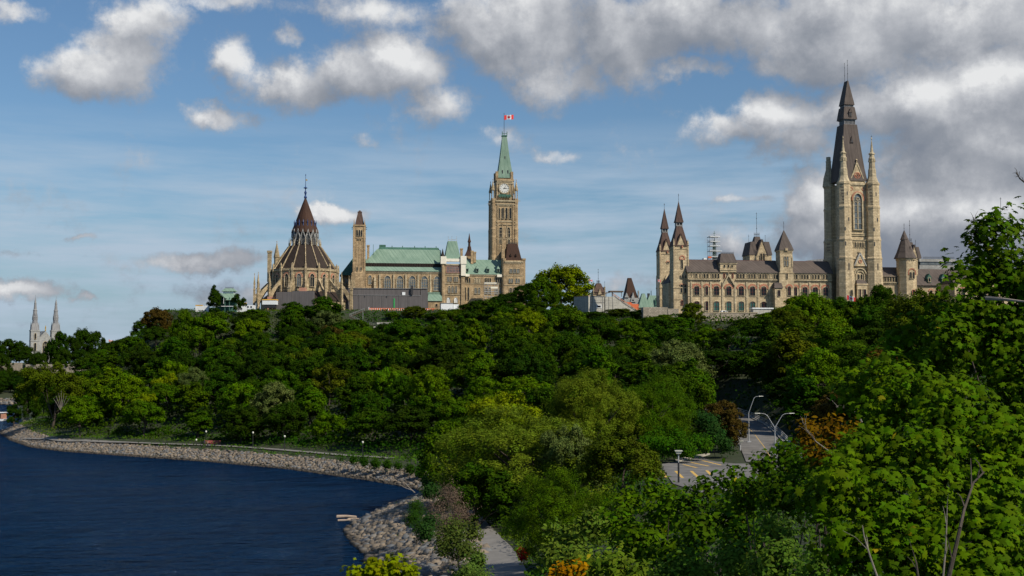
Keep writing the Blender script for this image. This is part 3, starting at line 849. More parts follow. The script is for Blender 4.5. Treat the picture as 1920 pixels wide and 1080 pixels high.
for x in (939.2, 953.2): window(ct, x, 6.2, 426.5, 444.5, 0, 'pointed', 'stone_trim', 'glass', 1, 2, .9, out=1.3)
for x in (939.2, 953.2): window(ct, x, 6, 449, 456.5, 0, 'flat', 'stone_trim', 'glass', 2, 1, .6)
for x in (937, 941, 951.5, 955.5): window(ct, x, 1.4, 460, 480, 0, 'pointed', 'stone_trim', 'stone_rich', t=.4)
def cg(m):
    for x, s in ((922, -1), (971.5, 1)):
        m.box(min(x, x + 4.6 * s), max(x, x + 4.6 * s), 2, 3.2, 376.6, 375.2)
    m.box(914, 920, 2, 3, 383, 382)
ct.part('gargoyle', 'stone_grey', cg)
ct.part('flagpole', 'iron', lambda m: m.ring(946, 22, [(.5, 255), (.35, 214), (.7, 213), (.1, 212)], 6), pre=cpre)

LEAF = [(0, -.46), (.03, -.2), (.22, -.24), (.18, -.13), (.40, .03), (.33, .07), (.36, .19), (.22, .17), (.19, .22), (.07, .10), (.12, .36), (.05, .33), (0, .46)]
LEAF = LEAF + [(-x, y) for x, y in LEAF[-2:0:-1]]
def flag(name, label, px, py, D, W, H, yaw=0, droop=.25, pole=None, wind=1):
    """waving flag hanging from the hoist edge at (px,py) top-left"""
    o = P(px, py, D)
    r = thing(name, label, 'flag', o, R(yaw))
    def surf(f, g): return (wind * f * W, math.sin(f * 7) * W * .06, -g * H + f * W * droop * .6 + math.sin(f * 6) * H * .05)
    def strip(f0, f1, mat, nm):
        m = MB(); n = 6
        for k in range(n):
            a, b_ = f0 + (f1 - f0) * k / n, f0 + (f1 - f0) * (k + 1) / n
            p = [surf(a, 1), surf(b_, 1), surf(b_, 0), surf(a, 0)]
            m.hexa([(x, y - .02, z) for x, y, z in p] + [(x, y + .02, z) for x, y, z in p])
        m.build(nm, mat, r)
    strip(0, .25, 'red_cloth', 'red_band'); strip(.25, .75, 'white_cloth', 'white_field'); strip(.75, 1, 'red_cloth', 'red_band')
    m = MB()
    for s_ in (-1, 1):
        pts = [surf(.5 + x * .5, .5 - y * .85) for x, y in LEAF]
        m.v += [(x, y + s_ * .05, z) for x, y, z in pts]; n0 = len(m.v) - len(pts); m.f.append(list(range(n0, n0 + len(pts))))
    m.build('leaf_emblem', 'red_cloth', r)
    if pole:
        m = MB(); m.tube((0, 0, .3), (0, 0, -pole), .08, .1, 6); m.build('pole', 'galvanised', r)
    return r
flag('red_and_white_flag', 'large red and white maple leaf flag flying above the clock tower spire', 945.6, 216.4, 598 + 5.8, 4.6, 2.3, 0, .16)
flag('red_and_white_flag', 'red and white flag drooping at the foot of the dark spired tower', 1587.5, 553.5, 415, 3.0, 1.5, -20, -.5, 6)
flag('red_and_white_flag', 'small red and white flag beside the two grey cathedral spires', 204, 637, 640, 1.9, 1.1, 10, -.2, 7)
flag('red_and_white_flag', 'tiny red and white flag right of the bright round maple on the hilltop', 1104.5, 524, 560, 1.5, .9, 0, -.1, 8)
flag('red_and_white_flag', 'small red flag at the left edge of the twin spired turrets', 1233.5, 524, 445, 1.0, .9, 0, -.2, 8)
flag('red_and_white_flag', 'small red flag hanging beside the shaded left side of the dark spired tower', 1545.5, 453, 470, 1.1, .9, 0, -.2, 8)
# ======== pale stone block with the dark spired tower
wb = Bld('red_arched_block', 'long pale stone gothic building with red window arches and dark slate roof', 'government building', 1420, 430, 592, ROT)
WZ = wb.z0
def wbw(m):
    m.box(1290, 1560, 0, 75, 640, 511)
    m.box(1650, 1692, 0, 70, 640, 516)
    m.box(1716, 1850, 4, 60, 640, 531)
    m.box(1262, 1290, 30, 75, 640, 530)
    m.box(1350, 1380, -3, 20, 511, 493)
    m.box(1448, 1462, -14, 0, 640, 540)
wb.part('wall', 'stone_pale', wbw)
def wbr(m):
    gable_roof(m, 1288, 1562, -2.5, 46, 511.6, 487.2, 0, 0, 1)
    gable_roof(m, 1648, 1694, -2.5, 46, 516.6, 497.3, 0, 0, 1)
    gable_roof(m, 1716, 1852, 0, 50, 532, 499, 0, 0, 1)
    m.frus(1446.5, 1463, -16, 1, 540.5, 1450, 1463, -6, 1, 530)
    m.frus(1262, 1292, 30, 75, 530, 1275, 1290, 45, 60, 505)
wb.part('roof', 'slate', wbr)
def gpr(m):
    m.frus(1348.5, 1381, -5, 22, 493.6, 1353, 1377, 2, 16, 476)
wb.part('gable_pavilion_roof', 'slate', gpr)
wb.part('roof_cresting', 'iron', lambda m: (cresting(m, 1353, 1377, 2, 476, 3.4, 2), cresting(m, 1290, 1350, 21, 487.2, 1.6, 1.6), cresting(m, 1381, 1460, 21, 487.2, 1.6, 1.6)))
wb.part('ridge_tile', 'sash_red', lambda m: (m.box(1290, 1560, 20.6, 23, 487.8, 486.6), m.box(1650, 1692, 20.6, 23, 497.9, 496.6)))
def wbc(m):
    for x0, x1, r in ((1290, 1352, 524), (1379, 1459, 524), (1486, 1560, 524), (1650, 1690, 527)):
        m.box(x0, x1, -3, 0, r + 1.6, r); dentils(m, x0, x1, -.6, r + 4.2, r + 1.6, 1.9)
        m.box(x0, x1, -1, 0, r - 10.6, r - 12.2)
    m.box(1290, 1560, -.9, 0, 556.4, 555.2); m.box(1290, 1560, -.7, 0, 538.6, 537.8)
    m.box(1348.4, 1381.6, -4.4, 0, 495.4, 493.4); m.box(1349, 1381, -4, 0, 507.6, 506.4)
    for x in (1296, 1316, 1332.5, 1354.5, 1378, 1400, 1421, 1442, 1500, 1518, 1538, 1556):
        m.box(x - 1.4, x + 1.4, -1.4, 0, 640, 529)
    m.prism([(1353, 536), (1365.5, 514), (1378, 536), (1375.6, 536), (1365.5, 518.4), (1355.4, 536)], -4, 0)
    m.box(1365, 1366, -3, -2.4, 514, 509); m.box(1363.8, 1367.2, -3, -2.4, 511.6, 510.8)
    m.box(1716, 1850, 2.6, 4, 534, 532); dentils(m, 1716, 1800, 4, 536.4, 534, 2.2)
    m.box(1447.4, 1462, -15, -14, 541.6, 540)
wb.part('cornice', 'stone_trim', wbc)
wb.part('red_frieze', 'red_stone', lambda m: [m.box(x - .9, x + .9, -.5, 0, 535.5, 533.2) for x in (1299, 1302, 1315.5, 1333, 1335.6, 1354, 1378.4, 1399.6, 1420.8, 1424, 1441, 1500.4, 1518, 1537)])
# clerestory arcade
def arc_group(xs_, r0=512.6, r1=522.6):
    for x, dark in xs_:
        window(wb, x, 2.8, r0 + 1, r1, 0, 'round', 'stone_trim', 'glass' if dark else 'stone_pale', t=.6, out=1.2, simple=True)
g = []
x = 1294.5; pat = [0, 0, 1, 0, 0, 1, 1, 0, 1, 1, 1]; i = 0
while x < 1351: g.append((x, pat[i % 11])); x += 5.25; i += 1
x = 1383.5; pat = [1, 1, 1, 0, 1, 1, 1, 0, 1, 1, 1, 0, 0, 1]; i = 0
while x < 1458: g.append((x, pat[i % 14])); x += 5.25; i += 1
x = 1488.5; pat = [1, 1, 0, 1, 1, 1, 0, 1, 1, 1, 0]; i = 0
while x < 1556: g.append((x, pat[i % 11])); x += 5.1; i += 1
arc_group(g)
for x in (1659.5, 1665, 1670, 1675, 1680.5): window(wb, x, 3, 516, 526, 0, 'round', 'stone_trim', 'glass', t=.6, out=1.2)
for x in (1357.8, 1365, 1371.8): window(wb, x, 3.2, 497.4, 502, -3, 'round', 'stone_trim', 'glass', t=.6)
for x in (1358, 1374): window(wb, x, 2.2, 513.5, 521.5, 0, 'round', 'red_stone', 'glass', t=.6)
for x, w in ((1306, 10), (1324.6, 5.6), (1343, 10), (1366, 10), (1389.4, 10), (1410.6, 10), (1431.7, 10), (1477.5, 6), (1491, 6.4), (1508.8, 10), (1528.2, 10), (1547.6, 10)):
    if x != 1477.5 or True:
        window(wb, x, w, 536.6, 554, -.2 if x != 1477.5 else -6, 'round', 'stone_trim', 'glass', 1, 2, .8, 'red_stone', 2.9, 1.3, sash='sash_red')
        if x != 1477.5: window(wb, x, w, 565.6, 583, 0, 'low', 'stone_trim', 'glass' if x in (1306, 1324.6, 1431.7) else 'glass_green', 1, 2, .8, None, 1.9, 1.3, sash='sash_red')
window(wb, 1461 - 5.6, 5, 544.5, 556, -14, 'flat', 'stone_trim', 'glass', 1, 1, .6, sash='sash_red')
# dormers on right wing
for x in (1744, 1770.5):
    d = wb.part('dormer', 'copper_dark_green', lambda m: (m.box(x - 3.6, x + 3.6, 3, 12, 527, 518), m.prism([(x - 5, 519), (x, 509.5), (x + 5, 519)], 2, 14), m.box(x - .25, x + .25, 2.6, 3.2, 509.5, 505)))
    window(wb, x, 3.4, 517, 525, 2.8, 'round', 'stone_trim', 'glass', t=.8)
wb.part('chimney', 'stone_pale', lambda m: (m.box(1719.5, 1728, 14, 22, 516, 484), m.box(1719, 1728.6, 13.4, 22.6, 485.5, 483.5)))
for x in (1747, 1760, 1778, 1790, 1804): window(wb, x, 4.5, 541, 553, 4, 'round', 'stone_trim', 'glass', 0, 0, .8, 'red_stone', 1.8, 1.2)
# slim turret in the long facade
def t3(m):
    m.box(1459.5, 1486.5, -6, 20, 640, 511); m.box(1461.5, 1485, -5, 18, 511, 471)
    m.box(1460, 1486.4, -6.2, 19, 470.8, 468); dentils(m, 1461, 1486, -5, 474, 471, 2.2)
    m.box(1459, 1487, -7, 20, 512.6, 511)
    for x_ in (1462.2, 1484.4): m.box(x_ - .9, x_ + .9, -6, -4, 500, 482)
    m.box(1470.4, 1475.4, -8, -5, 470, 465)
wb.part('turret_wall', 'stone_pale', t3)
wb.part('turret_spire', 'slate', lambda m: (m.frus(1459.4, 1486.8, -7.4, 20, 468.6, 1462, 1484.4, -4, 17, 460), m.frus(1462, 1484.4, -4, 17, 460, 1473, 1473.6, 6.2, 6.8, 430)))
wb.part('turret_finial', 'iron', lambda m: finial(m, 1473.3, 6.5, 430, 413.5, .7))
for x in (1470.6, 1475.6):
    window(wb, x, 2.6, 480.5, 487, -5, 'pointed', 'stone_trim', 'glass_pale', t=.5); window(wb, x, 2.6, 488.5, 498.5, -5, 'flat', 'stone_trim', 'glass_pale', t=.5)
window(wb, 1473.6, 2.8, 512.5, 522.5, -6, 'flat', 'stone_trim', 'glass', t=.5, hood='red_stone', hood_t=1.2)
def rail_glass(m): m.box(1290, 1300, 0, 1, 511, 510)

# ======== paired turrets at the left end
def spire_turret(name, label, px, D, w, rows, gx=0, depth=1.0):
    """rows: tip, cone base, lantern base, roof base, mid string, z base"""
    tip, cb_, lb_, rb_, ms, fin = rows
    b = Bld(name, label, 'turret', px, D, 592, ROT, 'slim turrets with two stage brown spires', z0=WZ)
    h = w / 2; d = w * depth
    yc = d / 2
    def wl(m):
        m.box(px - h - .6, px + h + 1.4, -.8, d + 1, 640, ms); m.frus(px - h - .6, px + h + 1.4, -.8, d + 1, ms, px - h, px + h, 0, d, ms - 3)
        m.ring(px, yc, [(h * 1.12, ms), (h * 1.12, rb_ + 2)], 4, math.pi / 4) if 0 else m.box(px - h, px + h, 0, d, ms, rb_)
        for sx in (-1, 1):
            m.box(px + sx * (h - .8) - 1.2, px + sx * (h - .8) + 1.2, -1, 1.4, ms, rb_ - 6)
            m.frus(px + sx * (h - .8) - 1.2, px + sx * (h - .8) + 1.2, -1, 1.4, rb_ - 6, px + sx * (h - .8) - .1, px + sx * (h - .8) + .1, .1, .3, rb_ - 14)
        m.prism([(px - h * .62, rb_ + 1), (px, rb_ - 20), (px + h * .62, rb_ + 1)], -.8, yc)
        m.box(px - h - .6, px + h + .6, -.8, d + .6, rb_ + 6, rb_ + 5)
        m.box(px - h - 1.4, px + h + 1.8, -1.6, d + 1, 540, 538.4); m.box(px - h - 1.4, px + h + 1.8, -1.6, d + 1, 562, 561)
    b.part('wall', 'stone_pale', wl)
    def rf(m):
        e = h + 1
        m.frus(px - e, px + e, -1.4, d + 1.4, rb_, px - e * .74, px + e * .74, yc - e * .74, yc + e * .74, rb_ - 13)
        m.frus(px - e * .74, px + e * .74, yc - e * .74, yc + e * .74, rb_ - 13, px - w * .19, px + w * .19, yc - w * .19, yc + w * .19, lb_)
        for sx in (-1, 1):   # gable roof slopes in front
            m.hexa([(px + sx * h * .72, -1.6, rb_ + .5), (px + sx * h * .58, -1.6, rb_ + .5), (px + sx * h * .58, yc, rb_ + .5), (px + sx * h * .72, yc, rb_ + .5), (px + sx * .8, -1.6, rb_ - 23), (px, -1.6, rb_ - 20.5), (px, yc, rb_ - 20.5), (px + sx * .8, yc, rb_ - 23)])
    b.part('lower_spire', 'slate_brown', rf)
    b.part('lantern', 'stone_grey', lambda m: (m.box(px - w * .2, px + w * .2, yc - w * .2, yc + w * .2, lb_, lb_ - 1.2), m.box(px - w * .2, px + w * .2, yc - w * .2, yc + w * .2, cb_ + 1.2, cb_), [m.box(px + q * w * .19 - .6, px + q * w * .19 + .6, yc - w * .2, yc + w * .2, lb_, cb_) for q in (-1, 0, 1)]))
    b.part('lantern_core', 'iron', lambda m: m.box(px - w * .17, px + w * .17, yc - w * .17, yc + w * .17, lb_, cb_))
    b.part('upper_spire', 'slate_brown', lambda m: (m.frus(px - w * .27, px + w * .27, yc - w * .27, yc + w * .27, cb_ + .4, px - w * .22, px + w * .22, yc - w * .22, yc + w * .22, cb_ - 6), m.frus(px - w * .22, px + w * .22, yc - w * .22, yc + w * .22, cb_ - 6, px - .3, px + .3, yc - .3, yc + .3, tip)))
    b.part('finial', 'iron', lambda m: finial(m, px, yc, tip + 2, fin, .8, 1))
    return b
b = spire_turret('spired_turret', 'taller nearer one of the paired slim turrets with brown spires', 1277.4, 428, 28, (376, 415.5, 423, 461, 507, 361))
yy = -.2
window(b, 1279, 3.4, 487, 504, 0, 'flat', 'stone_trim', 'glass', t=.6, hood='red_stone', hood_t=1.4)
b.part('voussoir_arch', 'red_stone', lambda m: band(m, 1279.5, 7.4, 480.5, 486.6, 4.4, 1.7, -.8, .2))
b.part('round_red_panel', 'red_stone', lambda m: m.ring(1279, -1.1, [(1.9, 464.5), (1.9, 461)], 8))
for x in (1275.8, 1280.4, 1285.2): window(b, x, 1.8, 516.5, 521.5, -.8, 'flat', 'stone_trim', 'glass', t=.4)
for x in (1277.4, 1284.4): window(b, x, 3.4, 533.5, 549, -.8, 'round', 'stone_trim', 'glass', t=.6, hood='red_stone', hood_t=1.2)
window(b, 1278, 3, 563, 572, -.8, 'round', 'red_stone', 'glass', t=.6)
b = spire_turret('spired_turret', 'shorter farther one of the paired slim turrets with brown spires', 1250, 456, 25, (390, 427.6, 435, 471, 517, 379.5))
window(b, 1252.6, 3.6, 490.5, 494, 0, 'round', 'stone_trim', 'glass', t=.5, hood='red_stone', hood_t=1.4)
b.part('round_red_panel', 'red_stone', lambda m: m.ring(1251.5, -1.1, [(1.6, 474.5), (1.6, 471.4)], 8))
for x in (1244, 1256): window(b, x, 3, 535, 552, -.8, 'round', 'stone_trim', 'glass', t=.5)
b.part('link_wall', 'stone_pale', lambda m: (m.box(1258, 1270, 2, 12, 640, 528), m.box(1246, 1262, -6, 2, 640, 524), m.frus(1245, 1263, -8, 2, 524, 1250, 1262, -2, 2, 515)))

# ======== tall tower with the dark slate spire
mt = Bld('dark_spired_tower', 'tall pale stone tower with a steep dark slate spire and four corner turrets', 'tower', 1612, 433, 592, 12, z0=WZ)
C0, YC = 1612, 27
def mpre(x, y, r): return (x - 6, y, 680 - (680 - r) * 1.0115)
def mtw(m):
    m.box(1588, 1636, 3, 52, 640, 343)
    m.box(1584, 1640, 0, 52, 640, 450)
    for x, y in ((1585, 0), (1639, 0), (1585, 54), (1639, 54)):
        m.ring(x, y, [(16, 640), (15.8, 560), (15, 512), (14.4, 508), (14.4, 487), (14.9, 486), (14.9, 483.5), (13.8, 482), (13, 466), (13, 452), (13.6, 451), (13.6, 449), (12, 444), (12, 392), (12.7, 390), (12.7, 388), (11.6, 385), (11.4, 348), (12.6, 346), (12.6, 342.5), (11.2, 342)], 8)
mt.part('shaft', 'stone_pale', mtw)
def mtt(m):
    m.box(1590, 1634, 1, 3, 346.4, 343); dentils(m, 1594, 1630, 3, 349, 346.4, 2)
mt.part('string_course', 'stone_trim', mtt)
for r in (437.8, 440.8): mt.part('window_sill', 'stone_trim', lambda m: m.box(1595, 1629, 1.2, 3, r + 1.3, r))
for r in (449.5, 484.5, 507.6): mt.part('string_course', 'stone_trim', lambda m: m.box(1590, 1634, -1.6, 2, r + 1.3, r))
for x, y in ((1585, 0), (1639, 0), (1639, 54)):
    def pn(m):
        m.ring(x, y, [(11.2, 342), (9.2, 337), (7.2, 331), (6.6, 318), (5.6, 315), (4.9, 300), (6, 299), (5.6, 296), (4.4, 294), (3.9, 290), (5.4, 289), (5.4, 286.8), (2.9, 285), (.35, 261), (1.3, 259), (.2, 256.5)], 8)
        for k in range(8):
            a = k * math.pi / 4 + math.pi / 8
            m.prism([(x + 5 * math.sin(a) - 1.4, 303), (x + 5 * math.sin(a), 296), (x + 5 * math.sin(a) + 1.4, 303)], y - 5 * math.cos(a) - .7, y - 5 * math.cos(a) + .7)
    t_ = mt.part('turret_pinnacle', 'stone_trim', pn)
    mt.part('finial', 'iron', lambda m: (m.ring(x, y, [(.3, 258), (.2, 252)], 5), m.box(x - 1.2, x + 1.2, y - .2, y + .2, 255.4, 254.6)), t_)
mt.part('turret_stack', 'stone_trim', lambda m: m.ring(1585, 54, [(11.2, 352), (9, 335), (5, 320), (4.4, 306), (5.4, 304.5), (4, 303), (4, 296)], 8), pre=lambda x, y, r: (x - 3, y, 680 - (680 - r) * 1.023))
def mr(m):
    q = lambda w0, r0, w1, r1, d0=None, d1=None, c0=C0, c1=C0: m.frus(c0 - w0, c0 + w0, YC - (d0 or w0), YC + (d0 or w0), r0, c1 - w1, c1 + w1, YC - (d1 or w1), YC + (d1 or w1), r1)
    q(24.5, 342.5, 21, 318, 26, 22.5); q(21, 318, 12.4, 236, 22.5, 14)
    q(13, 226, 9.8, 203, 14.4, 11.4); q(9.9, 198.6, .8, 153, 11.4, 6.8)
mt.part('spire', 'slate', mr, pre=mpre)
mt.part('louvre_band', 'lead_grey', lambda m: (m.box(C0 - 10.6, C0 + 10.6, YC - 11.6, YC + 11.6, 236.2, 235), m.box(C0 - 10.8, C0 + 10.8, YC - 12, YC + 12, 227.2, 225.8), [m.box(C0 - 10.4 + k * 2.5, C0 - 9.6 + k * 2.5, YC - 11.4, YC - 10.6, 236, 226) for k in range(9)], [m.box(C0 - 9 + k * 2.4, C0 - 8.3 + k * 2.4, YC - 9.8, YC - 9, 203, 198) for k in range(8)]), pre=mpre)
mt.part('louvre_core', 'iron', lambda m: m.box(C0 - 9.6, C0 + 9.6, YC - 10.8, YC + 10.8, 236, 226), pre=mpre); mt.part('louvre_core', 'iron', lambda m: m.box(C0 - 8.3, C0 + 8.3, YC - 9.3, YC + 9.3, 203, 198), pre=mpre)
mt.part('spire_finial', 'iron', lambda m: (finial(m, C0, YC - 6, 154, 114, .8, 3), finial(m, C0, YC + 6, 154, 117, .8, 3)), pre=mpre)
def dm(m): m.prism([(C0 - 3.4, 271), (C0, 259), (C0 + 3.4, 271)], YC - 19.2, YC - 8); finial(m, C0, YC - 17, 259, 252, .5, 0)
dd = mt.part('dormer', 'slate', dm, pre=mpre)
mt.part('louvre', 'iron', lambda m: m.prism([(C0 - 2, 270.6), (C0, 263), (C0 + 2, 270.6)], YC - 19.5, YC - 19), dd, pre=mpre)
dd = mt.part('dormer', 'slate', lambda m: (m.box(C0 - 2.8, C0 + 2.8, YC - 15, YC - 6, 222, 213), m.prism([(C0 - 3.8, 214), (C0, 206.5), (C0 + 3.8, 214)], YC - 16, YC - 6)), pre=mpre)
mt.part('louvre', 'iron', lambda m: [m.box(C0 - 2 + k * 2.2, C0 - .3 + k * 2.2, YC - 15.4, YC - 15, 221, 214.5) for k in range(2)], dd, pre=mpre)
def gb(m):
    m.prism([(C0 - 15, 343), (C0 - 14.2, 338), (C0, 305), (C0 + 14.2, 338), (C0 + 15, 343)], 2.5, 8)
    m.ring(C0, 4, [(1.0, 306), (.8, 301), (1.6, 299.5), (.4, 297)], 6)
gg = mt.part('gable', 'stone_pale', gb)
mt.part('gable_coping', 'stone_trim', lambda m: [m.hexa([(C0 + s * 15.6, 1.6, 343), (C0 + s * 13.8, 1.6, 343), (C0 + s * 13.8, 8.4, 343), (C0 + s * 15.6, 8.4, 343), (C0 + s * .9, 1.6, 303.6), (C0, 1.6, 307), (C0, 8.4, 307), (C0 + s * .9, 8.4, 303.6)]) for s in (-1, 1)], gg)
def rose(m, x, r, rad, th, y=2.2):
    n = 20
    for k in range(n):
        a, b_ = 2 * math.pi * k / n, 2 * math.pi * (k + 1) / n
        q = lambda rr, t, yy: (x + rr * math.cos(t), yy, r + rr * math.sin(t))
        m.hexa([q(rad - th, a, y - .8), q(rad - th, b_, y - .8), q(rad - th, b_, y + .8), q(rad - th, a, y + .8), q(rad, a, y - .8), q(rad, b_, y - .8), q(rad, b_, y + .8), q(rad, a, y + .8)])
mt.part('rose_ring', 'red_stone', lambda m: (rose(m, C0, 328.5, 6, 1.5), rose(m, C0, 328.5, 2.9, .9)), gg)
mt.part('round_red_panel', 'red_stone', lambda m: (rose(m, 1600, 354, 3.4, 1.1, 3), rose(m, 1624, 354, 3.4, 1.1, 3)))
# big belfry window
wo = window(mt, C0, 15, 363, 430, 3, 'pointed', 'stone_trim', 'glass_pale', 1, 5, 2.2, 'red_stone', 1.8, 2.6)
mt.part('tracery', 'stone_trim', lambda m: (rose(m, C0, 372.5, 3.2, .9, 2.4), band(m, C0 - 3.6, 5.6, 378, 428, 4.6, .6, 1.8, 3.2), band(m, C0 + 3.6, 5.6, 378, 428, 4.6, .6, 1.8, 3.2)), wo)
for k in range(6):
    x = C0 - 11.5 + k * 4.6; window(mt, x, 2.2, 454.5, 464, 0, 'round', 'stone_trim', 'glass' if k not in (0, 5) else 'stone_pale', t=.6)
for cx_ in (1585, 1639):
    for dx, r0, r1, y_ in ((-3.6, 454, 462, -12.3), (4.8, 454, 462, -12.0), (3.2, 409, 416, -11.3), (-3.5, 427, 434, -11.3), (1.2, 494, 507, -13.6), (1.5, 361, 368, -10.6)):
        mt.part('arrow_slit', 'iron', lambda m: m.prism(arch(cx_ + dx, 2.0, r0, r1, 1.6), y_ - .05 - (0 if abs(dx) < 4.3 else -.6), y_ + 1.5))
def pg(m):
    m.prism([(C0 - 11.5, 499), (C0, 475.5), (C0 + 11.5, 499)], -3.6, 2)
    m.box(C0 - .5, C0 + .5, -3, -2.4, 476, 468.5); m.box(C0 - 2, C0 + 2, -3, -2.4, 472, 471)
pg_ = mt.part('porch_gable', 'stone_pale', pg)
mt.part('gable_coping', 'stone_grey', lambda m: [m.hexa([(C0 + s * 12.4, -4.4, 499), (C0 + s * 10.4, -4.4, 499), (C0 + s * 10.4, 2, 499), (C0 + s * 12.4, 2, 499), (C0 + s * .9, -4.4, 473.6), (C0, -4.4, 477.6), (C0, 2, 477.6), (C0 + s * .9, 2, 473.6)]) for s in (-1, 1)], pg_)
mt.part('rose_ring', 'red_stone', lambda m: rose(m, C0, 490.5, 3.2, 1.4, -3.9), pg_)
mt.part('portal_arch', 'stone_trim', lambda m: (band(m, C0 + .5, 21, 504, 560, 13, 1.6, -3, 0), band(m, C0 + .5, 15, 509, 560, 10, 1.2, -2, 0)))
for x in (C0 - 2, C0 + 3.4): window(mt, x, 3.2, 514.5, 524, 0, 'pointed', 'stone_trim', 'glass', t=.8)
def ori(m):
    m.box(C0 - 9, C0 + 10, -9, 0, 640, 533); m.box(C0 - 9.8, C0 + 10.8, -10, 0, 535, 532.4)
mt.part('oriel', 'stone_pale', ori)
mt.part('oriel_roof', 'slate', lambda m: m.frus(C0 - 10, C0 + 11, -10, 0, 532.6, C0 - 7, C0 + 7, -3, 0, 525))
window(mt, C0 - 4, 3.4, 543, 558, -9, 'flat', 'stone_trim', 'glass', 1, 1, .7, sash='sash_red')
window(mt, C0 + 4.4, 5.6, 543, 558, -9, 'flat', 'stone_trim', 'glass', 1, 1, .7, sash='sash_red')
for x in (1589.5,): window(mt, x, 3.2, 545, 555, -15.2, 'round', 'stone_trim', 'glass', t=.6)

# ======== cross gabled towers standing behind
def crossgable(name, label, px, D, row0, w, eave, top, fin, wb_row, pale=True):
    b = Bld(name, label, 'tower', px, D, row0, ROT, z0=WZ)
    h = w / 2; d = w
    b.part('wall', 'stone_pale', lambda m: (m.box(px - h, px + h, 0, d, row0 + 20, eave), m.prism([(px - h * .36, eave + 2), (px + h * .12, eave - (eave - top) * .95), (px + h * .62, eave + 2)], -.6, d * .5)))
    def rf(m):
        e = h + 1.4; yc = d / 2; H = eave - top
        m.frus(px - e, px - e * .3, -1, d + 1, eave, px - e * .78, px - e * .4, 4, d - 4, top + H * .1)
        m.frus(px + e * .3, px + e, -1, d + 1, eave, px + e * .4, px + e * .8, 4, d - 4, top + H * .1)
        m.frus(px - e * .55, px + e * .55, 5, d - 3, eave - 1, px - e * .22, px + e * .2, yc - 4, yc + 4, top - H * .28)
        for s in (-1, 1):
            c_ = px + h * .13
            m.hexa([(c_ + s * h * .6, -1.4, eave + 1), (c_ + s * h * .5, -1.4, eave + 1), (c_ + s * h * .5, yc, eave + 1), (c_ + s * h * .6, yc, eave + 1), (c_ + s * .9, -1.4, top - 1.5), (c_, -1.4, top + 1), (c_, yc, top + 1), (c_ + s * .9, yc, top - 1.5)])
    b.part('roof', 'slate', rf)
    def fi(m):
        H = eave - top; tp = top - H * .28
        cresting(m, px - w * .12, px + w * .12, d / 2, tp, 8, 1.6)
        finial(m, px, d / 2, tp, fin, .9, 3)
        finial(m, px - h * .75, d / 2, top + 3, top - 12, .6, 1); finial(m, px + h * .78, d / 2, top + 3, top - 12, .6, 1)
    b.part('finial', 'iron', fi)
    window(b, px + h * .02, w * .075, eave - 3, eave + 11, -.6, 'pointed', 'stone_trim', 'glass', t=.5)
    window(b, px + h * .27, w * .075, eave - 3, eave + 11, -.6, 'pointed', 'stone_trim', 'glass', t=.5)
    return b
crossgable('cross_gabled_tower', 'squat tower with steep cross gables behind the long pale roof', 1427, 470, 590, 41, 478, 450, 396, 0)
crossgable('cross_gabled_tower', 'smaller cross gabled tower peeping behind the cone roofed octagonal turret', 1714, 470, 590, 27, 484, 460, 411, 0)
# octagonal turret with two stage cone
ot = Bld('octagonal_turret', 'octagonal stone turret with two stage dark cone right of the tall tower', 'turret', 1703, 436, 592, ROT, z0=WZ)
ot.part('wall', 'stone_pale', lambda m: (m.ring(1703, 8, [(16.5, 640), (16.5, 489), (17.6, 487), (17.6, 483.6), (16, 483)], 8), m.box(1717, 1722, 6, 14, 560, 482)))
ot.part('cone_roof', 'slate', lambda m: (m.ring(1702, 8, [(20, 484.4), (15, 473), (8, 452), (6, 448)], 8), m.ring(1701, 8, [(7.4, 449), (4, 440), (.4, 431)], 8), m.prism([(1704, 472), (1706.6, 462), (1709.4, 472)], -4.5, 6)))
ot.part('finial', 'iron', lambda m: finial(m, 1701, 8, 432, 418, .7, 2))
for x in (1704.6, 1709.8): window(ot, x, 3.2, 510.5, 523, -7.3, 'round', 'stone_trim', 'glass', t=.7)
ot.part('voussoir_arch', 'red_stone', lambda m: band(ot.mb() if 0 else m, 1707.2, 11.5, 505.5, 516, 6.5, 1.8, -8, -6))
window(ot, 1709, 3.6, 544, 552, -8.3, 'round', 'red_stone', 'glass', t=.9)
for x in (1698, 1702.6, 1707, 1711.4): ot.part('arrow_slit', 'iron', lambda m: m.box(x - .6, x + .6, -7.6, -6, 490, 487))

# ======== modern roofs behind
mb_ = Bld('modern_roof_block', 'low curved dark grey modern roof showing behind the slate ridge', 'building', 1520, 520, 592, 4)
mb_.part('curved_roof', 'lead_grey', lambda m: m.prism([(1478, 500), (1490, 494.5), (1515, 488), (1540, 485.6), (1556, 485), (1580, 487), (1580, 500)], 0, 80))
mb_.part('wall', 'white_paint', lambda m: m.box(1500, 1530, -2, 40, 592, 496))
mb2 = Bld('modern_annex', 'white and glass rooftop storey with cresting behind the dark slate wing', 'building', 1756, 470, 592, 6)
mb2.part('wall', 'stone_grey', lambda m: (m.box(1725, 1790, 0, 60, 592, 497), m.box(1724, 1792, -2, 62, 491, 486)))
mb2.part('glazing', 'glass_pale', lambda m: m.box(1726, 1789, -.5, 10, 496.6, 491.2))
mb2.part('cresting', 'iron', lambda m: cresting(m, 1732, 1790, 0, 486, 5, 2.2))
mb3 = Bld('red_brick_wing', 'stone and red brick building half hidden behind maple branches at right', 'building', 1850, 420, 592, 8)
mb3.part('wall', 'stone_pale', lambda m: m.box(1790, 1960, 0, 60, 640, 530))
mb3.part('roof', 'slate', lambda m: gable_roof(m, 1788, 1962, -2, 50, 531, 512, 0, 0, 1))
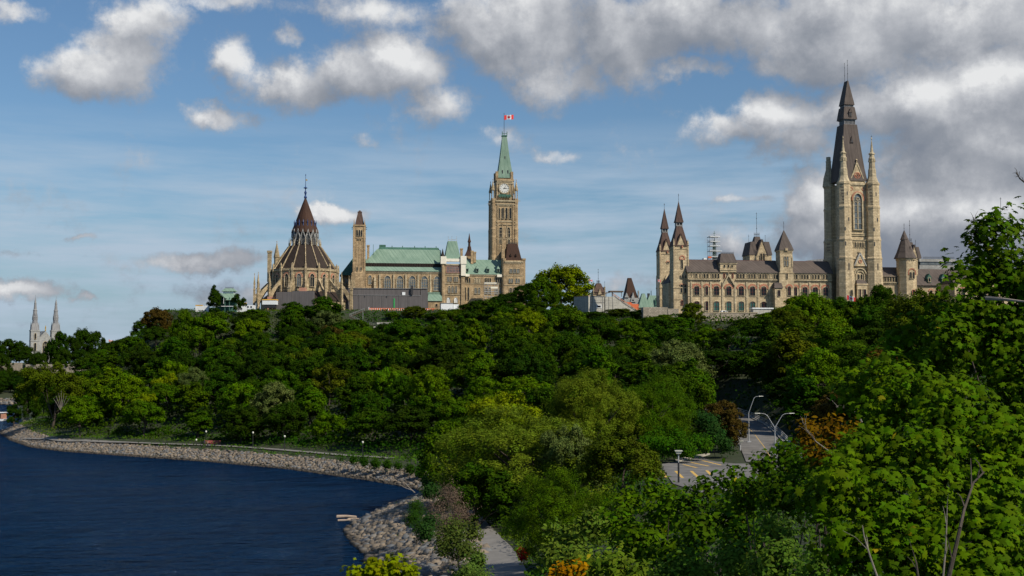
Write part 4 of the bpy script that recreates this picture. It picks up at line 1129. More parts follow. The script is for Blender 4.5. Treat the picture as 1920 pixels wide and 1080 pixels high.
for x in (1806, 1826, 1846, 1866, 1886, 1906): window(mb3, x, 6, 541, 556, 0, 'round', 'stone_trim', 'glass', 0, 0, .8, 'red_stone', 2.4, 1.2)
fp = Bld('ball_topped_mast', 'thin dark mast with ball ornaments rising above the maple top', 'mast', 1880, 420, 500, 0)
fp.part('mast', 'iron', lambda m: finial(m, 1880, 0, 520, 370, 1.2, 2))
# scaffold tower on the pale block
st = Bld('scaffold_tower', 'slim tiered scaffold tower rising above the pale building roof', 'scaffold', 1341.5, 480, 592, ROT)
def stf(m):
    for x in (1332.5, 1337, 1341.5, 1346, 1350.5):
        for y in (0, 18): m.tube((x, y, 592), (x, y, 443), .24, .24, 4)
    for r in (444, 453, 461.5, 471, 482, 490):
        for y in (0, 18): m.box(1332.5, 1350.5, y - .2, y + .2, r - 3.4, r - 3.9)
st.part('scaffold_frame', 'galvanised', stf)
st.part('scaffold_deck', 'white_paint', lambda m: [m.box(1332, 1351 + (3 if r > 465 else 0), -1, 19, r, r - 1.1) for r in (444, 453, 461.5, 471, 482)])
st.part('spire_tip', 'copper_dark_green', lambda m: (m.ring(1343, 9, [(5, 500), (2.4, 455), (.5, 447), (.3, 432)], 8), m.box(1341, 1345, 8.6, 9.4, 437, 436.4)))
st.part('site_hut', 'white_paint', lambda m: m.box(1320, 1329, 0, 10, 500, 484))
st.part('orange_sheet', 'orange_paint', lambda m: m.box(1328, 1334, -2, 2, 484.5, 481))

# ======== grey hoarding and site things on the hill
hd = Bld('grey_hoarding', 'long charcoal grey temporary enclosure in front of the gothic building', 'hoarding', 720, 560, 596, ROT)
hd.part('cladding', 'hoarding', lambda m: (m.box(636, 789, 0, 30, 600, 553), m.box(636, 788, 1, 30, 553, 541)))
hd.part('cladding', 'hoarding', lambda m: m.frus(789, 803, 0, 30, 600, 789, 802, 0, 30, 543))
hd.part('capping', 'lead_grey', lambda m: (m.box(636, 802, -.4, 30, 541.2, 540.4), m.box(636, 789, -.7, 0, 554, 553.2)))
hd.part('green_banner', 'green_panel', lambda m: m.box(738, 740.6, -.8, 0, 577, 559.5))
hd.part('white_panel', 'white_paint', lambda m: m.box(754, 760, -.4, 1, 553, 547.5))
hd.part('duct', 'iron', lambda m: (m.box(770, 774, -3, 0, 552, 540), m.box(771, 774.6, -1, 1, 541, 535)))
for x in (652, 673, 698, 716, 748, 765): hd.part('vertical_joint', 'iron', lambda m: m.box(x, x + .3, -.35, 0, 600, 554))
hd.part('vent', 'iron', lambda m: (m.box(683, 684.6, -.6, 0, 557.5, 554.5), m.box(724, 726, -.6, 0, 558, 555)))
bf = Bld('orange_barrier', 'orange and white striped site barrier below the grey hoarding', 'barrier', 750, 545, 592, ROT)
bf.part('panel', 'orange_paint', lambda m: m.box(692, 816, 0, 1, 587.4, 577.8))
bf.part('rail', 'white_paint', lambda m: (m.box(691, 816, -.8, 1.8, 589.5, 586.8), m.box(691.5, 692.5, -.6, 1, 588, 576)))
bf.part('post', 'white_paint', lambda m: [m.box(x, x + 1.1, -.6, 1.2, 587.6, 578.6) for x in np.arange(695, 815, 4.1)])
wc = Bld('white_container', 'white site container at the foot of the scaffold wrapped pavilion', 'container', 843, 560, 590, ROT)
wc.part('box', 'white_paint', lambda m: (m.box(827, 849.5, 0, 30, 584, 569), m.box(851, 861, 8, 20, 584, 570)))
wc.part('roof', 'lead_grey', lambda m: m.box(826.6, 850, -.6, 30.4, 569.2, 568))
wc.part('skid', 'iron', lambda m: m.box(827, 849, .5, 29, 586, 584))
wt = Bld('site_trailer', 'white site trailer with yellow roof edge beside the round library', 'trailer', 507, 530, 590, 0)
wt.part('box', 'white_paint', lambda m: m.box(492, 518.5, 0, 16, 571, 563)); wt.part('roof_edge', 'yellow_paint', lambda m: m.box(491.6, 519, -.5, 16.4, 563, 561)); wt.part('underframe', 'iron', lambda m: m.box(495, 516, 1, 15, 577, 571))
yb = Bld('yellow_topped_hoarding', 'low white hoarding with yellow top strip in front of the green pavilion', 'hoarding', 440, 505, 588, 0)
yb.part('panel', 'white_paint', lambda m: (m.box(413, 463, 0, 1, 588, 570), m.box(366, 392, 4, 5, 588, 573)))
yb.part('top_strip', 'yellow_paint', lambda m: (m.box(413, 463, -.4, 1.4, 570, 567.4), m.box(366, 380, 3.6, 5.4, 573, 571.4)))
wh = Bld('site_hut', 'row of pale site huts left of the library buttresses', 'hut', 470, 535, 590, 0)
wh.part('box', 'white_paint', lambda m: (m.box(462, 476, 0, 16, 584, 572), m.box(455, 461, 0, 8, 584, 574))); wh.part('window', 'glass', lambda m: (m.box(464, 467, -.3, 0, 577, 574), m.box(470, 473, -.3, 0, 577, 574)))

# ======== green pavilion at the cliff edge
gz = Bld('green_pavilion', 'small green victorian summer pavilion with tiered roof at the cliff edge', 'pavilion', 424, 500, 588, 0)
def gzr(m):
    m.frus(413, 437.5, 10, 34, 545, 417.5, 432.5, 17, 27, 539.5); m.frus(412.4, 438, 9, 35, 545.4, 413, 437.5, 10, 34, 544.6)
    m.frus(392, 446, -8, 52, 563, 402, 442, 2, 42, 557.6); m.frus(402, 442, 2, 42, 557.6, 415, 436, 12, 32, 549.6)
    m.prism([(405, 560), (416, 549.4), (427, 560), (424.5, 560), (416, 552), (407.5, 560)], -14, 6)
gz.part('roof', 'copper_green', gzr)
gz.part('cresting', 'iron', lambda m: (cresting(m, 417.5, 432.5, 22, 539.5, 3, 2),))
gz.part('lantern', 'white_paint', lambda m: (m.box(415.5, 435, 13, 31, 549.6, 545), ))
gz.part('arch_trim', 'white_paint', lambda m: band(m, 416, 13, 554, 570, 6, .7, -13.5, -12.5))
gz.part('post', 'copper_dark_green', lambda m: [m.box(x - .7, x + .7, y, y + 1.4, 588, 558) for x in (394, 401, 408.5, 423.5, 432, 444) for y in (-6, 46)])
gz.part('wall', 'copper_dark_green', lambda m: m.box(402, 440, 8, 36, 588, 560))
gz.part('railing', 'white_paint', lambda m: (m.box(393, 446, -7, -6.4, 575, 574), ))

# ======== concrete stair building, east tower, brown peaked roof, green roofs
cs = Bld('concrete_building', 'grey concrete site building with sloping stair wall beside the stone terrace', 'building', 1140, 480, 592, 10)
def csb(m):
    m.box(1103.5, 1133, 0, 60, 600, 556); m.box(1134.5, 1153, -1, 60, 600, 556.2)
    m.prism([(1153, 600), (1153, 556.2), (1176, 572.6), (1207, 591), (1207, 600)], -1, 24)
cs.part('wall', 'concrete', csb)
cs.part('coping', 'lead_grey', lambda m: (m.box(1102.8, 1133, -.8, 60, 556.4, 555.2), m.prism([(1153, 556.4), (1153, 555.4), (1176, 571.8), (1207, 590.2), (1207, 591.4), (1176, 573)], -1.6, 24.4)))
cs.part('panel_joint', 'lead_grey', lambda m: ([m.box(x, x + .35, -.5, 0, 600, 556.4) for x in (1110.5, 1129.5)], [m.box(x, x + .35, -1.5, -1, 600, 557) for x in (1141, 1148)], m.box(1103.5, 1133, -.5, 0, 567.4, 567)))
cs.part('window', 'white_paint', lambda m: m.box(1118, 1127.6, -.6, 1, 578, 571.4)); cs.part('pane', 'glass', lambda m: m.box(1119.4, 1126.2, -.8, 0, 576.6, 573))
def cst(m):
    for i in range(9):
        x = 1148 + i * 6; r = 549 + i * 4.0
        m.box(x, x + .7, 3, 4, r + 8, r)
    m.prism([(1148, 549), (1148, 548), (1200, 583), (1200, 584.4)], 3, 4); m.prism([(1150, 553), (1150, 552), (1200, 587), (1200, 588)], 3, 4)
cs.part('stair_rail', 'wood_orange', cst)
def csr(m):
    m.prism([(1122, 554), (1122, 552.6), (1144, 547), (1144, 548.6)], 2, 16); m.box(1144, 1169, 0, 16, 547.4, 545)
    for x in (1137, 1149, 1166): m.box(x - .4, x + .4, 2, 3, 556, 547)
cs.part('timber_canopy', 'wood_dark', csr)
cs.part('orange_netting', 'orange_paint', lambda m: (m.prism([(1176, 566), (1184, 566), (1200, 579), (1194, 580)], 6, 7), m.box(1186, 1200, 10, 11, 576, 569)))
cw = Bld('side_concrete_wall', 'darker angled concrete wall left of the concrete site building', 'wall', 1090, 481, 592, -55)
cw.part('wall', 'concrete', lambda m: m.frus(1076, 1103.4, 0, 3, 600, 1076, 1103.4, 0, 3, 556)); cw.part('coping', 'wood_orange', lambda m: m.box(1076, 1103.4, -.6, 3.6, 556, 555))
sr = Bld('stone_terrace_wall', 'rough pale stone retaining wall below the left turrets', 'retaining wall', 1240, 425, 620, 6)
sr.part('wall', 'stone_rubble', lambda m: (m.box(1206, 1252, 0, 20, 640, 576), m.box(1252, 1272, -1, 20, 640, 578.6)))
sr2 = Bld('stone_terrace_wall', 'rough stone retaining wall under the white van and arched windows', 'retaining wall', 1345, 413, 640, 6)
sr2.part('wall', 'stone_rubble', lambda m: (m.box(1288, 1420, 0, 40, 650, 586.4), m.box(1300, 1385, -5, 0, 650, 598)))
sr2.part('coping', 'stone_trim', lambda m: m.box(1288, 1420, -.8, 1.4, 586.6, 585.2))
ch = Bld('pink_terrace_container', 'pale grey flat roofed cabin at the foot of the pale building', 'cabin', 1430, 418, 600, 8)
ch.root.name = 'site_cabin'
ch.part('box', 'concrete', lambda m: m.box(1412, 1452, 0, 16, 604, 579)); ch.part('flat_roof', 'white_paint', lambda m: m.box(1410, 1454, -1.4, 17, 579.2, 577))
va = Bld('white_van', 'white van parked on the terrace in front of the arched windows', 'van', 1357, 421, 588.4, 8)
va.part('body', 'white_paint', lambda m: m.prism([(1352.5, 587.4), (1352.5, 583), (1353.5, 582.2), (1360.6, 582.2), (1363.6, 584.6), (1366, 585.2), (1366, 587.4)], 0, 10))
va.part('window', 'glass', lambda m: (m.box(1355, 1359, -.15, .2, 585, 583.2), m.prism([(1360, 585), (1360, 583.2), (1361, 583.2), (1362.8, 585)], -.15, .2)))
for x in (1355, 1363.4):
    va.part('wheel', 'iron', lambda m: m.prism([(x + 1.5 * math.cos(t * math.pi / 6), 587.2 + 1.5 * math.sin(t * math.pi / 6)) for t in range(12)], -.2, 1.2))
et = Bld('east_towered_block', 'far stone tower with crested peak behind the concrete building', 'tower', 1124, 700, 592, 10)
def etr(m):
    m.frus(1113, 1134, -2, 20, 548, 1120, 1128, 5, 13, 531)
    for s in (-1, 1): m.frus(1124 + s * 7 - 4, 1124 + s * 7 + 4, -1, 18, 552, 1124 + s * 7 - 1.5, 1124 + s * 7 + 1.5, 4, 14, 538)
et.part('roof', 'slate_brown', etr)
et.part('wall', 'stone_tan', lambda m: (m.box(1112, 1135, 0, 20, 592, 548), m.prism([(1120.5, 552), (1124, 541), (1128, 552)], -2.6, 4), m.box(1112, 1114, -1, 3, 552, 537.5), m.box(1133, 1135, -1, 3, 552, 537.5)))
et.part('finial', 'iron', lambda m: (cresting(m, 1121, 1127, 9, 531, 6, 1.2), finial(m, 1124, 9, 531, 503, .8, 2), finial(m, 1113, 1, 538, 527, .5, 1), finial(m, 1134, 1, 538, 527, .5, 1)))
cl = Bld('brown_peaked_hotel', 'tall steep brown copper peaked roof with stone gables in the gap', 'hotel', 1185, 760, 592, 10)
cl.part('roof', 'copper_brown', lambda m: (m.frus(1173.5, 1196.5, 0, 24, 558.5, 1180, 1186.5, 9, 14, 520.5),))
cl.part('wall', 'stone_grey', lambda m: (m.box(1170, 1199, -2, 26, 592, 558.5), m.prism([(1181, 566), (1186, 548), (1191, 566)], -4, 2), m.prism([(1170, 558), (1174, 549), (1178, 558)], -4, 2), m.box(1196, 1198, -2, 2, 560, 545)))
cl.part('window', 'glass', lambda m: (m.box(1184, 1187.6, -4.3, -3.9, 564, 562),))
gr = Bld('green_roofed_block', 'two hipped green copper roofs left of the paired turrets', 'building', 1220, 650, 592, 10)
gr.part('roof', 'copper_green', lambda m: (m.frus(1197, 1219, 0, 20, 577, 1206, 1211, 7, 12, 550), m.frus(1212, 1250, 10, 34, 577, 1222, 1248, 16, 26, 553)))
gr.part('wall', 'stone_tan', lambda m: m.box(1198, 1249, 2, 30, 600, 576.5)); gr.part('chimney', 'iron', lambda m: (m.box(1219, 1223, 16, 20, 556, 549), m.box(1225, 1226, 16, 17, 553, 544)))
gr.part('dormer', 'copper_dark_green', lambda m: m.frus(1231, 1234, 8, 12, 572, 1232, 1233, 9, 12, 558))

# ======== cathedral far left
cd = Bld('twin_spired_cathedral', 'distant grey cathedral with two tall silver tiered spires', 'cathedral', 83, 1150, 672, 30, refrow=640)
def spir(px, dy, tip):
    def wl(m):
        m.box(px - 8.4, px + 8.4, dy, dy + 17, 690, 619); m.box(px - 9, px + 9, dy - .6, dy + 17.6, 640, 639); m.box(px - 9, px + 9, dy - .6, dy + 17.6, 621, 619)
    t_ = cd.part('tower', 'stone_grey', wl)
    def sp(m):
        c = dy + 8.5
        m.frus(px - 7.6, px + 7.6, c - 7.6, c + 7.6, 619, px - 5.4, px + 5.4, c - 5.4, c + 5.4, 606)
        m.ring(px, c, [(5.2, 606), (4.8, 596), (5.4, 595), (4.2, 593), (3.8, 583), (4.3, 582), (3.0, 580), (2.2, 570), (2.4, 569), (.3, tip + 6), (.2, tip)], 8)
        for sx in (-1, 1):
            for sy in (-1, 1): m.frus(px + sx * 6.6 - 1, px + sx * 6.6 + 1, c + sy * 6.6 - 1, c + sy * 6.6 + 1, 619, px + sx * 6.6 - .1, px + sx * 6.6 + .1, c + sy * 6.6 - .1, c + sy * 6.6 + .1, 603)
        for k in range(8):
            a = k * math.pi / 4
            m.ring(px + 4.8 * math.cos(a), c + 4.8 * math.sin(a), [(.6, 600), (.5, 594), (.05, 588)], 4)
    cd.part('spire', 'lead_grey', sp)
    window(cd, px + 0, 3, 625, 636, dy, 'pointed', 'stone_trim', 'glass', t=.6); window(cd, px, 4, 643, 658, dy, 'pointed', 'stone_trim', 'glass', t=.6)
spir(66, 0, 553); spir(105, 0, 554)
cd.part('nave_wall', 'stone_grey', lambda m: (m.prism([(74, 690), (74, 634), (85.5, 620), (97, 634), (97, 690)], 3, 90),))
cd.part('statue', 'gold', lambda m: m.ring(85.5, 4, [(1.4, 620), (1.0, 616), (1.4, 614), (.2, 610)], 6))
window(cd, 85.5, 9, 640, 662, 3, 'pointed', 'stone_trim', 'glass', 2, 1, .8)
fw = Bld('riverside_wall', 'distant grey retaining wall across the bay below dark trees', 'retaining wall', 60, 800, 700, 0, refrow=690)
fw.part('wall', 'stone_rubble', lambda m: (m.box(-30, 40, 0, 5, 720, 680), m.box(40, 160, 20, 25, 720, 683)))
fl = Bld('statue_plinth', 'small pale stone plinth on the crest left of the hill trees', 'plinth', 207, 640, 660, 0, refrow=650)
fl.part('plinth', 'stone_pale', lambda m: (m.box(204.6, 209, 0, 4, 665, 641), m.box(203.8, 209.8, -.6, 4.6, 641, 639.6)))

# boat
bt = thing('tour_boat', 'white river boat with a red cabin end at the left edge', 'boat', (*G(-9, 789), .0), .05)
m = MB(); m.hexa([(-7, -2, -.3), (3.6, -1.8, -.3), (3.6, 1.8, -.3), (-7, 2, -.3), (-7.4, -2.3, .9), (4.3, -1.9, .9), (4.3, 1.9, .9), (-7.4, 2.3, .9)]); m.build('hull', 'white_paint', bt)
m = MB(); m.box(-7.2, 4.2, -2.3, 2.3, 3.3, 3.55); m.build('canopy', 'white_paint', bt)
m = MB(); m.box(2.9, 3.9, -2, 2, .9, 3.3); m.build('cabin', 'brick_pink', bt)
m = MB(); m.box(-6.8, 2.6, -1.8, 1.8, .9, 3.3); m.build('window_band', 'glass', bt)
# ---------------------------------------------------------------- roads, paths, lamps
def resample(pts, step):
    out = []
    for a, b_ in zip(pts, pts[1:]):
        d = math.hypot(b_[0] - a[0], b_[1] - a[1]); n = max(1, int(d / step))
        for k in range(n): out.append(tuple(a[i] + (b_[i] - a[i]) * k / n for i in range(len(a))))
    out.append(tuple(pts[-1])); return out
def smooth(pts, it=3):
    for _ in range(it):
        o = [pts[0]]
        for a, b_ in zip(pts, pts[1:]):
            o.append(tuple(.75 * x + .25 * y for x, y in zip(a, b_))); o.append(tuple(.25 * x + .75 * y for x, y in zip(a, b_)))
        o.append(pts[-1]); pts = o
    return pts
def ribbon(name, pts, w, mat, dz=.12, label=None, off=0.0, dash=None, ztable=None, parent=None, kind='structure'):
    pts = resample(pts, 1.0); V = []; Fc = []
    n = len(pts)
    for i, p in enumerate(pts):
        a = pts[max(0, i - 2)]; b_ = pts[min(n - 1, i + 2)]
        dx, dy = b_[0] - a[0], b_[1] - a[1]; l = math.hypot(dx, dy) or 1
        nx, ny = dy / l, -dx / l
        for s in (-w / 2, w / 2):
            x, y = p[0] + nx * (s + off), p[1] + ny * (s + off)
            z = p[2] if len(p) > 2 else max(tz(x, y), tz(p[0], p[1]))
            V.append((x, y, z + dz))
    for i in range(n - 1):
        if dash and (i % dash[0]) >= dash[1]: continue
        Fc.append([2 * i, 2 * i + 1, 2 * i + 3, 2 * i + 2])
    m = MB(); m.v = V; m.f = Fc
    o = m.build(name, mat, parent)
    if kind and not parent: tag(o, label, kind=kind)
    return o
nearpath = smooth([G(860, 955, 3.2), G(905, 1003, 3.4), G(930, 1028, 3.4), G(947, 1080, 3.6), G(960, 1180, 3.8), G(960, 1350, 4.2)])
ribbon('path', nearpath, 4.4, 'path_asphalt', .16, 'grey riverside cycle path with a yellow centre line')
ribbon('path_centre_line', nearpath, .14, 'yellow_line', .172, 'yellow centre line on the cycle path')
shpath = smooth([G(48, 809, 3.1), G(110, 819, 3.1), G(180, 824, 3.1), G(300, 830, 3.1), G(400, 833.5, 3.1), G(500, 840, 3.1), G(600, 848, 3.1), G(660, 853.5, 3.1), G(700, 856, 3.1), G(735, 859, 3.1)])
ribbon('path', shpath, 2.3, 'path_asphalt', .2, 'pale footpath running behind the stone shore of the bay')
# car park
m = MB(); n = len(PARK); m.v = [(x, y, 8.1) for x, y in PARK]; m.f = [list(range(n))]
tag(m.build('car_park', 'asphalt'), 'small asphalt car park with slanted yellow bay lines', kind='structure')
m = MB()
def stripe(a, b_, w=.22):
    (x0, y0), (x1, y1) = G(*a, 8.1), G(*b_, 8.1); dx, dy = x1 - x0, y1 - y0; l = math.hypot(dx, dy); nx, ny = dy / l * w, -dx / l * w
    k = len(m.v); m.v += [(x0 - nx, y0 - ny, 8.106), (x0 + nx, y0 + ny, 8.106), (x1 + nx, y1 + ny, 8.106), (x1 - nx, y1 - ny, 8.106)]; m.f.append([k, k + 1, k + 2, k + 3])
for a, b_ in (((1241, 884), (1249, 895)), ((1267, 883), (1280, 896)), ((1296, 883), (1309, 895)), ((1325, 882), (1333, 890)), ((1281, 871), (1307, 877)), ((1296, 867), (1329, 874)), ((1317, 863.5), (1352, 872)), ((1343, 859.5), (1366, 866)), ((1366, 857), (1388, 862)), ((1400, 853), (1416, 858))):
    stripe(a, b_)
tag(m.build('bay_markings', 'yellow_line'), 'faded yellow bay lines painted on the car park', kind='structure')
m = MB()
kp = [G(1270, 868, 8), G(1300, 860, 8), G(1345, 853.5, 8), G(1366, 852, 8)]
kp = resample(kp, 1)
for a, b_ in zip(kp, kp[1:]): m.hexa([(a[0], a[1], 8), (b_[0], b_[1], 8), (b_[0], b_[1] + 2.6, 8), (a[0], a[1] + 2.6, 8), (a[0], a[1], 8.26), (b_[0], b_[1], 8.26), (b_[0], b_[1] + 2.6, 8.32), (a[0], a[1] + 2.6, 8.32)])
tag(m.build('pavement', 'kerb_stone'), 'pale kerbed pavement strip along the back of the car park', kind='structure')
rd = ROADP
ribbon('road', rd, 8.5, 'asphalt', .14, 'asphalt road climbing left behind the car park')
ribbon('road_line', rd, .12, 'yellow_line', .146, 'yellow line along the climbing road')
ribbon('road_edge', rd, .5, 'kerb_stone', .26, 'kerb along the climbing road', off=4.4)
gr_ = thing('guard_rail', 'pale metal guard rail on a low kerb beside the climbing road', 'guard rail', (0, 0, 0))
m = MB(); m2 = MB(); rr = resample(rd, 2.0)
pr = None
for i, p in enumerate(rr):
    a = rr[max(0, i - 1)]; b_ = rr[min(len(rr) - 1, i + 1)]; dx, dy = b_[0] - a[0], b_[1] - a[1]; l = math.hypot(dx, dy)
    q = (p[0] + dy / l * 4.9, p[1] - dx / l * 4.9, p[2] + .2)
    m2.tube(q, (q[0], q[1], q[2] + 1.0), .05, .05, 4)
    if pr:
        for h_ in (.95, .55): m.tube((pr[0], pr[1], pr[2] + h_), (q[0], q[1], q[2] + h_), .07, .07, 4)
        m.tube((pr[0], pr[1], pr[2] + .12), (q[0], q[1], q[2] + .12), .16, .16, 4)
    pr = q
m.build('rail', 'galvanised', gr_); m2.build('post', 'galvanised', gr_)

def arm_lamp(name, label, px, base, top, z, arms, group=None, mat='galvanised'):
    x, y = G(px, base, z); z = tz(x, y)
    H = zrow(top, y) - z; s = y / F
    t_ = thing(name, label, 'street lamp', (x, y, z), 0, group)
    joint = H - 3.0 * (1 if len(arms) == 1 else .75)
    m = MB(); m.tube((0, 0, 0), (0, 0, joint), .11, .07, 8); m.box(-.35, .35, -.35, .35, 0, .3); m.build('pole', mat, t_)
    for sx, ln in arms:
        m = MB(); pts = [(0, 0, joint - .1), (sx * ln * .35, 0, joint + (H - joint) * .6), (sx * ln * .55, 0, H - .1), (sx * ln, 0, H)]
        pts = [tuple(p) for p in smooth(pts, 2)]
        m.path(pts, .055, .035, 6); a = m.build('arm', mat, t_)
        m = MB(); m.hexa([(sx * ln * .96, -.14, H - .06), (sx * (ln + .75), -.1, H - .02), (sx * (ln + .75), .1, H - .02), (sx * ln * .96, .14, H - .06), (sx * ln * .96, -.12, H + .08), (sx * (ln + .75), -.08, H + .06), (sx * (ln + .75), .08, H + .06), (sx * ln * .96, .12, H + .08)]); m.build('lamp_head', 'lamp_glass', a)
    return t_
arm_lamp('street_lamp', 'tall silver street lamp with a single curved arm at the car park edge', 1404.5, 839, 743, 8.3, [(1, 2.0)])
arm_lamp('street_lamp', 'silver street lamp with two spreading arms beside the road', 1453.5, 858, 775, 8.5, [(-1, 2.5), (1, 2.5)])
def short_lamp(label, px, base, top, z, col):
    x, y = G(px, base, z); z = tz(x, y); H = zrow(top, y) - z
    t_ = thing('park_lamp', label, 'lamp post', (x, y, z), 0, 'short square headed lamps by the car park')
    m = MB(); m.tube((0, 0, 0), (0, 0, H * .62), .13, .12, 8); m.build('lower_pole', col, t_)
    m = MB(); m.tube((0, 0, H * .62), (0, 0, H - .5), .09, .09, 8); m.build('pole', 'galvanised', t_)
    m = MB(); m.frus(-.3, .3, -.3, .3, H - .55, -.42, .42, -.42, .42, H - .2); m.box(-.5, .5, -.5, .5, H - .2, H - .1); m.build('lamp_head', 'lamp_glass', t_)
short_lamp('lamp post with black lower pole standing in front of the car park', 1272.5, 906, 843, 8, 'iron')
short_lamp('small pale square headed lamp between the rust tree and the silver lamp', 1388, 850, 825, 8.2, 'galvanised')
x, y = G(1294, 772, 14)
t_ = thing('sign_pole', 'thin pale leaning pole beside the road above the willows', 'pole', (x, y, tz(x, y)))
m = MB(); m.tube((0, 0, 0), (-.35, 0, zrow(733, y) - tz(x, y)), .1, .08, 6); m.build('shaft', 'galvanised', t_)
def globe(label, px, base, top, D=None):
    x, y = G(px, base, 3.2); z = tz(x, y); H = zrow(top, y) - z
    t_ = thing('globe_lamp', label, 'lamp post', (x, y, z), 0, 'globe lamps along the shore path')
    m = MB(); m.tube((0, 0, 0), (0, 0, H - .2), .09, .06, 6); m.build('pole', 'iron', t_)
    m = MB(); m.sphere((0, 0, H), .25); m.build('globe', 'lamp_glass', t_, True)
for lb_, px, bs, tp in (('globe lamp post beside the two red benches', 386, 832, 809), ('yellowish globe lamp post in shade right of the red benches', 474, 838, 811), ('bright globe lamp post in shade below the library', 533.5, 842, 818), ('globe lamp post near the pale rocks below the hoarding', 680, 853, 829), ('low globe lamp left of the red benches', 368, 831, 824.5)):
    globe(lb_, px, bs, tp)
def bench(label, px, base):
    x, y = G(px, base, 3.2); z = tz(x, y)
    t_ = thing('park_bench', label, 'bench', (x, y, z), .15, 'red benches on the shore path')
    m = MB(); m.box(-1.3, 1.3, -.3, .3, .42, .5); m.build('seat', 'rust_red', t_)
    m = MB(); m.frus(-1.3, 1.3, .28, .36, .5, -1.3, 1.3, .42, .5, 1.15); m.build('backrest', 'rust_red', t_)
    for s in (-1, 1):
        m = MB(); m.box(s * 1.1 - .05, s * 1.1 + .05, -.28, -.2, 0, .42); m.box(s * 1.1 - .05, s * 1.1 + .05, .2, .28, 0, .42); m.build('leg', 'iron', t_)
bench('red bench nearer to the walker on the shore path', 393, 831.5); bench('red bench right of its twin on the shore path', 403.5, 832)
def person(label, px, base, top_mat, leg_mat, step=.22, face=0):
    x, y = G(px, base, 3.2); z = tz(x, y) + .1
    V = [(0, 0, .92), (0, .02, 1.15), (0, .03, 1.42), (0, .02, 1.54), (0, 0, 1.68), (0, 0, 1.8),
         (-.11, 0, .88), (-.13, -step, .48), (-.13, -step * .6, .08), (-.13, -step - .1, .03),
         (.11, 0, .88), (.13, step * .6, .5), (.13, step * 1.4, .1), (.13, step * 1.3 - .14, .03),
         (-.2, .02, 1.4), (-.26, .1, 1.13), (-.25, -.02, .88), (.2, .02, 1.4), (.26, -.06, 1.13), (.25, -.2, .92)]
    E = [(0, 1), (1, 2), (2, 3), (3, 4), (4, 5), (0, 6), (6, 7), (7, 8), (8, 9), (0, 10), (10, 11), (11, 12), (12, 13), (2, 14), (14, 15), (15, 16), (2, 17), (17, 18), (18, 19)]
    rad = [.15, .15, .17, .06, .11, .08, .1, .07, .05, .05, .1, .07, .05, .05, .06, .045, .035, .06, .045, .035]
    me = bpy.data.meshes.new('person'); me.from_pydata(V, E, []); me.update()
    o = bpy.data.objects.new('person', me); link(o); tag(o, label, 'person')
    o.location = (x, y, z); o.rotation_euler = (0, 0, face)
    bm = bmesh.new(); bm.from_mesh(me); lay = bm.verts.layers.skin.verify(); bm.verts.ensure_lookup_table()
    for i, r in enumerate(rad): bm.verts[i][lay].radius = (r, r); bm.verts[i][lay].use_root = (i == 0)
    bm.to_mesh(me); bm.free()
    sk = o.modifiers.new('skin', 'SKIN')
    sb = o.modifiers.new('sub', 'SUBSURF'); sb.levels = 1; sb.render_levels = 1
    me.materials.append(MATS[leg_mat])
    m = MB(); m.ring(0, .02, [(.2, .95), (.2, 1.15), (.23, 1.38), (.12, 1.5)], 8, sy=.75); m.build('jacket', top_mat, o)
    m = MB(); m.sphere((0, .01, 1.72), .125, 8, 5, 1.2); m.build('hair', 'wood_dark', o)
person('person in dark clothes walking left of the red benches', 383.3, 834, 'dark_cloth', 'dark_cloth', .24, 1.3)
person('person in a dull red top beside the nearer red bench', 389.5, 835, 'brick_pink', 'dark_cloth', .18, 1.5)

# driftwood
def log(label, a, b_, r=.22):
    (x0, y0), (x1, y1) = G(*a, .15), G(*b_, .15)
    m = MB(); m.path([(x0, y0, .12), ((x0 + x1) / 2, (y0 + y1) / 2 + .1, .22), (x1, y1, .18)], r, r * .6, 7)
    tag(m.build('driftwood_log', 'driftwood'), label, 'log', 'driftwood logs off the stone point')
log('pale reddish driftwood log lying farthest out in the water', (632, 968.5), (668, 969.5), .28)
log('thin driftwood log floating just nearer the stone point', (634, 975.5), (672, 976.5), .18)
log('short driftwood log touching the rocks of the point', (652, 972.8), (673, 973), .14)
x0, y0 = G(778, 922, .2)
br = MB(); br.path([(x0, y0, 0), (x0 - 1.2, y0 + .5, 1.0), (x0 - 2.4, y0 + .6, 2.3)], .12, .05, 5); br.path([(x0 - .6, y0, .5), (x0 - 2.0, y0, 1.0), (x0 - 3.0, y0, 1.7)], .08, .03, 5)
tag(br.build('bare_branch', 'bark_pale'), 'bleached bare branch leaning over the water in the cove', 'branch')

# stair on the bluff
sx_, sy_ = P(650, 592, 520).x, 505
sw = thing('hillside_stair', 'dark stair with pale rails zigzagging down below the grey hoarding', 'stairs', (0, 0, 0))
def flight(mb, mr_, a, b_):
    A = Vector(a); B = Vector(b_)
    for dy in (0, 1.8):
        mb.tube(A + Vector((0, dy, 0)), B + Vector((0, dy, 0)),   .15, .15, 4)
        mr_.tube(A + Vector((0, dy, 1.1)), B + Vector((0, dy, 1.1)), .05, .05, 4)
        n = 8
        for k in range(n + 1):
            p = A.lerp(B, k / n) + Vector((0, dy, 0)); mr_.tube(p, p + Vector((0, 0, 1.1)), .05, .05, 4)
    n = 18
    for k in range(n):
        p = A.lerp(B, (k + .5) / n); mb.box(p.x - .25, p.x + .25, p.y, p.y + 1.8, p.z, p.z + .12)
mb1 = MB(); mr1 = MB()
flight(mb1, mr1, P(683, 583, 500), P(655, 594, 498)); flight(mb1, mr1, P(655, 594, 496), P(679, 606, 494)); flight(mb1, mr1, P(679, 606, 494), P(706, 612, 490)); 
mb1.build('steps', 'wood_dark', sw); mr1.build('railing', 'lead_grey', sw)
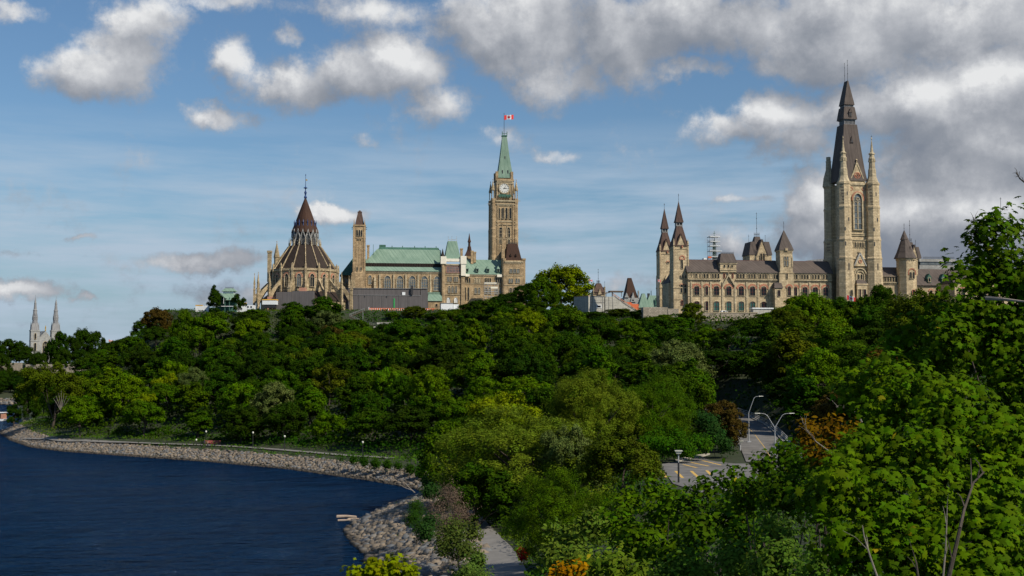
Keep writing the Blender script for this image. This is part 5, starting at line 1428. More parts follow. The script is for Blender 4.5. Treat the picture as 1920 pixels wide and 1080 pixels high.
for k, (px, a, b_, D) in enumerate(((680.5, 584, 616, 492), (689, 634, 642, 470))):
    m = MB(); p = P(px, b_, D); q = P(px, a, D); m.tube((p.x, D, p.z - 6), q, .09, .09, 6)
    if k: m.box(p.x - 1.4, p.x + 1.4, D - .3, D + .3, q.z, q.z + .25)
    m.build('support_post', 'galvanised', sw)
cb2 = Bld('concrete_bunker', 'small pale concrete lookout on the bluff under the orange barrier', 'bunker', 720, 490, 620, 5)
cb2.part('slab', 'concrete', lambda m: m.box(707, 741, -2, 14, 608, 604.6)); cb2.part('wall', 'concrete', lambda m: m.box(717, 729, 0, 12, 640, 608)); cb2.part('footing', 'concrete', lambda m: m.box(701, 705, 0, 4, 640, 612))

# ---------------------------------------------------------------- rocks
def rockfield(name, label, xr, yr, n, s0, s1, seed, dmax=7.4):
    rng = np.random.default_rng(seed)
    X = rng.uniform(*xr, n * 40); Y = rng.uniform(*yr, n * 40)
    ld = inside(X, Y, LAND); ds = segdist(X, Y, SHORE)
    k = (ld & (ds < dmax + rng.random(len(X)) * .8)) | (~ld & (ds < .9))
    X, Y, ds = X[k][:n], Y[k][:n], ds[k][:n]
    Z = terr(X, Y)
    n = len(X)
    ph = (1 + 5 ** .5) / 2
    iv = np.array([(-1, ph, 0), (1, ph, 0), (-1, -ph, 0), (1, -ph, 0), (0, -1, ph), (0, 1, ph), (0, -1, -ph), (0, 1, -ph), (ph, 0, -1), (ph, 0, 1), (-ph, 0, -1), (-ph, 0, 1)]) / 1.9
    ifc = np.array([(0, 11, 5), (0, 5, 1), (0, 1, 7), (0, 7, 10), (0, 10, 11), (1, 5, 9), (5, 11, 4), (11, 10, 2), (10, 7, 6), (7, 1, 8), (3, 9, 4), (3, 4, 2), (3, 2, 6), (3, 6, 8), (3, 8, 9), (4, 9, 5), (2, 4, 11), (6, 2, 10), (8, 6, 7), (9, 8, 1)])
    sz = s0 + (s1 - s0) * rng.random(n) ** 2.2
    V = iv[None] * (1 + rng.normal(size=(n, 12, 1)) * .16) + rng.normal(size=(n, 12, 3)) * .1
    V *= np.stack([rng.uniform(.8, 1.35, n), rng.uniform(.7, 1.1, n), rng.uniform(.5, .8, n)], -1)[:, None]
    a = rng.random(n) * 6.28; ca, sa = np.cos(a), np.sin(a)
    VX = V[..., 0] * ca[:, None] - V[..., 1] * sa[:, None]; VY = V[..., 0] * sa[:, None] + V[..., 1] * ca[:, None]
    V = np.stack([VX, VY, V[..., 2]], -1) * sz[:, None, None] + np.stack([X, Y, np.maximum(Z, -.1) + sz * .12 + rng.random(n) * .12], -1)[:, None]
    idx = (np.arange(n)[:, None, None] * 12 + ifc[None]).reshape(-1)
    me = poly_mesh(name, V.reshape(-1, 3), np.arange(n * 20) * 3, idx, 'rock', {'v': np.repeat(rng.random(n), 20), 'h': np.repeat(rng.random(n), 20)})
    return tag(link(bpy.data.objects.new(name, me)), label, kind='stuff')
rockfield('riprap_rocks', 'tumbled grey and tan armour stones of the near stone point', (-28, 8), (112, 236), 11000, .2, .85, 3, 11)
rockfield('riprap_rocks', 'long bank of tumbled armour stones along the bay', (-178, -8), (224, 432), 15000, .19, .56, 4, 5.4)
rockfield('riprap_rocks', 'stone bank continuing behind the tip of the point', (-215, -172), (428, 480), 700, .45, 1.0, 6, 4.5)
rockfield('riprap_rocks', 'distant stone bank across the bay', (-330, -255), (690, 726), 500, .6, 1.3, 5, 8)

# ---------------------------------------------------------------- tree prototypes
def lobes_for(kind, rng):
    if kind == 'round':   # broad crown, 10 m wide, 11 m high
        L_ = [(0, 0, 6.6, 3.9, 3.9, 3.7)]
        for k in range(9):
            a = rng.random() * 6.28; r = rng.uniform(2.2, 3.8); L_.append((r * math.cos(a), r * math.sin(a), rng.uniform(4.6, 8.6), *([rng.uniform(1.5, 2.3)] * 2), rng.uniform(1.3, 1.9)))
        L_.append((rng.normal() * .6, rng.normal() * .6, 9.3, 1.9, 1.9, 1.6))
    elif kind == 'tall':
        L_ = [(0, 0, 6.2, 2.6, 2.6, 4.2)]
        for k in range(9):
            a = rng.random() * 6.28; r = rng.uniform(.9, 2.3); L_.append((r * math.cos(a), r * math.sin(a), rng.uniform(3.2, 10.0), 1.3, 1.3, 1.3))
        L_.append((.2, 0, 10.6, 1.1, 1.1, 1.5))
    elif kind == 'open':
        L_ = []
        for k in range(12):
            a = rng.random() * 6.28; r = rng.uniform(.8, 4.2); L_.append((r * math.cos(a), r * math.sin(a), rng.uniform(4.0, 9.8) - r * .3, rng.uniform(1.2, 2.0), rng.uniform(1.2, 2.0), rng.uniform(.8, 1.3)))
    elif kind == 'willow':
        L_ = [(0, 0, 6.6, 5.4, 5.4, 4.4)]
        for k in range(14):
            a = rng.random() * 6.28; r = rng.uniform(2.5, 6.0); L_.append((r * math.cos(a), r * math.sin(a), rng.uniform(3.2, 10.5) - r * .25, rng.uniform(1.9, 2.9), rng.uniform(1.9, 2.9), rng.uniform(1.6, 2.3)))
        L_.append((0, 0, 10.5, 2.6, 2.6, 2.0))
    elif kind == 'dome':
        L_ = [(0, 0, 5.0, 4.2, 4.2, 4.6)]
        for k in range(22):
            a = rng.random() * 6.28; e_ = rng.uniform(-.35, 1.45); r = 3.4 * math.cos(e_); L_.append((r * math.cos(a), r * math.sin(a), 5.0 + 4.2 * math.sin(e_), rng.uniform(1.1, 1.9), rng.uniform(1.1, 1.9), rng.uniform(1.0, 1.6)))
    elif kind == 'bush':
        L_ = [(0, 0, 1.6, 2.0, 2.0, 1.6)]
        for k in range(6):
            a = rng.random() * 6.28; r = rng.uniform(1, 2.0); L_.append((r * math.cos(a), r * math.sin(a), rng.uniform(.9, 2.6), 1.0, 1.0, .9))
    return L_
PROTO = {}
def make_proto(key, kind, seed, nclump, nleaf, rc, leaf, shape, up=.22, mat='leaf_far', lim=7, core=.55, hgt=None):
    rng = np.random.default_rng(seed)
    lobes = lobes_for(kind, rng)
    pos, nrm, v, h, C = crown_points(lobes, nclump, nleaf, rc, rng, up, core=core, und=-.9 if kind == 'dome' else -.45)
    size = leaf * rng.uniform(.6, 1.45, len(pos))
    me = leaf_cloud(pos, nrm, size, shape, mat, 'crown', v, h, rng)
    t = MB(); T = [C[i] for i in rng.choice(len(C), lim, replace=False)]
    limbs(t, (0, 0, -1.5), T, {'bush': .08, 'willow': .5}.get(kind, .24), rng)
    tm = bpy.data.meshes.new('trunk'); tm.from_pydata(t.v, [], t.f); tm.update(); tm.materials.append(MATS['bark'])
    ext = pos.max(0); wid = np.percentile(np.abs(pos[:, :2]), 97)
    PROTO[key] = (me, tm, float(np.percentile(pos[:, 2], 99.7)), float(wid) * 2)
for i in range(4): make_proto(('round', i), 'round', 10 + i, 170, 100, .75, .33, 'quad')
for i in range(3): make_proto(('tall', i), 'tall', 20 + i, 150, 95, .62, .31, 'quad')
for i in range(3): make_proto(('open', i), 'open', 30 + i, 120, 100, .72, .32, 'quad', core=.2)
for i in range(3): make_proto(('fine', i), 'round', 40 + i, 260, 110, .62, .22, 'quad')
for i in range(2): make_proto(('willow', i), 'willow', 50 + i, 620, 130, .72, .23, 'willow', .35)
for i in range(3): make_proto(('dome', i), 'dome', 80 + i, 260, 90, .66, .28, 'quad', core=.6)
for i in range(2): make_proto(('bush', i), 'bush', 60 + i, 60, 60, .42, .20, 'quad')
TREES = []    # (root, meta)
def put_tree(key, x, y, z, h, w, color, name, cat, label=None, group=None, rot=None, trunk=True, squash=None):
    me, tm, ph, pw = PROTO[key]
    o = bpy.data.objects.new(name, None); link(o); o.empty_display_size = .5
    o.location = (x, y, z); o.rotation_euler = (0, 0, random.random() * 6.28 if rot is None else rot)
    o.scale = (w / pw, w / pw, h / ph)
    c = bpy.data.objects.new('crown', me); link(c, o); c.color = (*color, 1)
    if trunk: link(bpy.data.objects.new('trunk', tm), o)
    tag(o, label, cat, group)
    return o
PAL = {'dark green': (.019, .040, .004), 'deep green': (.029, .060, .005), 'mid green': (.048, .090, .006), 'fresh green': (.068, .122, .007),
       'yellow green': (.130, .165, .010), 'olive': (.060, .080, .010), 'silvery green': (.082, .108, .034), 'russet': (.060, .042, .011), 'large willow': (.105, .140, .020)}
def jit(c, s=.14):
    f = 1 + random.uniform(-s, s); return (c[0] * f * (1 + random.uniform(-s, s)), c[1] * f, c[2] * f * (1 + random.uniform(-s, s)))

# silhouette of tree tops against the buildings
SIL = [(-50, 640), (30, 694), (70, 686), (110, 690), (150, 676), (200, 655), (250, 606), (300, 588), (330, 583), (380, 578), (440, 580), (500, 582), (545, 578), (585, 560), (625, 572), (650, 590), (690, 606), (760, 600), (830, 592), (860, 580), (900, 563), (950, 552), (990, 548), (1075, 575), (1100, 588), (1140, 592), (1200, 596), (1275, 594), (1300, 606), (1345, 610), (1390, 600), (1420, 594), (1450, 572), (1490, 558), (1560, 551), (1590, 566), (1625, 560), (1660, 545), (1700, 552), (1760, 556), (1920, 560)]
SX, SY = [a for a, b_ in SIL], [b_ for a, b_ in SIL]
def silrow(px): return float(np.interp(px, SX, SY))
used = []
def free(x, y, r):
    for (a, b_, c) in used:
        if (a - x) ** 2 + (b_ - y) ** 2 < (r + c) ** 2 * .25 * 1.0: return False
    return True
METAS = []
def meta_tree(o, px, top, frac, cname, kname): METAS.append((o, px, top, frac, cname, kname))

# individually observed trees: px, top row, width px, D, proto, colour, label
SPECIAL = [
    (1055, 498, 104, 500, ('dome', 0), 'yellow green', 'big round yellow green maple on the hilltop right of the clock tower', 1.0),
    (1018, 520, 60, 470, ('dome', 1), 'mid green', 'green tree tucked against the left side of the bright round maple', 1.0),
    (985, 532, 46, 500, ('dome', 2), 'dark green', 'dark tree at the foot of the corner pavilion with brown roof', 1.0),
    (401, 535, 22, 495, ('tall', 0), 'dark green', 'narrow dark tree standing left of the green pavilion', 1.0),
    (446, 551, 24, 490, ('open', 1), 'dark green', 'small flat topped tree right of the green pavilion', 1.0),
    (606, 556, 66, 500, ('dome', 2), 'deep green', 'dark rounded tree covering the foot of the library at right', 1.0),
    (548, 566, 44, 505, ('dome', 1), 'deep green', 'dark tree covering the library foot at centre', 1.0),
    (297, 578, 56, 482, ('dome', 0), 'russet', 'reddish brown tree on the left shoulder of the bluff', 1.0),
    (1298, 568, 46, 400, ('dome', 1), 'olive', 'olive tree rising in front of the terrace wall below the turrets', 1.0),
    (1352, 640, 40, 380, ('open', 2), 'russet', 'russet tree midway below the white van', 1.0),
    (1353, 752, 84, 216, ('dome', 1), 'russet', 'rust brown tree beside the silver street lamp', 1.0),
    (950, 738, 170, 205, ('fine', 2), 'yellow green', 'light green tree peeping above the large willow crown', 1.0),
    (955, 764, 310, 170, ('willow', 0), 'large willow', 'large grey green willow in front of the cove', 1.0),
    (848, 792, 110, 196, ('dome', 1), 'mid green', 'bright green tree at the left edge of the large willow', 1.0),
    (1115, 694, 168, 205, ('willow', 1), 'large willow', 'domed willow above and right of the large willow', 1.0),
    (1235, 706, 150, 212, ('willow', 0), 'mid green', 'domed dark willow left of the climbing road', 1.0),
    (1160, 815, 150, 150, ('fine', 0), 'olive', 'olive brown tree between the large willow and the car park', 1.0),
    (1070, 800, 110, 162, ('fine', 2), 'silvery green', 'silvery leaved tree at the right edge of the large willow', 1.0),
    (1050, 882, 180, 118, ('willow', 1), 'mid green', 'dark fine leaved willow overhanging the cycle path', 1.0),
    (900, 872, 140, 158, ('dome', 2), 'deep green', 'shaded tree below the large willow beside the cove', 1.0),
    (100, 682, 110, 395, ('fine', 2), 'olive', 'broad olive willow near the tip of the point', 1.0),
    (155, 745, 60, 352, ('round', 1), 'fresh green', 'fresh green tree with a pale trunk near the tip shore', 1.0),
    (32, 758, 26, 425, ('tall', 2), 'dark green', 'lone small dark tree at the very tip of the point', 1.0),
    (1265, 640, 120, 300, ('fine', 0), 'silvery green', 'grey green rounded tree above the domed dark willow', 1.0),
    (1205, 640, 90, 310, ('fine', 1), 'mid green', 'mid green tree left of the grey green rounded tree', 1.0),
    (365, 690, 60, 370, ('fine', 2), 'silvery green', 'pale silvery tree halfway up the bluff below the pavilion', 1.0),
    (320, 700, 52, 375, ('open', 2), 'yellow green', 'yellow green tree left of the pale silvery bluff tree', 1.0),
    (278, 738, 52, 350, ('open', 1), 'yellow green', 'yellowish tree low on the bluff above the stone bank', 1.0),
    (1650, 535, 70, 360, ('dome', 1), 'deep green', 'dark tree hiding the right foot of the dark spired tower', 1.0),
    (1520, 552, 110, 345, ('dome', 2), 'fresh green', 'broad tree hiding the facade left of the dark spired tower', 1.0),
    (1480, 575, 70, 340, ('fine', 0), 'olive', 'olive tree under the slim turret of the long facade', 1.0),
    (1560, 600, 90, 300, ('open', 0), 'fresh green', 'fresh green tree below the tall dark spired tower', 1.0),
    (1720, 545, 110, 300, ('fine', 0), 'olive', 'olive tree under the octagonal turret at right', 1.0),
    (775, 574, 46, 520, ('dome', 0), 'olive', 'bush topped tree overlapping the middle of the orange barrier', 1.0),
    (818, 589, 44, 512, ('dome', 1), 'mid green', 'tree at the right end of the orange barrier', 1.0),
    (852, 581, 62, 505, ('dome', 2), 'fresh green', 'tree covering the foot of the white site container', 1.0),
    (893, 568, 66, 505, ('dome', 0), 'deep green', 'rounded tree under the facade scaffold', 1.0),
    (935, 556, 70, 505, ('dome', 1), 'mid green', 'rounded tree left of the corner pavilion foot', 1.0),
    (1112, 584, 50, 440, ('dome', 2), 'deep green', 'dark tree at the foot of the concrete building left part', 1.0),
    (1160, 592, 56, 440, ('dome', 0), 'olive', 'olive tree under the concrete building window', 1.0),
    (1205, 594, 50, 430, ('dome', 1), 'deep green', 'tree under the sloping end of the concrete stair wall', 1.0),
    (1245, 590, 46, 415, ('dome', 2), 'fresh green', 'tree in front of the left stone terrace wall', 1.0),
    (1395, 598, 52, 395, ('dome', 0), 'deep green', 'dark tree at the right end of the long terrace wall', 1.0),
    (1440, 586, 60, 385, ('dome', 1), 'fresh green', 'tree overlapping the pale grey cabin', 1.0),
    (345, 583, 46, 460, ('dome', 1), 'mid green', 'green tree left of the dark narrow tree by the pavilion', 1.0),
    (478, 580, 50, 490, ('dome', 0), 'mid green', 'green tree below the row of pale site huts', 1.0),
    (736, 584, 26, 520, ('dome', 2), 'mid green', 'small bush on the grass below the green banner', 1.0),
    (58, 724, 42, 470, ('dome', 0), 'dark green', 'dark tree at the water edge behind the lone tip tree', 1.0),
    (84, 708, 54, 500, ('dome', 1), 'deep green', 'dark tree left behind the broad olive willow', 1.0),
    (66, 700, 44, 560, ('dome', 2), 'dark green', 'farther dark tree along the shore behind the point', 1.0),
    (50, 710, 34, 630, ('dome', 0), 'dark green', 'farthest dark tree on the shore behind the point', 1.0),
    (112, 720, 54, 445, ('dome', 2), 'deep green', 'dark tree directly behind the broad olive willow trunk', 1.0),
    (1350, 655, 110, 318, ('dome', 0), 'dark green', 'dark spreading tree above the climbing road, left one', 1.0),
    (1440, 640, 120, 300, ('dome', 1), 'deep green', 'dark spreading tree above the silver lamps', 1.0),
    (1520, 655, 120, 290, ('fine', 0), 'deep green', 'deep green tree above and right of the silver lamps', 1.0),
    (1490, 706, 110, 262, ('dome', 2), 'dark green', 'darkest tree directly behind the double armed lamp', 1.0),
    (1405, 690, 90, 330, ('fine', 1), 'deep green', 'shaded tree behind the single armed lamp', 1.0),
    (1600, 640, 130, 275, ('fine', 2), 'mid green', 'mid green tree left of the near maple mass', 1.0),
    (1590, 715, 110, 240, ('dome', 0), 'deep green', 'dark tree above the orange leaved shrub', 1.0),
]
for (px, top, wpx, D, key, cn_, lb_, hs_) in SPECIAL:
    x = P(px, 600, D).x; z = tz(x, D) - .2; H = zrow(top, D) - z
    W = wpx * D / F
    o = put_tree(key, x, D, z, max(H, 3), W, jit(PAL[cn_], .05), 'broadleaf_tree' if key[0] != 'willow' else 'willow_tree', 'tree', lb_)
    used.append((x, D, W * .8))
# skyline trees across the bay (far left)
farlist = [(-12, 640, 40), (14, 636, 38), (36, 640, 30), (50, 648, 24), (112, 622, 32), (134, 630, 26), (158, 617, 38), (182, 622, 30), (96, 640, 24), (75, 660, 26), (60, 664, 24), (30, 660, 34), (5, 664, 30), (120, 655, 30), (150, 655, 30), (180, 655, 30)]
for i, (px, top, wpx) in enumerate(farlist):
    D = 830 + (i % 4) * 22; 
    if top > 650: D -= 40
    x = P(px, 640, D).x; z = tz(x, D); H = max(6, zrow(top, D) - z)
    o = put_tree(('dome', i % 3), x, D, z, H, wpx * D / F * 1.15, jit(PAL['dark green'], .1), 'broadleaf_tree', 'tree', None, 'dark trees across the bay')
    meta_tree(o, px, top, 9, 'dark green', 'far tree')
for i in range(22):
    px = random.uniform(-20, 110); D = random.uniform(728, 800); x = P(px, 700, D).x
    z = tz(x, D); H = random.uniform(8, 13)
    o = put_tree(('dome', i % 3), x, D, z, H, random.uniform(10, 14), jit(PAL['dark green'], .2), 'broadleaf_tree', 'tree', None, 'dark trees across the bay')
    meta_tree(o, px, topx(x, D, z + H)[1], 9, 'dark green', 'far tree')
# forest on the bluff: dart throwing
cnt = 0; tries = 0
MAXN = 296
cands = []
while tries < 12000:
    tries += 1
    y = 205 + 400 * random.random(); x = random.uniform(-.43, .43) * y
    cands.append((x, y))
cx_ = np.array([c_[0] for c_ in cands]); cy_ = np.array([c_[1] for c_ in cands])
ldm = inside(cx_, cy_, LAND); dsm = segdist(cx_, cy_, SHORE); dcm = np.where(inside(cx_, cy_, CREST), -segdist(cx_, cy_, CREST, True), segdist(cx_, cy_, CREST, True))
zm = terr(cx_, cy_)
rdm = segdist(cx_, cy_, [(a, b_) for a, b_, c_ in ROADP]); pkm = np.where(inside(cx_, cy_, PARK), 0, segdist(cx_, cy_, PARK, True))
kinds = [('round', 4, .34), ('tall', 3, .2), ('open', 3, .14), ('dome', 3, .32)]
cols = [('dark green', .20), ('deep green', .32), ('mid green', .30), ('fresh green', .09), ('yellow green', .015), ('olive', .06), ('silvery green', .015), ('russet', .015)]
def pick(l): 
    r = random.random() * sum(a[-1] for a in l)
    for a in l:
        r -= a[-1]
        if r <= 0: return a
    return l[-1]
for i in range(len(cands)):
    if cnt >= MAXN: break
    x, y = cands[i]
    if not ldm[i] or dsm[i] < 16.2 or dcm[i] < -6 or rdm[i] < 9 or pkm[i] < 8: continue
    if y < 240 and x < 20: continue
    px, py = topx(x, y, zm[i])
    if px < 25 or px > 1820: continue
    if y > 500 and px > 400: continue
    # keep view of car park and road open
    if 1225 < px < 1475 and y < 215 : continue
    sp = 8.6 + (y - 250) / 250 * 2.2
    W = sp * random.uniform(.95, 1.35)
    if not free(x, y, sp): continue
    cn_ = pick(cols)[0]; k = pick(kinds); key = (k[0], random.randrange(k[1]))
    if k[0] == 'tall': W *= .75
    H = random.uniform(8.5, 13.5) * (1.1 if k[0] == 'tall' else 1)
    if dsm[i] < 26: H = random.uniform(7, 10.5)
    lim = zrow(silrow(px) + random.choice((-3, 0, 2, 5, 9, 14)), y) - zm[i]
    H = min(H, lim)
    if H < 3.2: continue
    if 1380 < px < 1480 and topx(x, y, zm[i] + H)[1] < 880 and y < 235: continue
    o = put_tree(key, x, y, float(zm[i]) - .2, H, min(W, H * 1.12), jit(PAL[cn_]), 'broadleaf_tree', 'tree', None, 'trees covering the wooded bluff')
    used.append((x, y, sp)); cnt += 1
    frac = dcm[i] / (dcm[i] + dsm[i] + 1e-6)
    meta_tree(o, px, topx(x, y, zm[i] + H)[1], frac, cn_, {'round': 'rounded tree', 'tall': 'narrow tree', 'open': 'open crowned tree', 'dome': 'bushy tree'}[k[0]])
print('forest trees', cnt)
# unique labels
COLS = [(120, 'near the tip of the point'), (240, 'under the cathedral side'), (350, 'on the left shoulder of the bluff'), (400, 'by the pavilion side'), (470, 'below the green pavilion'), (545, 'below the library left half'), (630, 'below the library right half'), (690, 'below the slender tower'), (760, 'below the green banner'), (830, 'below the orange barrier end'), (920, 'below the white wrapped pavilion'), (1010, 'below the clock tower'), (1110, 'below the bright round maple'), (1210, 'below the concrete building'), (1300, 'below the paired turrets'), (1380, 'below the white van'), (1460, 'below the pale cabin'), (1560, 'below the slim facade turret'), (1680, 'below the dark spired tower'), (3000, 'below the octagonal turret')]
VERT = [(.12, 'at crest'), (.32, 'high on slope'), (.52, 'mid slope'), (.72, 'low on slope'), (1.1, 'at slope foot'), (99, 'across the bay')]
groups = {}
for o, px, top, fr, cn_, kn_ in METAS:
    col_ = next(t for a, t in COLS if px < a); ve = next(t for a, t in VERT if fr < a)
    if fr > 5:
        key = f'{cn_} skyline tree across the bay' if top < 652 else ('tree across the bay, ' + ('upper row' if top < 672 else 'middle row' if top < 690 else 'shore row'))
    else: key = f'{cn_} {kn_} {ve} {col_}'
    groups.setdefault(key, []).append((px, o))
ORD = ['first', 'second', 'third', 'fourth', 'fifth', 'sixth', 'seventh', 'eighth', 'ninth', 'tenth', 'eleventh', 'twelfth', 'thirteenth', 'fourteenth', 'fifteenth', 'sixteenth', 'seventeenth', 'eighteenth', 'nineteenth', 'twentieth', 'twenty-first', 'twenty-second', 'twenty-third', 'twenty-fourth', 'twenty-fifth', 'twenty-sixth', 'twenty-seventh', 'twenty-eighth', 'twenty-ninth', 'thirtieth']
print('label groups', sorted([(len(v_), k_) for k_, v_ in groups.items()], reverse=True)[:8])
for key, l in groups.items():
    l.sort(key=lambda a: a[0])
    for i, (px, o) in enumerate(l):
        if len(l) == 1: s = key
        elif len(l) == 2: s = ('left' if i == 0 else 'right') + ' one of two: ' + key.replace('below the ', 'below ').replace('on the ', 'on ')
        elif i == 0: s = 'leftmost ' + key
        elif i == len(l) - 1: s = 'rightmost ' + key
        else: s = (ORD[min(i, 29)] + ' from left: ' + key).replace('below the ', 'below ').replace('on the ', 'on ')
        if len(s.split()) > 16: s = s.replace(' of the bluff', '').replace('open crowned ', 'open ').replace('white wrapped ', 'wrapped ').replace('silvery green', 'silvery')
        if len(s.split()) > 16: s = s.replace(' tree ', ' ', 1)
        o['label'] = s

# ---------------------------------------------------------------- undergrowth, grass (stuff)
def scatter(name, label, xr, yr, n, cond, size, hmax, color, seed, shape='quad', clump=None, mat='leaf_far'):
    rng = np.random.default_rng(seed)
    X = rng.uniform(*xr, n * 3); Y = rng.uniform(*yr, n * 3)
    k = cond(X, Y); X, Y = X[k][:n], Y[k][:n]
    bump = np.clip(.5 + vnoise(X, Y, 3.1, 2) * .5 + vnoise(X, Y, 7.3, 5) * .4, 0, 1.3)
    hm = np.minimum(hmax, .5 + .16 * segdist(X, Y, CREST, True)) if hmax > 2 else hmax
    Z = terr(X, Y) + bump * hm * rng.uniform(.35, 1.0, len(X))
    pos = np.stack([X, Y, Z], -1); nrm = rng.normal(size=pos.shape) * .6 + np.array([0, -.25, .7])
    v = np.clip(rng.random(len(X)) * .6 + .3 * np.clip(.5 + vnoise(X, Y, 5, 9), 0, 1), 0, 1); h = np.clip(.5 + vnoise(X, Y, 11, 4) * .5 + rng.normal(size=len(X)) * .15, 0, 1)
    me = leaf_cloud(pos, nrm, size * rng.uniform(.6, 1.4, len(X)), shape, mat, name, v, h, rng)
    o = link(bpy.data.objects.new(name, me)); o.color = (*color, 1)
    return tag(o, label, kind='stuff')
def c_slope(X, Y):
    ld = inside(X, Y, LAND); ds = segdist(X, Y, SHORE); cr = inside(X, Y, CREST)
    dc = segdist(X, Y, CREST, True)
    r = segdist(X, Y, [(a, b_) for a, b_, c_ in ROADP]); pk = inside(X, Y, PARK); dp = segdist(X, Y, PARK, True)
    return ld & (ds > 16) & ((~cr) | (dc < 1)) & (r > 6.5) & (~pk) & (dp > 3.6) & (np.abs(X) < .46 * Y + 10) & (Y > 150)
scatter('undergrowth', 'dense shrubs and saplings filling the wooded bluff between trees', (-320, 200), (150, 720), 150000, c_slope, .75, 3.4, (.026, .055, .006), 71)
def c_foot(X, Y):
    ld = inside(X, Y, LAND); ds = segdist(X, Y, SHORE)
    return ld & (ds > 13) & (segdist(X, Y, shpath) > 1.9) & (ds < 36) & (np.abs(X) < .46 * Y + 10) & (Y > 225) & (X < 40)
scatter('undergrowth', 'tall thicket along the foot of the bluff behind the shore path', (-320, 40), (225, 720), 110000, c_foot, .58, 5.6, (.017, .040, .004), 75)
def c_grass(X, Y):
    ld = inside(X, Y, LAND); ds = segdist(X, Y, SHORE)
    pth = np.minimum(segdist(X, Y, shpath), segdist(X, Y, nearpath))
    return ld & (ds > np.where(Y < 236, 11.5, 5.2)) & (ds < 22) & (pth > 1.7) & (np.abs(X) < .46 * Y + 4)
scatter('grass', 'green grass and weeds behind the stone bank', (-320, 30), (105, 720), 190000, c_grass, .40, 2.1, (.060, .105, .016), 72)
def c_weed(X, Y):
    ld = inside(X, Y, LAND); ds = segdist(X, Y, SHORE)
    return ld & (ds > 2.2) & (ds < 7) & (vnoise(X, Y, 4.3, 3) > .32) & (np.abs(X) < .46 * Y)
scatter('weeds', 'patches of green weeds growing through the stone bank', (-180, 10), (112, 430), 5000, c_weed, .34, 1.0, (.05, .085, .012), 76)
def c_top(X, Y):
    cr = inside(X, Y, CREST); dc = segdist(X, Y, CREST, True)
    return cr & (dc < 26)
scatter('grass', 'weeds and grass along the edge of the hilltop', (-150, 100), (380, 540), 14000, c_top, .5, 1.0, (.062, .085, .02), 73)
def c_near(X, Y):
    ld = inside(X, Y, LAND); pth = segdist(X, Y, nearpath); pk = inside(X, Y, PARK); dp = segdist(X, Y, PARK, True)
    return ld & (pth > 2.6) & (~pk) & (dp > 2) & (segdist(X, Y, SHORE) > 11.5) & (np.abs(X) < .46 * Y + 6)
scatter('ground_cover', 'low leafy ground cover between the cycle path and car park', (-14, 60), (70, 215), 60000, c_near, .32, 1.0, (.040, .085, .015), 74)
# ---------------------------------------------------------------- foreground vegetation
def near_plant(name, cat, label, lobes, leaf, shape, color, per, base=None, seed=1, rc=.28, nleaf=26, up=.55, group=None, depth=1.3, bark='bark', dead=None, mat='leaf_near', ntw=14):
    """lobes: (px, py, radius px, D)"""
    rng = np.random.default_rng(seed)
    Lb = []
    for px, py, rp, D in lobes:
        p = P(px, py, D); r = rp * D / F; r = max(.35 * r, r - .65 * rc); Lb.append((p.x, p.y, p.z, r, r * depth, r))
    Lb = np.array(Lb)
    if base is None:
        bx, by = float(Lb[:, 0].mean()), float(Lb[:, 1].mean()) + .5
    else: bx, by = base
    bz = tz(bx, by) - .2
    Lb[:, :3] -= np.array([bx, by, bz])
    root = thing(name, label, cat, (bx, by, bz), 0, group)
    nc = int(per * len(lobes))
    pos, nrm, v, h, C = crown_points(Lb, nc, nleaf, rc, rng, up, shell=.35, core=.25)
    nrm[:, 1] -= .35
    me = leaf_cloud(pos, nrm, leaf * rng.uniform(.55, 1.25, len(pos)), shape, mat, 'crown', v, h, rng)
    c = link(bpy.data.objects.new('crown', me), root); c.color = (*color, 1)
    t = MB(); T = [C[i] for i in rng.choice(len(C), min(ntw, len(C)), replace=False)]
    H = float(Lb[:, 2].mean())
    limbs(t, (0, 0, -.5), T, .03 + H * .008, rng)
    t.build('trunk', bark, root)
    return root, Lb
D1, D2, D3 = (.046, .090, .003), (.056, .104, .003), (.035, .072, .0035)
near_plant('maple_tree', 'tree', 'tall near maple rising at the right edge above everything', [
    (1850, 445, 62, 17), (1896, 428, 50, 17.4), (1812, 500, 42, 17), (1800, 545, 36, 16.6), (1860, 520, 75, 17.6), (1925, 540, 90, 17), (1840, 600, 70, 17), (1785, 640, 65, 16.5), (1880, 670, 95, 17), (1930, 760, 110, 16.5), (1750, 700, 60, 17), (1700, 640, 52, 18), (1760, 590, 46, 17.5), (1940, 640, 100, 17)],
    .112, 'maple', D1, 24, (7.9, 18.0), 101, .34, 30)
near_plant('maple_tree', 'tree', 'leafy maple mass filling the right side below the tall near maple', [
    (1700, 740, 80, 15.5), (1650, 800, 75, 15.5), (1790, 790, 100, 15), (1880, 860, 120, 14.5), (1740, 880, 110, 14.5), (1620, 870, 80, 15), (1660, 700, 62, 16.5), (1610, 740, 55, 17), (1850, 950, 120, 14)],
    .112, 'maple', D2, 25, (5.6, 16.2), 102, .34, 30)
near_plant('maple_tree', 'tree', 'low spreading maple in the bottom right corner with bare stems', [
    (1570, 930, 90, 13.5), (1660, 960, 100, 13.2), (1760, 990, 110, 13), (1880, 1040, 110, 12.8), (1600, 1040, 90, 13), (1700, 1080, 110, 12.6), (1820, 1100, 110, 12.5)],
    .112, 'maple', D2, 25, (4.4, 14.5), 103, .32, 30)
near_plant('sumac_shrub', 'shrub', 'shrub with orange and rust leaves at the crown of the near hedge', [
    (1520, 818, 34, 23), (1565, 808, 30, 23), (1600, 818, 26, 23.4), (1540, 850, 26, 22.6)],
    .10, 'oval', (.105, .062, .011), 12, (5.6, 24.5), 104, .3, 22, ntw=8)
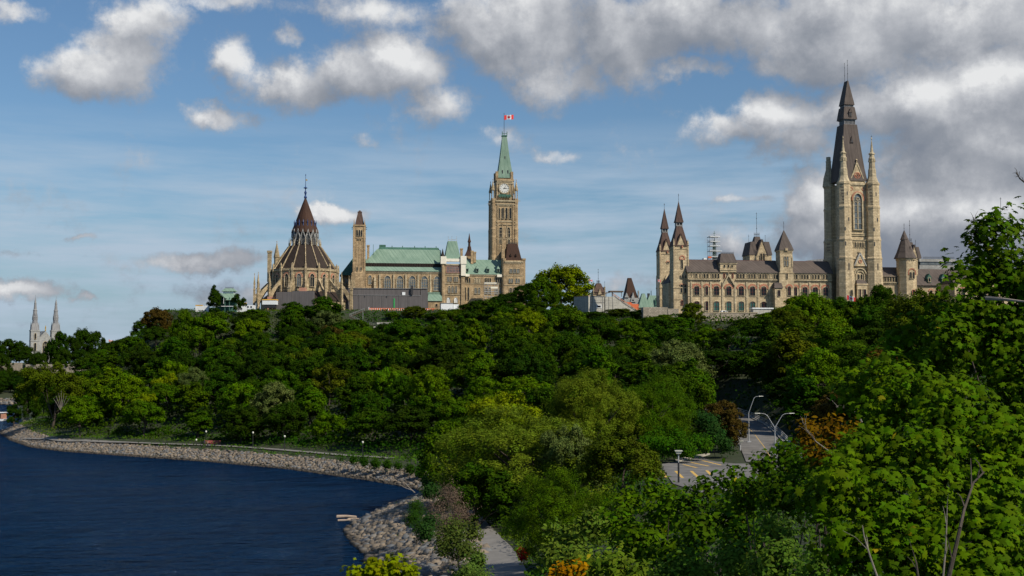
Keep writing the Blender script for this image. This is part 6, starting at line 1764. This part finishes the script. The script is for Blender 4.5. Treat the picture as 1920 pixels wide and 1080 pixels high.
near_plant('vine_hedge', 'shrub', 'dark green vine covered hedge top below the double armed lamp', [
    (1480, 862, 42, 25), (1440, 885, 44, 25), (1520, 880, 48, 24), (1560, 870, 46, 23), (1470, 930, 60, 23), (1530, 940, 60, 22), (1410, 930, 52, 24.5), (1605, 850, 40, 22)],
    .11, 'maple', D3, 24, (5.2, 25.5), 105, .34, 28)
near_plant('leafy_shrub', 'shrub', 'leafy shrub in front of the car park right half', [
    (1370, 905, 36, 30), (1330, 930, 44, 30), (1290, 950, 44, 30), (1380, 970, 60, 28), (1310, 1000, 60, 28), (1400, 1030, 70, 26)],
    .16, 'oval', D3, 16, (5.0, 31), 106, .42, 32)
near_plant('leafy_shrub', 'shrub', 'leafy shrub below the black lamp post', [
    (1225, 918, 34, 36), (1180, 945, 42, 36), (1240, 975, 54, 34), (1160, 990, 50, 35), (1200, 1030, 60, 32), (1270, 1050, 60, 30), (1255, 945, 36, 33)],
    .18, 'oval', D1, 17, (3.6, 37), 107, .48, 34)
near_plant('leafy_shrub', 'shrub', 'loose yellow tinged shrub along the right edge of the cycle path', [
    (1035, 1045, 34, 60), (1070, 1010, 34, 62), (1110, 990, 38, 60), (1080, 1060, 44, 56), (1040, 1000, 22, 66)],
    .26, 'oval', (.075, .11, .02), 17, None, 108, .7, 34)
near_plant('leafy_shrub', 'shrub', 'bright shrub at the bottom edge right of the cycle path', [
    (1100, 1075, 50, 30), (1150, 1065, 50, 29), (1060, 1090, 30, 30), (1200, 1095, 50, 28)],
    .15, 'oval', (.09, .13, .02), 15, None, 109, .4, 30)
near_plant('dogwood_shrub', 'shrub', 'twiggy shrub of small green leaves along the bottom edge', [
    (1300, 1070, 60, 20), (1380, 1065, 60, 19), (1460, 1060, 66, 18), (1250, 1100, 50, 20), (1540, 1070, 50, 17), (1450, 1000, 50, 20)],
    .085, 'oval', (.07, .12, .022), 22, (3.6, 19.5), 110, .26, 36)
near_plant('orange_shrub', 'shrub', 'small patch of orange leaves at the bottom edge near the path', [
    (1060, 1074, 18, 27), (1085, 1068, 12, 27), (1045, 1080, 12, 27)], .13, 'oval', (.26, .12, .015), 5, None, 111, .25, 16, ntw=5)
near_plant('maple_sapling', 'tree', 'yellow green sapling top at the bottom edge over the water', [
    (700, 1068, 26, 26), (740, 1062, 24, 26), (765, 1078, 26, 26), (672, 1074, 20, 26), (720, 1085, 30, 26), (658, 1066, 8, 26)],
    .14, 'maple', (.13, .155, .008), 8, None, 112, .24, 16, ntw=8)
# shoreline shrubs
near_plant('bare_shrub', 'shrub', 'mauve brown half bare shrub on the stone point', [
    (845, 935, 36, 128), (820, 955, 30, 128), (865, 965, 32, 128), (840, 985, 34, 126)], .26, 'willow', (.115, .085, .065), 28, None, 113, 1.0, 40, mat='leaf_far', ntw=40, bark='bark_pale')
near_plant('leafy_shrub', 'shrub', 'olive green shrub directly below the mauve bare shrub', [
    (850, 1005, 44, 122), (870, 1035, 40, 120), (835, 1030, 34, 121), (890, 1000, 26, 122)], .26, 'quad', (.055, .075, .018), 30, None, 114, .9, 46, mat='leaf_far')
near_plant('leafy_shrub', 'shrub', 'dark juniper like shrub at the water side of the point', [
    (780, 950, 20, 150), (772, 975, 22, 147), (790, 990, 22, 145), (785, 965, 20, 150)], .26, 'willow', (.022, .05, .008), 30, None, 115, .8, 46, mat='leaf_far')
near_plant('leafy_shrub', 'shrub', 'dark shrub filling the gap between juniper and mauve shrub', [
    (800, 1000, 20, 136), (812, 980, 22, 138), (790, 1005, 14, 138), (808, 925, 22, 165), (800, 905, 16, 175)], .26, 'quad', (.022, .05, .012), 30, None, 116, .8, 46, mat='leaf_far')
near_plant('leafy_shrub', 'shrub', 'pale leaved low shrub at the left edge of the cycle path', [
    (895, 1055, 22, 116), (880, 1075, 26, 114), (915, 1070, 14, 114), (905, 1085, 20, 112)], .24, 'quad', (.07, .11, .025), 22, None, 117, .7, 40, mat='leaf_far')
near_plant('red_shrub', 'shrub', 'small crimson leaved shrub at the shaded bend of the cycle path', [
    (980, 1043, 7, 124), (986, 1035, 6, 125), (975, 1035, 5, 126)], .22, 'quad', (.42, .012, .01), 8, None, 118, .4, 26, mat='leaf_far', ntw=4)
near_plant('vine_bank', 'shrub', 'bright green vine covered bank behind the car park', [
    (1215, 835, 26, 200), (1250, 840, 26, 198), (1285, 845, 26, 196), (1300, 830, 22, 200), (1235, 820, 24, 205), (1320, 835, 22, 200), (1270, 820, 20, 204)], .34, 'quad', (.032, .078, .008), 34, None, 119, 1.2, 50, mat='leaf_far')
near_plant('leafy_shrub', 'shrub', 'dark bush between the black lamp and the rust brown tree', [
    (1340, 820, 26, 205), (1360, 835, 20, 204), (1330, 795, 24, 208), (1310, 790, 22, 212), (1376, 846, 10, 203)], .34, 'quad', (.018, .045, .01), 34, None, 120, 1.2, 50, mat='leaf_far')

near_plant('low_hedge', 'hedge', 'low dark hedge between the shore path and the stone bank near the cove', [
    (662, 864, 11, 262), (682, 866, 12, 259), (704, 869, 12, 256), (726, 872, 12, 253), (748, 875, 12, 250), (768, 880, 12, 246), (788, 886, 14, 242), (640, 860, 8, 266)], .34, 'quad', (.02, .048, .006), 16, None, 121, 1.0, 46, mat='leaf_far', ntw=6)
# bare twigs and pale stems poking out
def twig(label, pts, r, mat='bark_pale', side=0, cat='branch', name='bare_branch', seed=0):
    rng = np.random.default_rng(seed)
    W = [P(*p) for p in pts]
    m = MB(); m.path(W, r, r * .35, 6)
    for k in range(side):
        i = rng.integers(1, len(W)); a = W[i - 1].lerp(W[i], rng.random()); d = (W[i] - W[i - 1]); L0 = d.length
        q = a + d.normalized() * L0 * .5 + Vector((rng.normal() * L0 * .4, rng.normal() * .1, abs(rng.normal()) * L0 * .4))
        m.path([a, a.lerp(q, .5) + Vector((0, 0, .03)), q], r * .4, r * .15, 4)
    tag(m.build(name, mat), label, cat)
twig('pale bare limb lying across the leaves at the right edge', [(1850, 559, 15.5), (1880, 561, 15.2), (1925, 566, 15)], .03)
twig('dark bare twigs against the clouds at the right edge', [(1925, 345, 17), (1912, 335, 17), (1905, 322, 17)], .012, 'bark', 6, seed=3)
twig('bare twig sprays left of the tall near maple top', [(1862, 470, 17), (1840, 445, 17), (1828, 425, 17), (1825, 407, 17)], .012, 'bark', 7, seed=4)
twig('thick pale sapling stem rising from the bottom edge', [(1778, 1085, 12), (1790, 1035, 12), (1800, 990, 12), (1808, 955, 12.2), (1825, 905, 12.4), (1845, 885, 12.5)], .022, 'bark', side=5, seed=5)
twig('pale stem leaning left at the bottom edge', [(1646, 1085, 12), (1632, 1045, 12), (1620, 1005, 12), (1617, 985, 12)], .011, side=2, seed=6)
twig('short mottled stem just left of the thick sapling stem', [(1768, 1085, 12), (1773, 1030, 12), (1775, 980, 12), (1776, 945, 12)], .010, side=3, seed=7)
twig('brown crooked stem between pale stems at the bottom edge', [(1722, 1085, 12), (1718, 1055, 12), (1712, 1035, 12)], .012, 'bark', 2, seed=8)
twig('pale dead twigs sticking up from the orange shrub', [(1560, 850, 22), (1530, 828, 22), (1512, 805, 22), (1505, 792, 22)], .011, side=6, seed=9)
twig('bleached twig cluster above the orange shrub', [(1620, 800, 21), (1608, 775, 21), (1590, 765, 21), (1568, 763, 21)], .016, side=6, seed=10)
for i, (px, a, b_, D, lb_) in enumerate(((905, 668, 700, 395, 'pale dead trunk leaning on the slope below the clock tower'), (930, 600, 640, 430, 'straight pale bare trunk below the clock tower'), (1578, 620, 650, 320, 'pale bare snag among trees below the dark spired tower'), (680, 735, 752, 345, 'short white snag in dark trees below the slender tower'))):
    twig(lb_, [(px + 6, b_, D), (px + 3, (a + b_) / 2, D - .5), (px, a, D - 1)], .22, 'bark_pale', 3, 'dead tree', 'dead_trunk', 20 + i)
tw = [(105, 790 - 5), ]
m = MB()
for k in range(7):
    a = P(115, 772, 352); b_ = P(100 + k * 5, 732 + abs(k - 3) * 5, 352)
    m.path([a, a.lerp(b_, .5) + Vector((0, 0, .2)), b_], .09, .03, 5)
tag(m.build('bare_limbs', 'bark_pale'), 'fan of bare tan limbs inside the broad olive willow', 'branch')

# ---------------------------------------------------------------- sun and sky
SUN_AZ, SUN_EL = R(52), R(42)      # azimuth to the right of straight behind the camera
sd = Vector((math.sin(SUN_AZ) * math.cos(SUN_EL), -math.cos(SUN_AZ) * math.cos(SUN_EL), math.sin(SUN_EL)))
sl = bpy.data.lights.new('sun', 'SUN'); sl.energy = 5.0; sl.angle = R(.53); sl.color = (1.0, .91, .76)
so = link(bpy.data.objects.new('sun', sl)); so.rotation_euler = sd.to_track_quat('Z', 'Y').to_euler()
wd = bpy.data.worlds.new('World'); sc.world = wd; wd.use_nodes = True
nt = wd.node_tree; nt.nodes.clear()
out = N(nt, 'ShaderNodeOutputWorld')
sky = N(nt, 'ShaderNodeTexSky', sky_type='NISHITA'); sky.sun_disc = False
sky.sun_elevation = SUN_EL; sky.sun_rotation = math.atan2(sd.x, sd.y); sky.altitude = 100; sky.air_density = 1.15; sky.dust_density = .6; sky.ozone_density = 2.2
tc = N(nt, 'ShaderNodeTexCoord')
sp = N(nt, 'ShaderNodeSeparateXYZ'); L(nt, tc.outputs['Generated'], sp.inputs[0])
az = math1(nt, 'ARCTAN2', sp.outputs[0], sp.outputs[1]); el = math1(nt, 'ARCSINE', sp.outputs[2])
cb0 = N(nt, 'ShaderNodeCombineXYZ'); L(nt, az, cb0.inputs[0]); L(nt, el, cb0.inputs[1])
def azel(px, py):
    x, y, z = ray(px, py); return math.atan2(x, y), math.atan2(z, math.hypot(x, y))
BL = [  # centre px, py, radii, strength
    (175, 130, 115, 50, .95), (95, 130, 60, 34, .75), (240, 90, 75, 60, .7), (290, 35, 80, 50, .75), (170, 165, 60, 26, .7),
    (440, 130, 55, 55, .9), (410, 212, 75, 24, .85), (540, 58, 36, 22, .65),
    (560, 150, 80, 55, 1.0), (670, 130, 110, 55, 1.0), (760, 120, 90, 60, 1.05), (830, 180, 70, 50, .8),
    (400, 0, 150, 22, .65), (700, 15, 130, 36, .7), (15, 10, 70, 24, .75),
    (900, 50, 120, 70, .85), (1000, 60, 150, 90, 1.1), (1050, 140, 95, 60, .85), (1150, 60, 180, 75, 1.1), (985, 160, 50, 45, .65),
    (1330, 40, 220, 75, 1.15), (1450, 115, 90, 40, .8), (1310, 128, 70, 22, .8), (1600, 60, 220, 90, 1.25), (1850, 50, 180, 80, 1.25),
    (1350, 245, 80, 34, .85), (1450, 225, 100, 50, 1.05), (1500, 275, 110, 36, .8), (1620, 215, 110, 60, 1.05), (1740, 190, 120, 75, 1.35), (1900, 160, 120, 90, 1.4), (1820, 270, 190, 100, 1.35),
    (1520, 390, 70, 65, 1.0), (1500, 440, 90, 50, 1.0), (1640, 430, 150, 90, 1.3), (1820, 420, 190, 110, 1.4), (1400, 470, 70, 34, .75), (1505, 333, 30, 15, .6), (1395, 378, 50, 11, .6),
    (945, 265, 48, 26, .6), (1030, 288, 60, 20, .7), (680, 262, 34, 14, .5),
    (380, 486, 120, 20, .95), (45, 540, 72, 17, 1.0), (640, 410, 50, 15, .85), (20, 470, 44, 10, .6), (170, 551, 28, 8, .75), (470, 545, 110, 24, .75), (1190, 535, 50, 22, .55), (150, 448, 24, 6, .6)]
grp = bpy.data.node_groups.new('cloud_density', 'ShaderNodeTree')
grp.interface.new_socket('P', in_out='INPUT', socket_type='NodeSocketVector'); grp.interface.new_socket('D', in_out='OUTPUT', socket_type='NodeSocketFloat')
gi = grp.nodes.new('NodeGroupInput'); go = grp.nodes.new('NodeGroupOutput')
def gv(op, a, b_):
    n = grp.nodes.new('ShaderNodeVectorMath'); n.operation = op
    for i, v_ in enumerate((a, b_)):
        if v_ is None: continue
        if isinstance(v_, tuple): n.inputs[i].default_value = v_
        else: grp.links.new(v_, n.inputs[i])
    return n
# domain warp so that blob outlines billow
def gnoise(src, scale, detail, rough, col=False):
    n = grp.nodes.new('ShaderNodeTexNoise'); n.inputs['Scale'].default_value = scale; n.inputs['Detail'].default_value = detail; n.inputs['Roughness'].default_value = rough
    grp.links.new(src, n.inputs['Vector']); return n.outputs['Color' if col else 'Fac']
w1 = gnoise(gi.outputs[0], 13, 6, .62, True); w1 = gv('SUBTRACT', w1, (.5, .5, .5)).outputs[0]; w1 = gv('MULTIPLY', w1, (.085, .05, 0)).outputs[0]
pw = gv('ADD', gi.outputs[0], w1).outputs[0]
acc = None
for px, py, rx, ry, s_ in BL:
    a, e = azel(px, py)
    d = gv('SUBTRACT', pw, (a, e, 0)).outputs[0]; d = gv('MULTIPLY', d, (F / rx / 1.25, F / ry / 1.25, 0)).outputs[0]
    l = grp.nodes.new('ShaderNodeVectorMath'); l.operation = 'LENGTH'; grp.links.new(d, l.inputs[0])
    mr_ = grp.nodes.new('ShaderNodeMapRange'); mr_.interpolation_type = 'SMOOTHSTEP'; grp.links.new(l.outputs['Value'], mr_.inputs[0])
    mr_.inputs[1].default_value = 1.35; mr_.inputs[2].default_value = 0; mr_.inputs[3].default_value = 0; mr_.inputs[4].default_value = s_ * .95
    if acc is None: acc = mr_.outputs[0]
    else:
        mx = grp.nodes.new('ShaderNodeMath'); mx.operation = 'SMOOTH_MAX'; mx.inputs[2].default_value = .12
        grp.links.new(acc, mx.inputs[0]); grp.links.new(mr_.outputs[0], mx.inputs[1]); acc = mx.outputs[0]
# elsewhere in the sky (outside the view) scattered cumulus
def gm(op, a, b_=None, clamp=False):
    n = grp.nodes.new('ShaderNodeMath'); n.operation = op; n.use_clamp = clamp
    for i, v_ in enumerate((a, b_)):
        if v_ is None: continue
        if isinstance(v_, (int, float)): n.inputs[i].default_value = v_
        else: grp.links.new(v_, n.inputs[i])
    return n.outputs[0]
fb = gnoise(gi.outputs[0], 14, 12, .7); fs = gnoise(gi.outputs[0], 14, 4, .45)
tot = gm('ADD', acc, gm('MULTIPLY', gm('SUBTRACT', fb, .5), 1.9))
grp.links.new(tot, go.inputs[0])
grp.interface.new_socket('S', in_out='OUTPUT', socket_type='NodeSocketFloat')
grp.links.new(gm('ADD', acc, gm('MULTIPLY', gm('SUBTRACT', fs, .5), 1.9)), go.inputs[1])
def dens(vec):
    g = nt.nodes.new('ShaderNodeGroup'); g.node_tree = grp; L(nt, vec, g.inputs[0]); return g
def voff(dx, dy):
    n = N(nt, 'ShaderNodeVectorMath', operation='ADD'); L(nt, cb0.outputs[0], n.inputs[0]); n.inputs[1].default_value = (dx, dy, 0); return n.outputs[0]
g0 = dens(cb0.outputs[0]); g1 = dens(voff(.009, .019)); d0 = g0.outputs[0]
cover = N(nt, 'ShaderNodeMapRange', interpolation_type='SMOOTHSTEP'); L(nt, d0, cover.inputs[0]); cover.inputs[1].default_value = .13; cover.inputs[2].default_value = .74
# light comes from above: thin cloud above a point leaves it bright, thick cloud above shades it
sh = math1(nt, 'MULTIPLY', math1(nt, 'SUBTRACT', math1(nt, 'MINIMUM', g0.outputs[1], 1.3), math1(nt, 'MINIMUM', g1.outputs[1], 1.3)), 1.5)
fine = noise(nt, cb0.outputs[0], 26, 8, .68)
big = noise(nt, cb0.outputs[0], 6, 3, .5)
sh = math1(nt, 'ADD', sh, math1(nt, 'ADD', math1(nt, 'MULTIPLY', math1(nt, 'SUBTRACT', fine, .5), 2.1), math1(nt, 'MULTIPLY', math1(nt, 'SUBTRACT', big, .5), 1.4)))
SB = [(1860, 130, 120, 45, .28), (1700, 175, 90, 40, .28), (1420, 212, 110, 30, .35), (1560, 370, 70, 50, .5), (1880, 400, 90, 60, .6), (1700, 410, 110, 50, .5), (740, 105, 90, 45, .45), (560, 130, 60, 40, .45), (170, 125, 80, 40, .4), (440, 105, 50, 40, .4), (1440, 60, 90, 50, .45),
      (1230, 40, 230, 60, -.3), (1640, 50, 200, 50, -.2), (1800, 280, 190, 55, -.25), (1480, 290, 110, 30, -.3), (1700, 330, 90, 35, -.2), (1800, 370, 90, 50, .5), (1520, 410, 70, 50, .4), (900, 40, 120, 50, -.2)]
for px, py, rx, ry, s_ in SB:
    a_, e_ = azel(px, py)
    n1_ = N(nt, 'ShaderNodeVectorMath', operation='SUBTRACT'); L(nt, cb0.outputs[0], n1_.inputs[0]); n1_.inputs[1].default_value = (a_, e_, 0)
    n2_ = N(nt, 'ShaderNodeVectorMath', operation='MULTIPLY'); L(nt, n1_.outputs[0], n2_.inputs[0]); n2_.inputs[1].default_value = (F / rx / 1.3, F / ry / 1.3, 0)
    n3_ = N(nt, 'ShaderNodeVectorMath', operation='LENGTH'); L(nt, n2_.outputs[0], n3_.inputs[0])
    n4_ = N(nt, 'ShaderNodeMapRange', interpolation_type='SMOOTHSTEP'); L(nt, n3_.outputs['Value'], n4_.inputs[0]); n4_.inputs[1].default_value = 1.3; n4_.inputs[2].default_value = 0; n4_.inputs[3].default_value = 0; n4_.inputs[4].default_value = s_
    sh = math1(nt, 'ADD', sh, n4_.outputs[0])
sh = math1(nt, 'SUBTRACT', sh, ramp(nt, el, .155, .08, 0, .8))
shade = ramp(nt, sh, -1.2, 1.15, 0, 1)
cr = N(nt, 'ShaderNodeValToRGB'); L(nt, shade, cr.inputs[0])
CLOUD_RAMP = [(0, (.25, .285, .35)), (.28, (.32, .35, .405)), (.5, (.43, .455, .505)), (.74, (.62, .64, .68)), (1, (.93, .94, .95))]
cr.color_ramp.elements[0].position = 0; cr.color_ramp.elements[0].color = (*CLOUD_RAMP[0][1], 1)
cr.color_ramp.elements[1].position = 1; cr.color_ramp.elements[1].color = (*CLOUD_RAMP[-1][1], 1)
for p_, c_ in CLOUD_RAMP[1:-1]:
    e = cr.color_ramp.elements.new(p_); e.color = (*c_, 1)
# thin high streaks low in the sky
stv = N(nt, 'ShaderNodeMapping'); stv.inputs['Scale'].default_value = (3.2, 26, 1); stv.inputs['Rotation'].default_value = (0, 0, .03); L(nt, cb0.outputs[0], stv.inputs[0])
sn = noise(nt, stv.outputs[0], 1.6, 7, .6)
band_ = math1(nt, 'MULTIPLY', ramp(nt, el, .20, .12, 0, 1), ramp(nt, sn, .36, .62, 0, 1))
lowb = math1(nt, 'MULTIPLY', ramp(nt, el, .15, .02, 0, 1), .6)
streak = math1(nt, 'MINIMUM', lowb, .8)
tint = mixc(nt, 1.0, sky.outputs[0], (.74, .92, 1.08), 'MULTIPLY')
bg1 = N(nt, 'ShaderNodeBackground'); L(nt, tint, bg1.inputs[0]); SKYS = .086; bg1.inputs[1].default_value = SKYS
bg2 = N(nt, 'ShaderNodeBackground'); bg2.inputs[0].default_value = (.27, .42, .62, 1); bg2.inputs[1].default_value = .88
bgs = N(nt, 'ShaderNodeBackground'); bgs.inputs[0].default_value = (.46, .56, .68, 1)
ms = N(nt, 'ShaderNodeMixShader'); L(nt, math1(nt, 'MULTIPLY', band_, .85), ms.inputs[0])
bg3 = N(nt, 'ShaderNodeBackground'); L(nt, cr.outputs[0], bg3.inputs[0]); bg3.inputs[1].default_value = .88
m1 = N(nt, 'ShaderNodeMixShader'); L(nt, streak, m1.inputs[0]); L(nt, bg1.outputs[0], m1.inputs[1]); L(nt, bg2.outputs[0], m1.inputs[2])
m2 = N(nt, 'ShaderNodeMixShader'); L(nt, cover.outputs[0], m2.inputs[0]); L(nt, m1.outputs[0], ms.inputs[1]); L(nt, bgs.outputs[0], ms.inputs[2]); L(nt, ms.outputs[0], m2.inputs[1]); L(nt, bg3.outputs[0], m2.inputs[2])
L(nt, m2.outputs[0], out.inputs[0])
wd.cycles.sampling_method = 'MANUAL'; wd.cycles.sample_map_resolution = 512
sc.view_settings.view_transform = 'Standard'; sc.view_settings.look = 'None'; sc.view_settings.exposure = -.05; sc.view_settings.gamma = 1
sc.cycles.max_bounces = 5; sc.cycles.diffuse_bounces = 2; sc.cycles.glossy_bounces = 2; sc.cycles.transmission_bounces = 3; sc.cycles.transparent_max_bounces = 4
sc.cycles.use_denoising = True
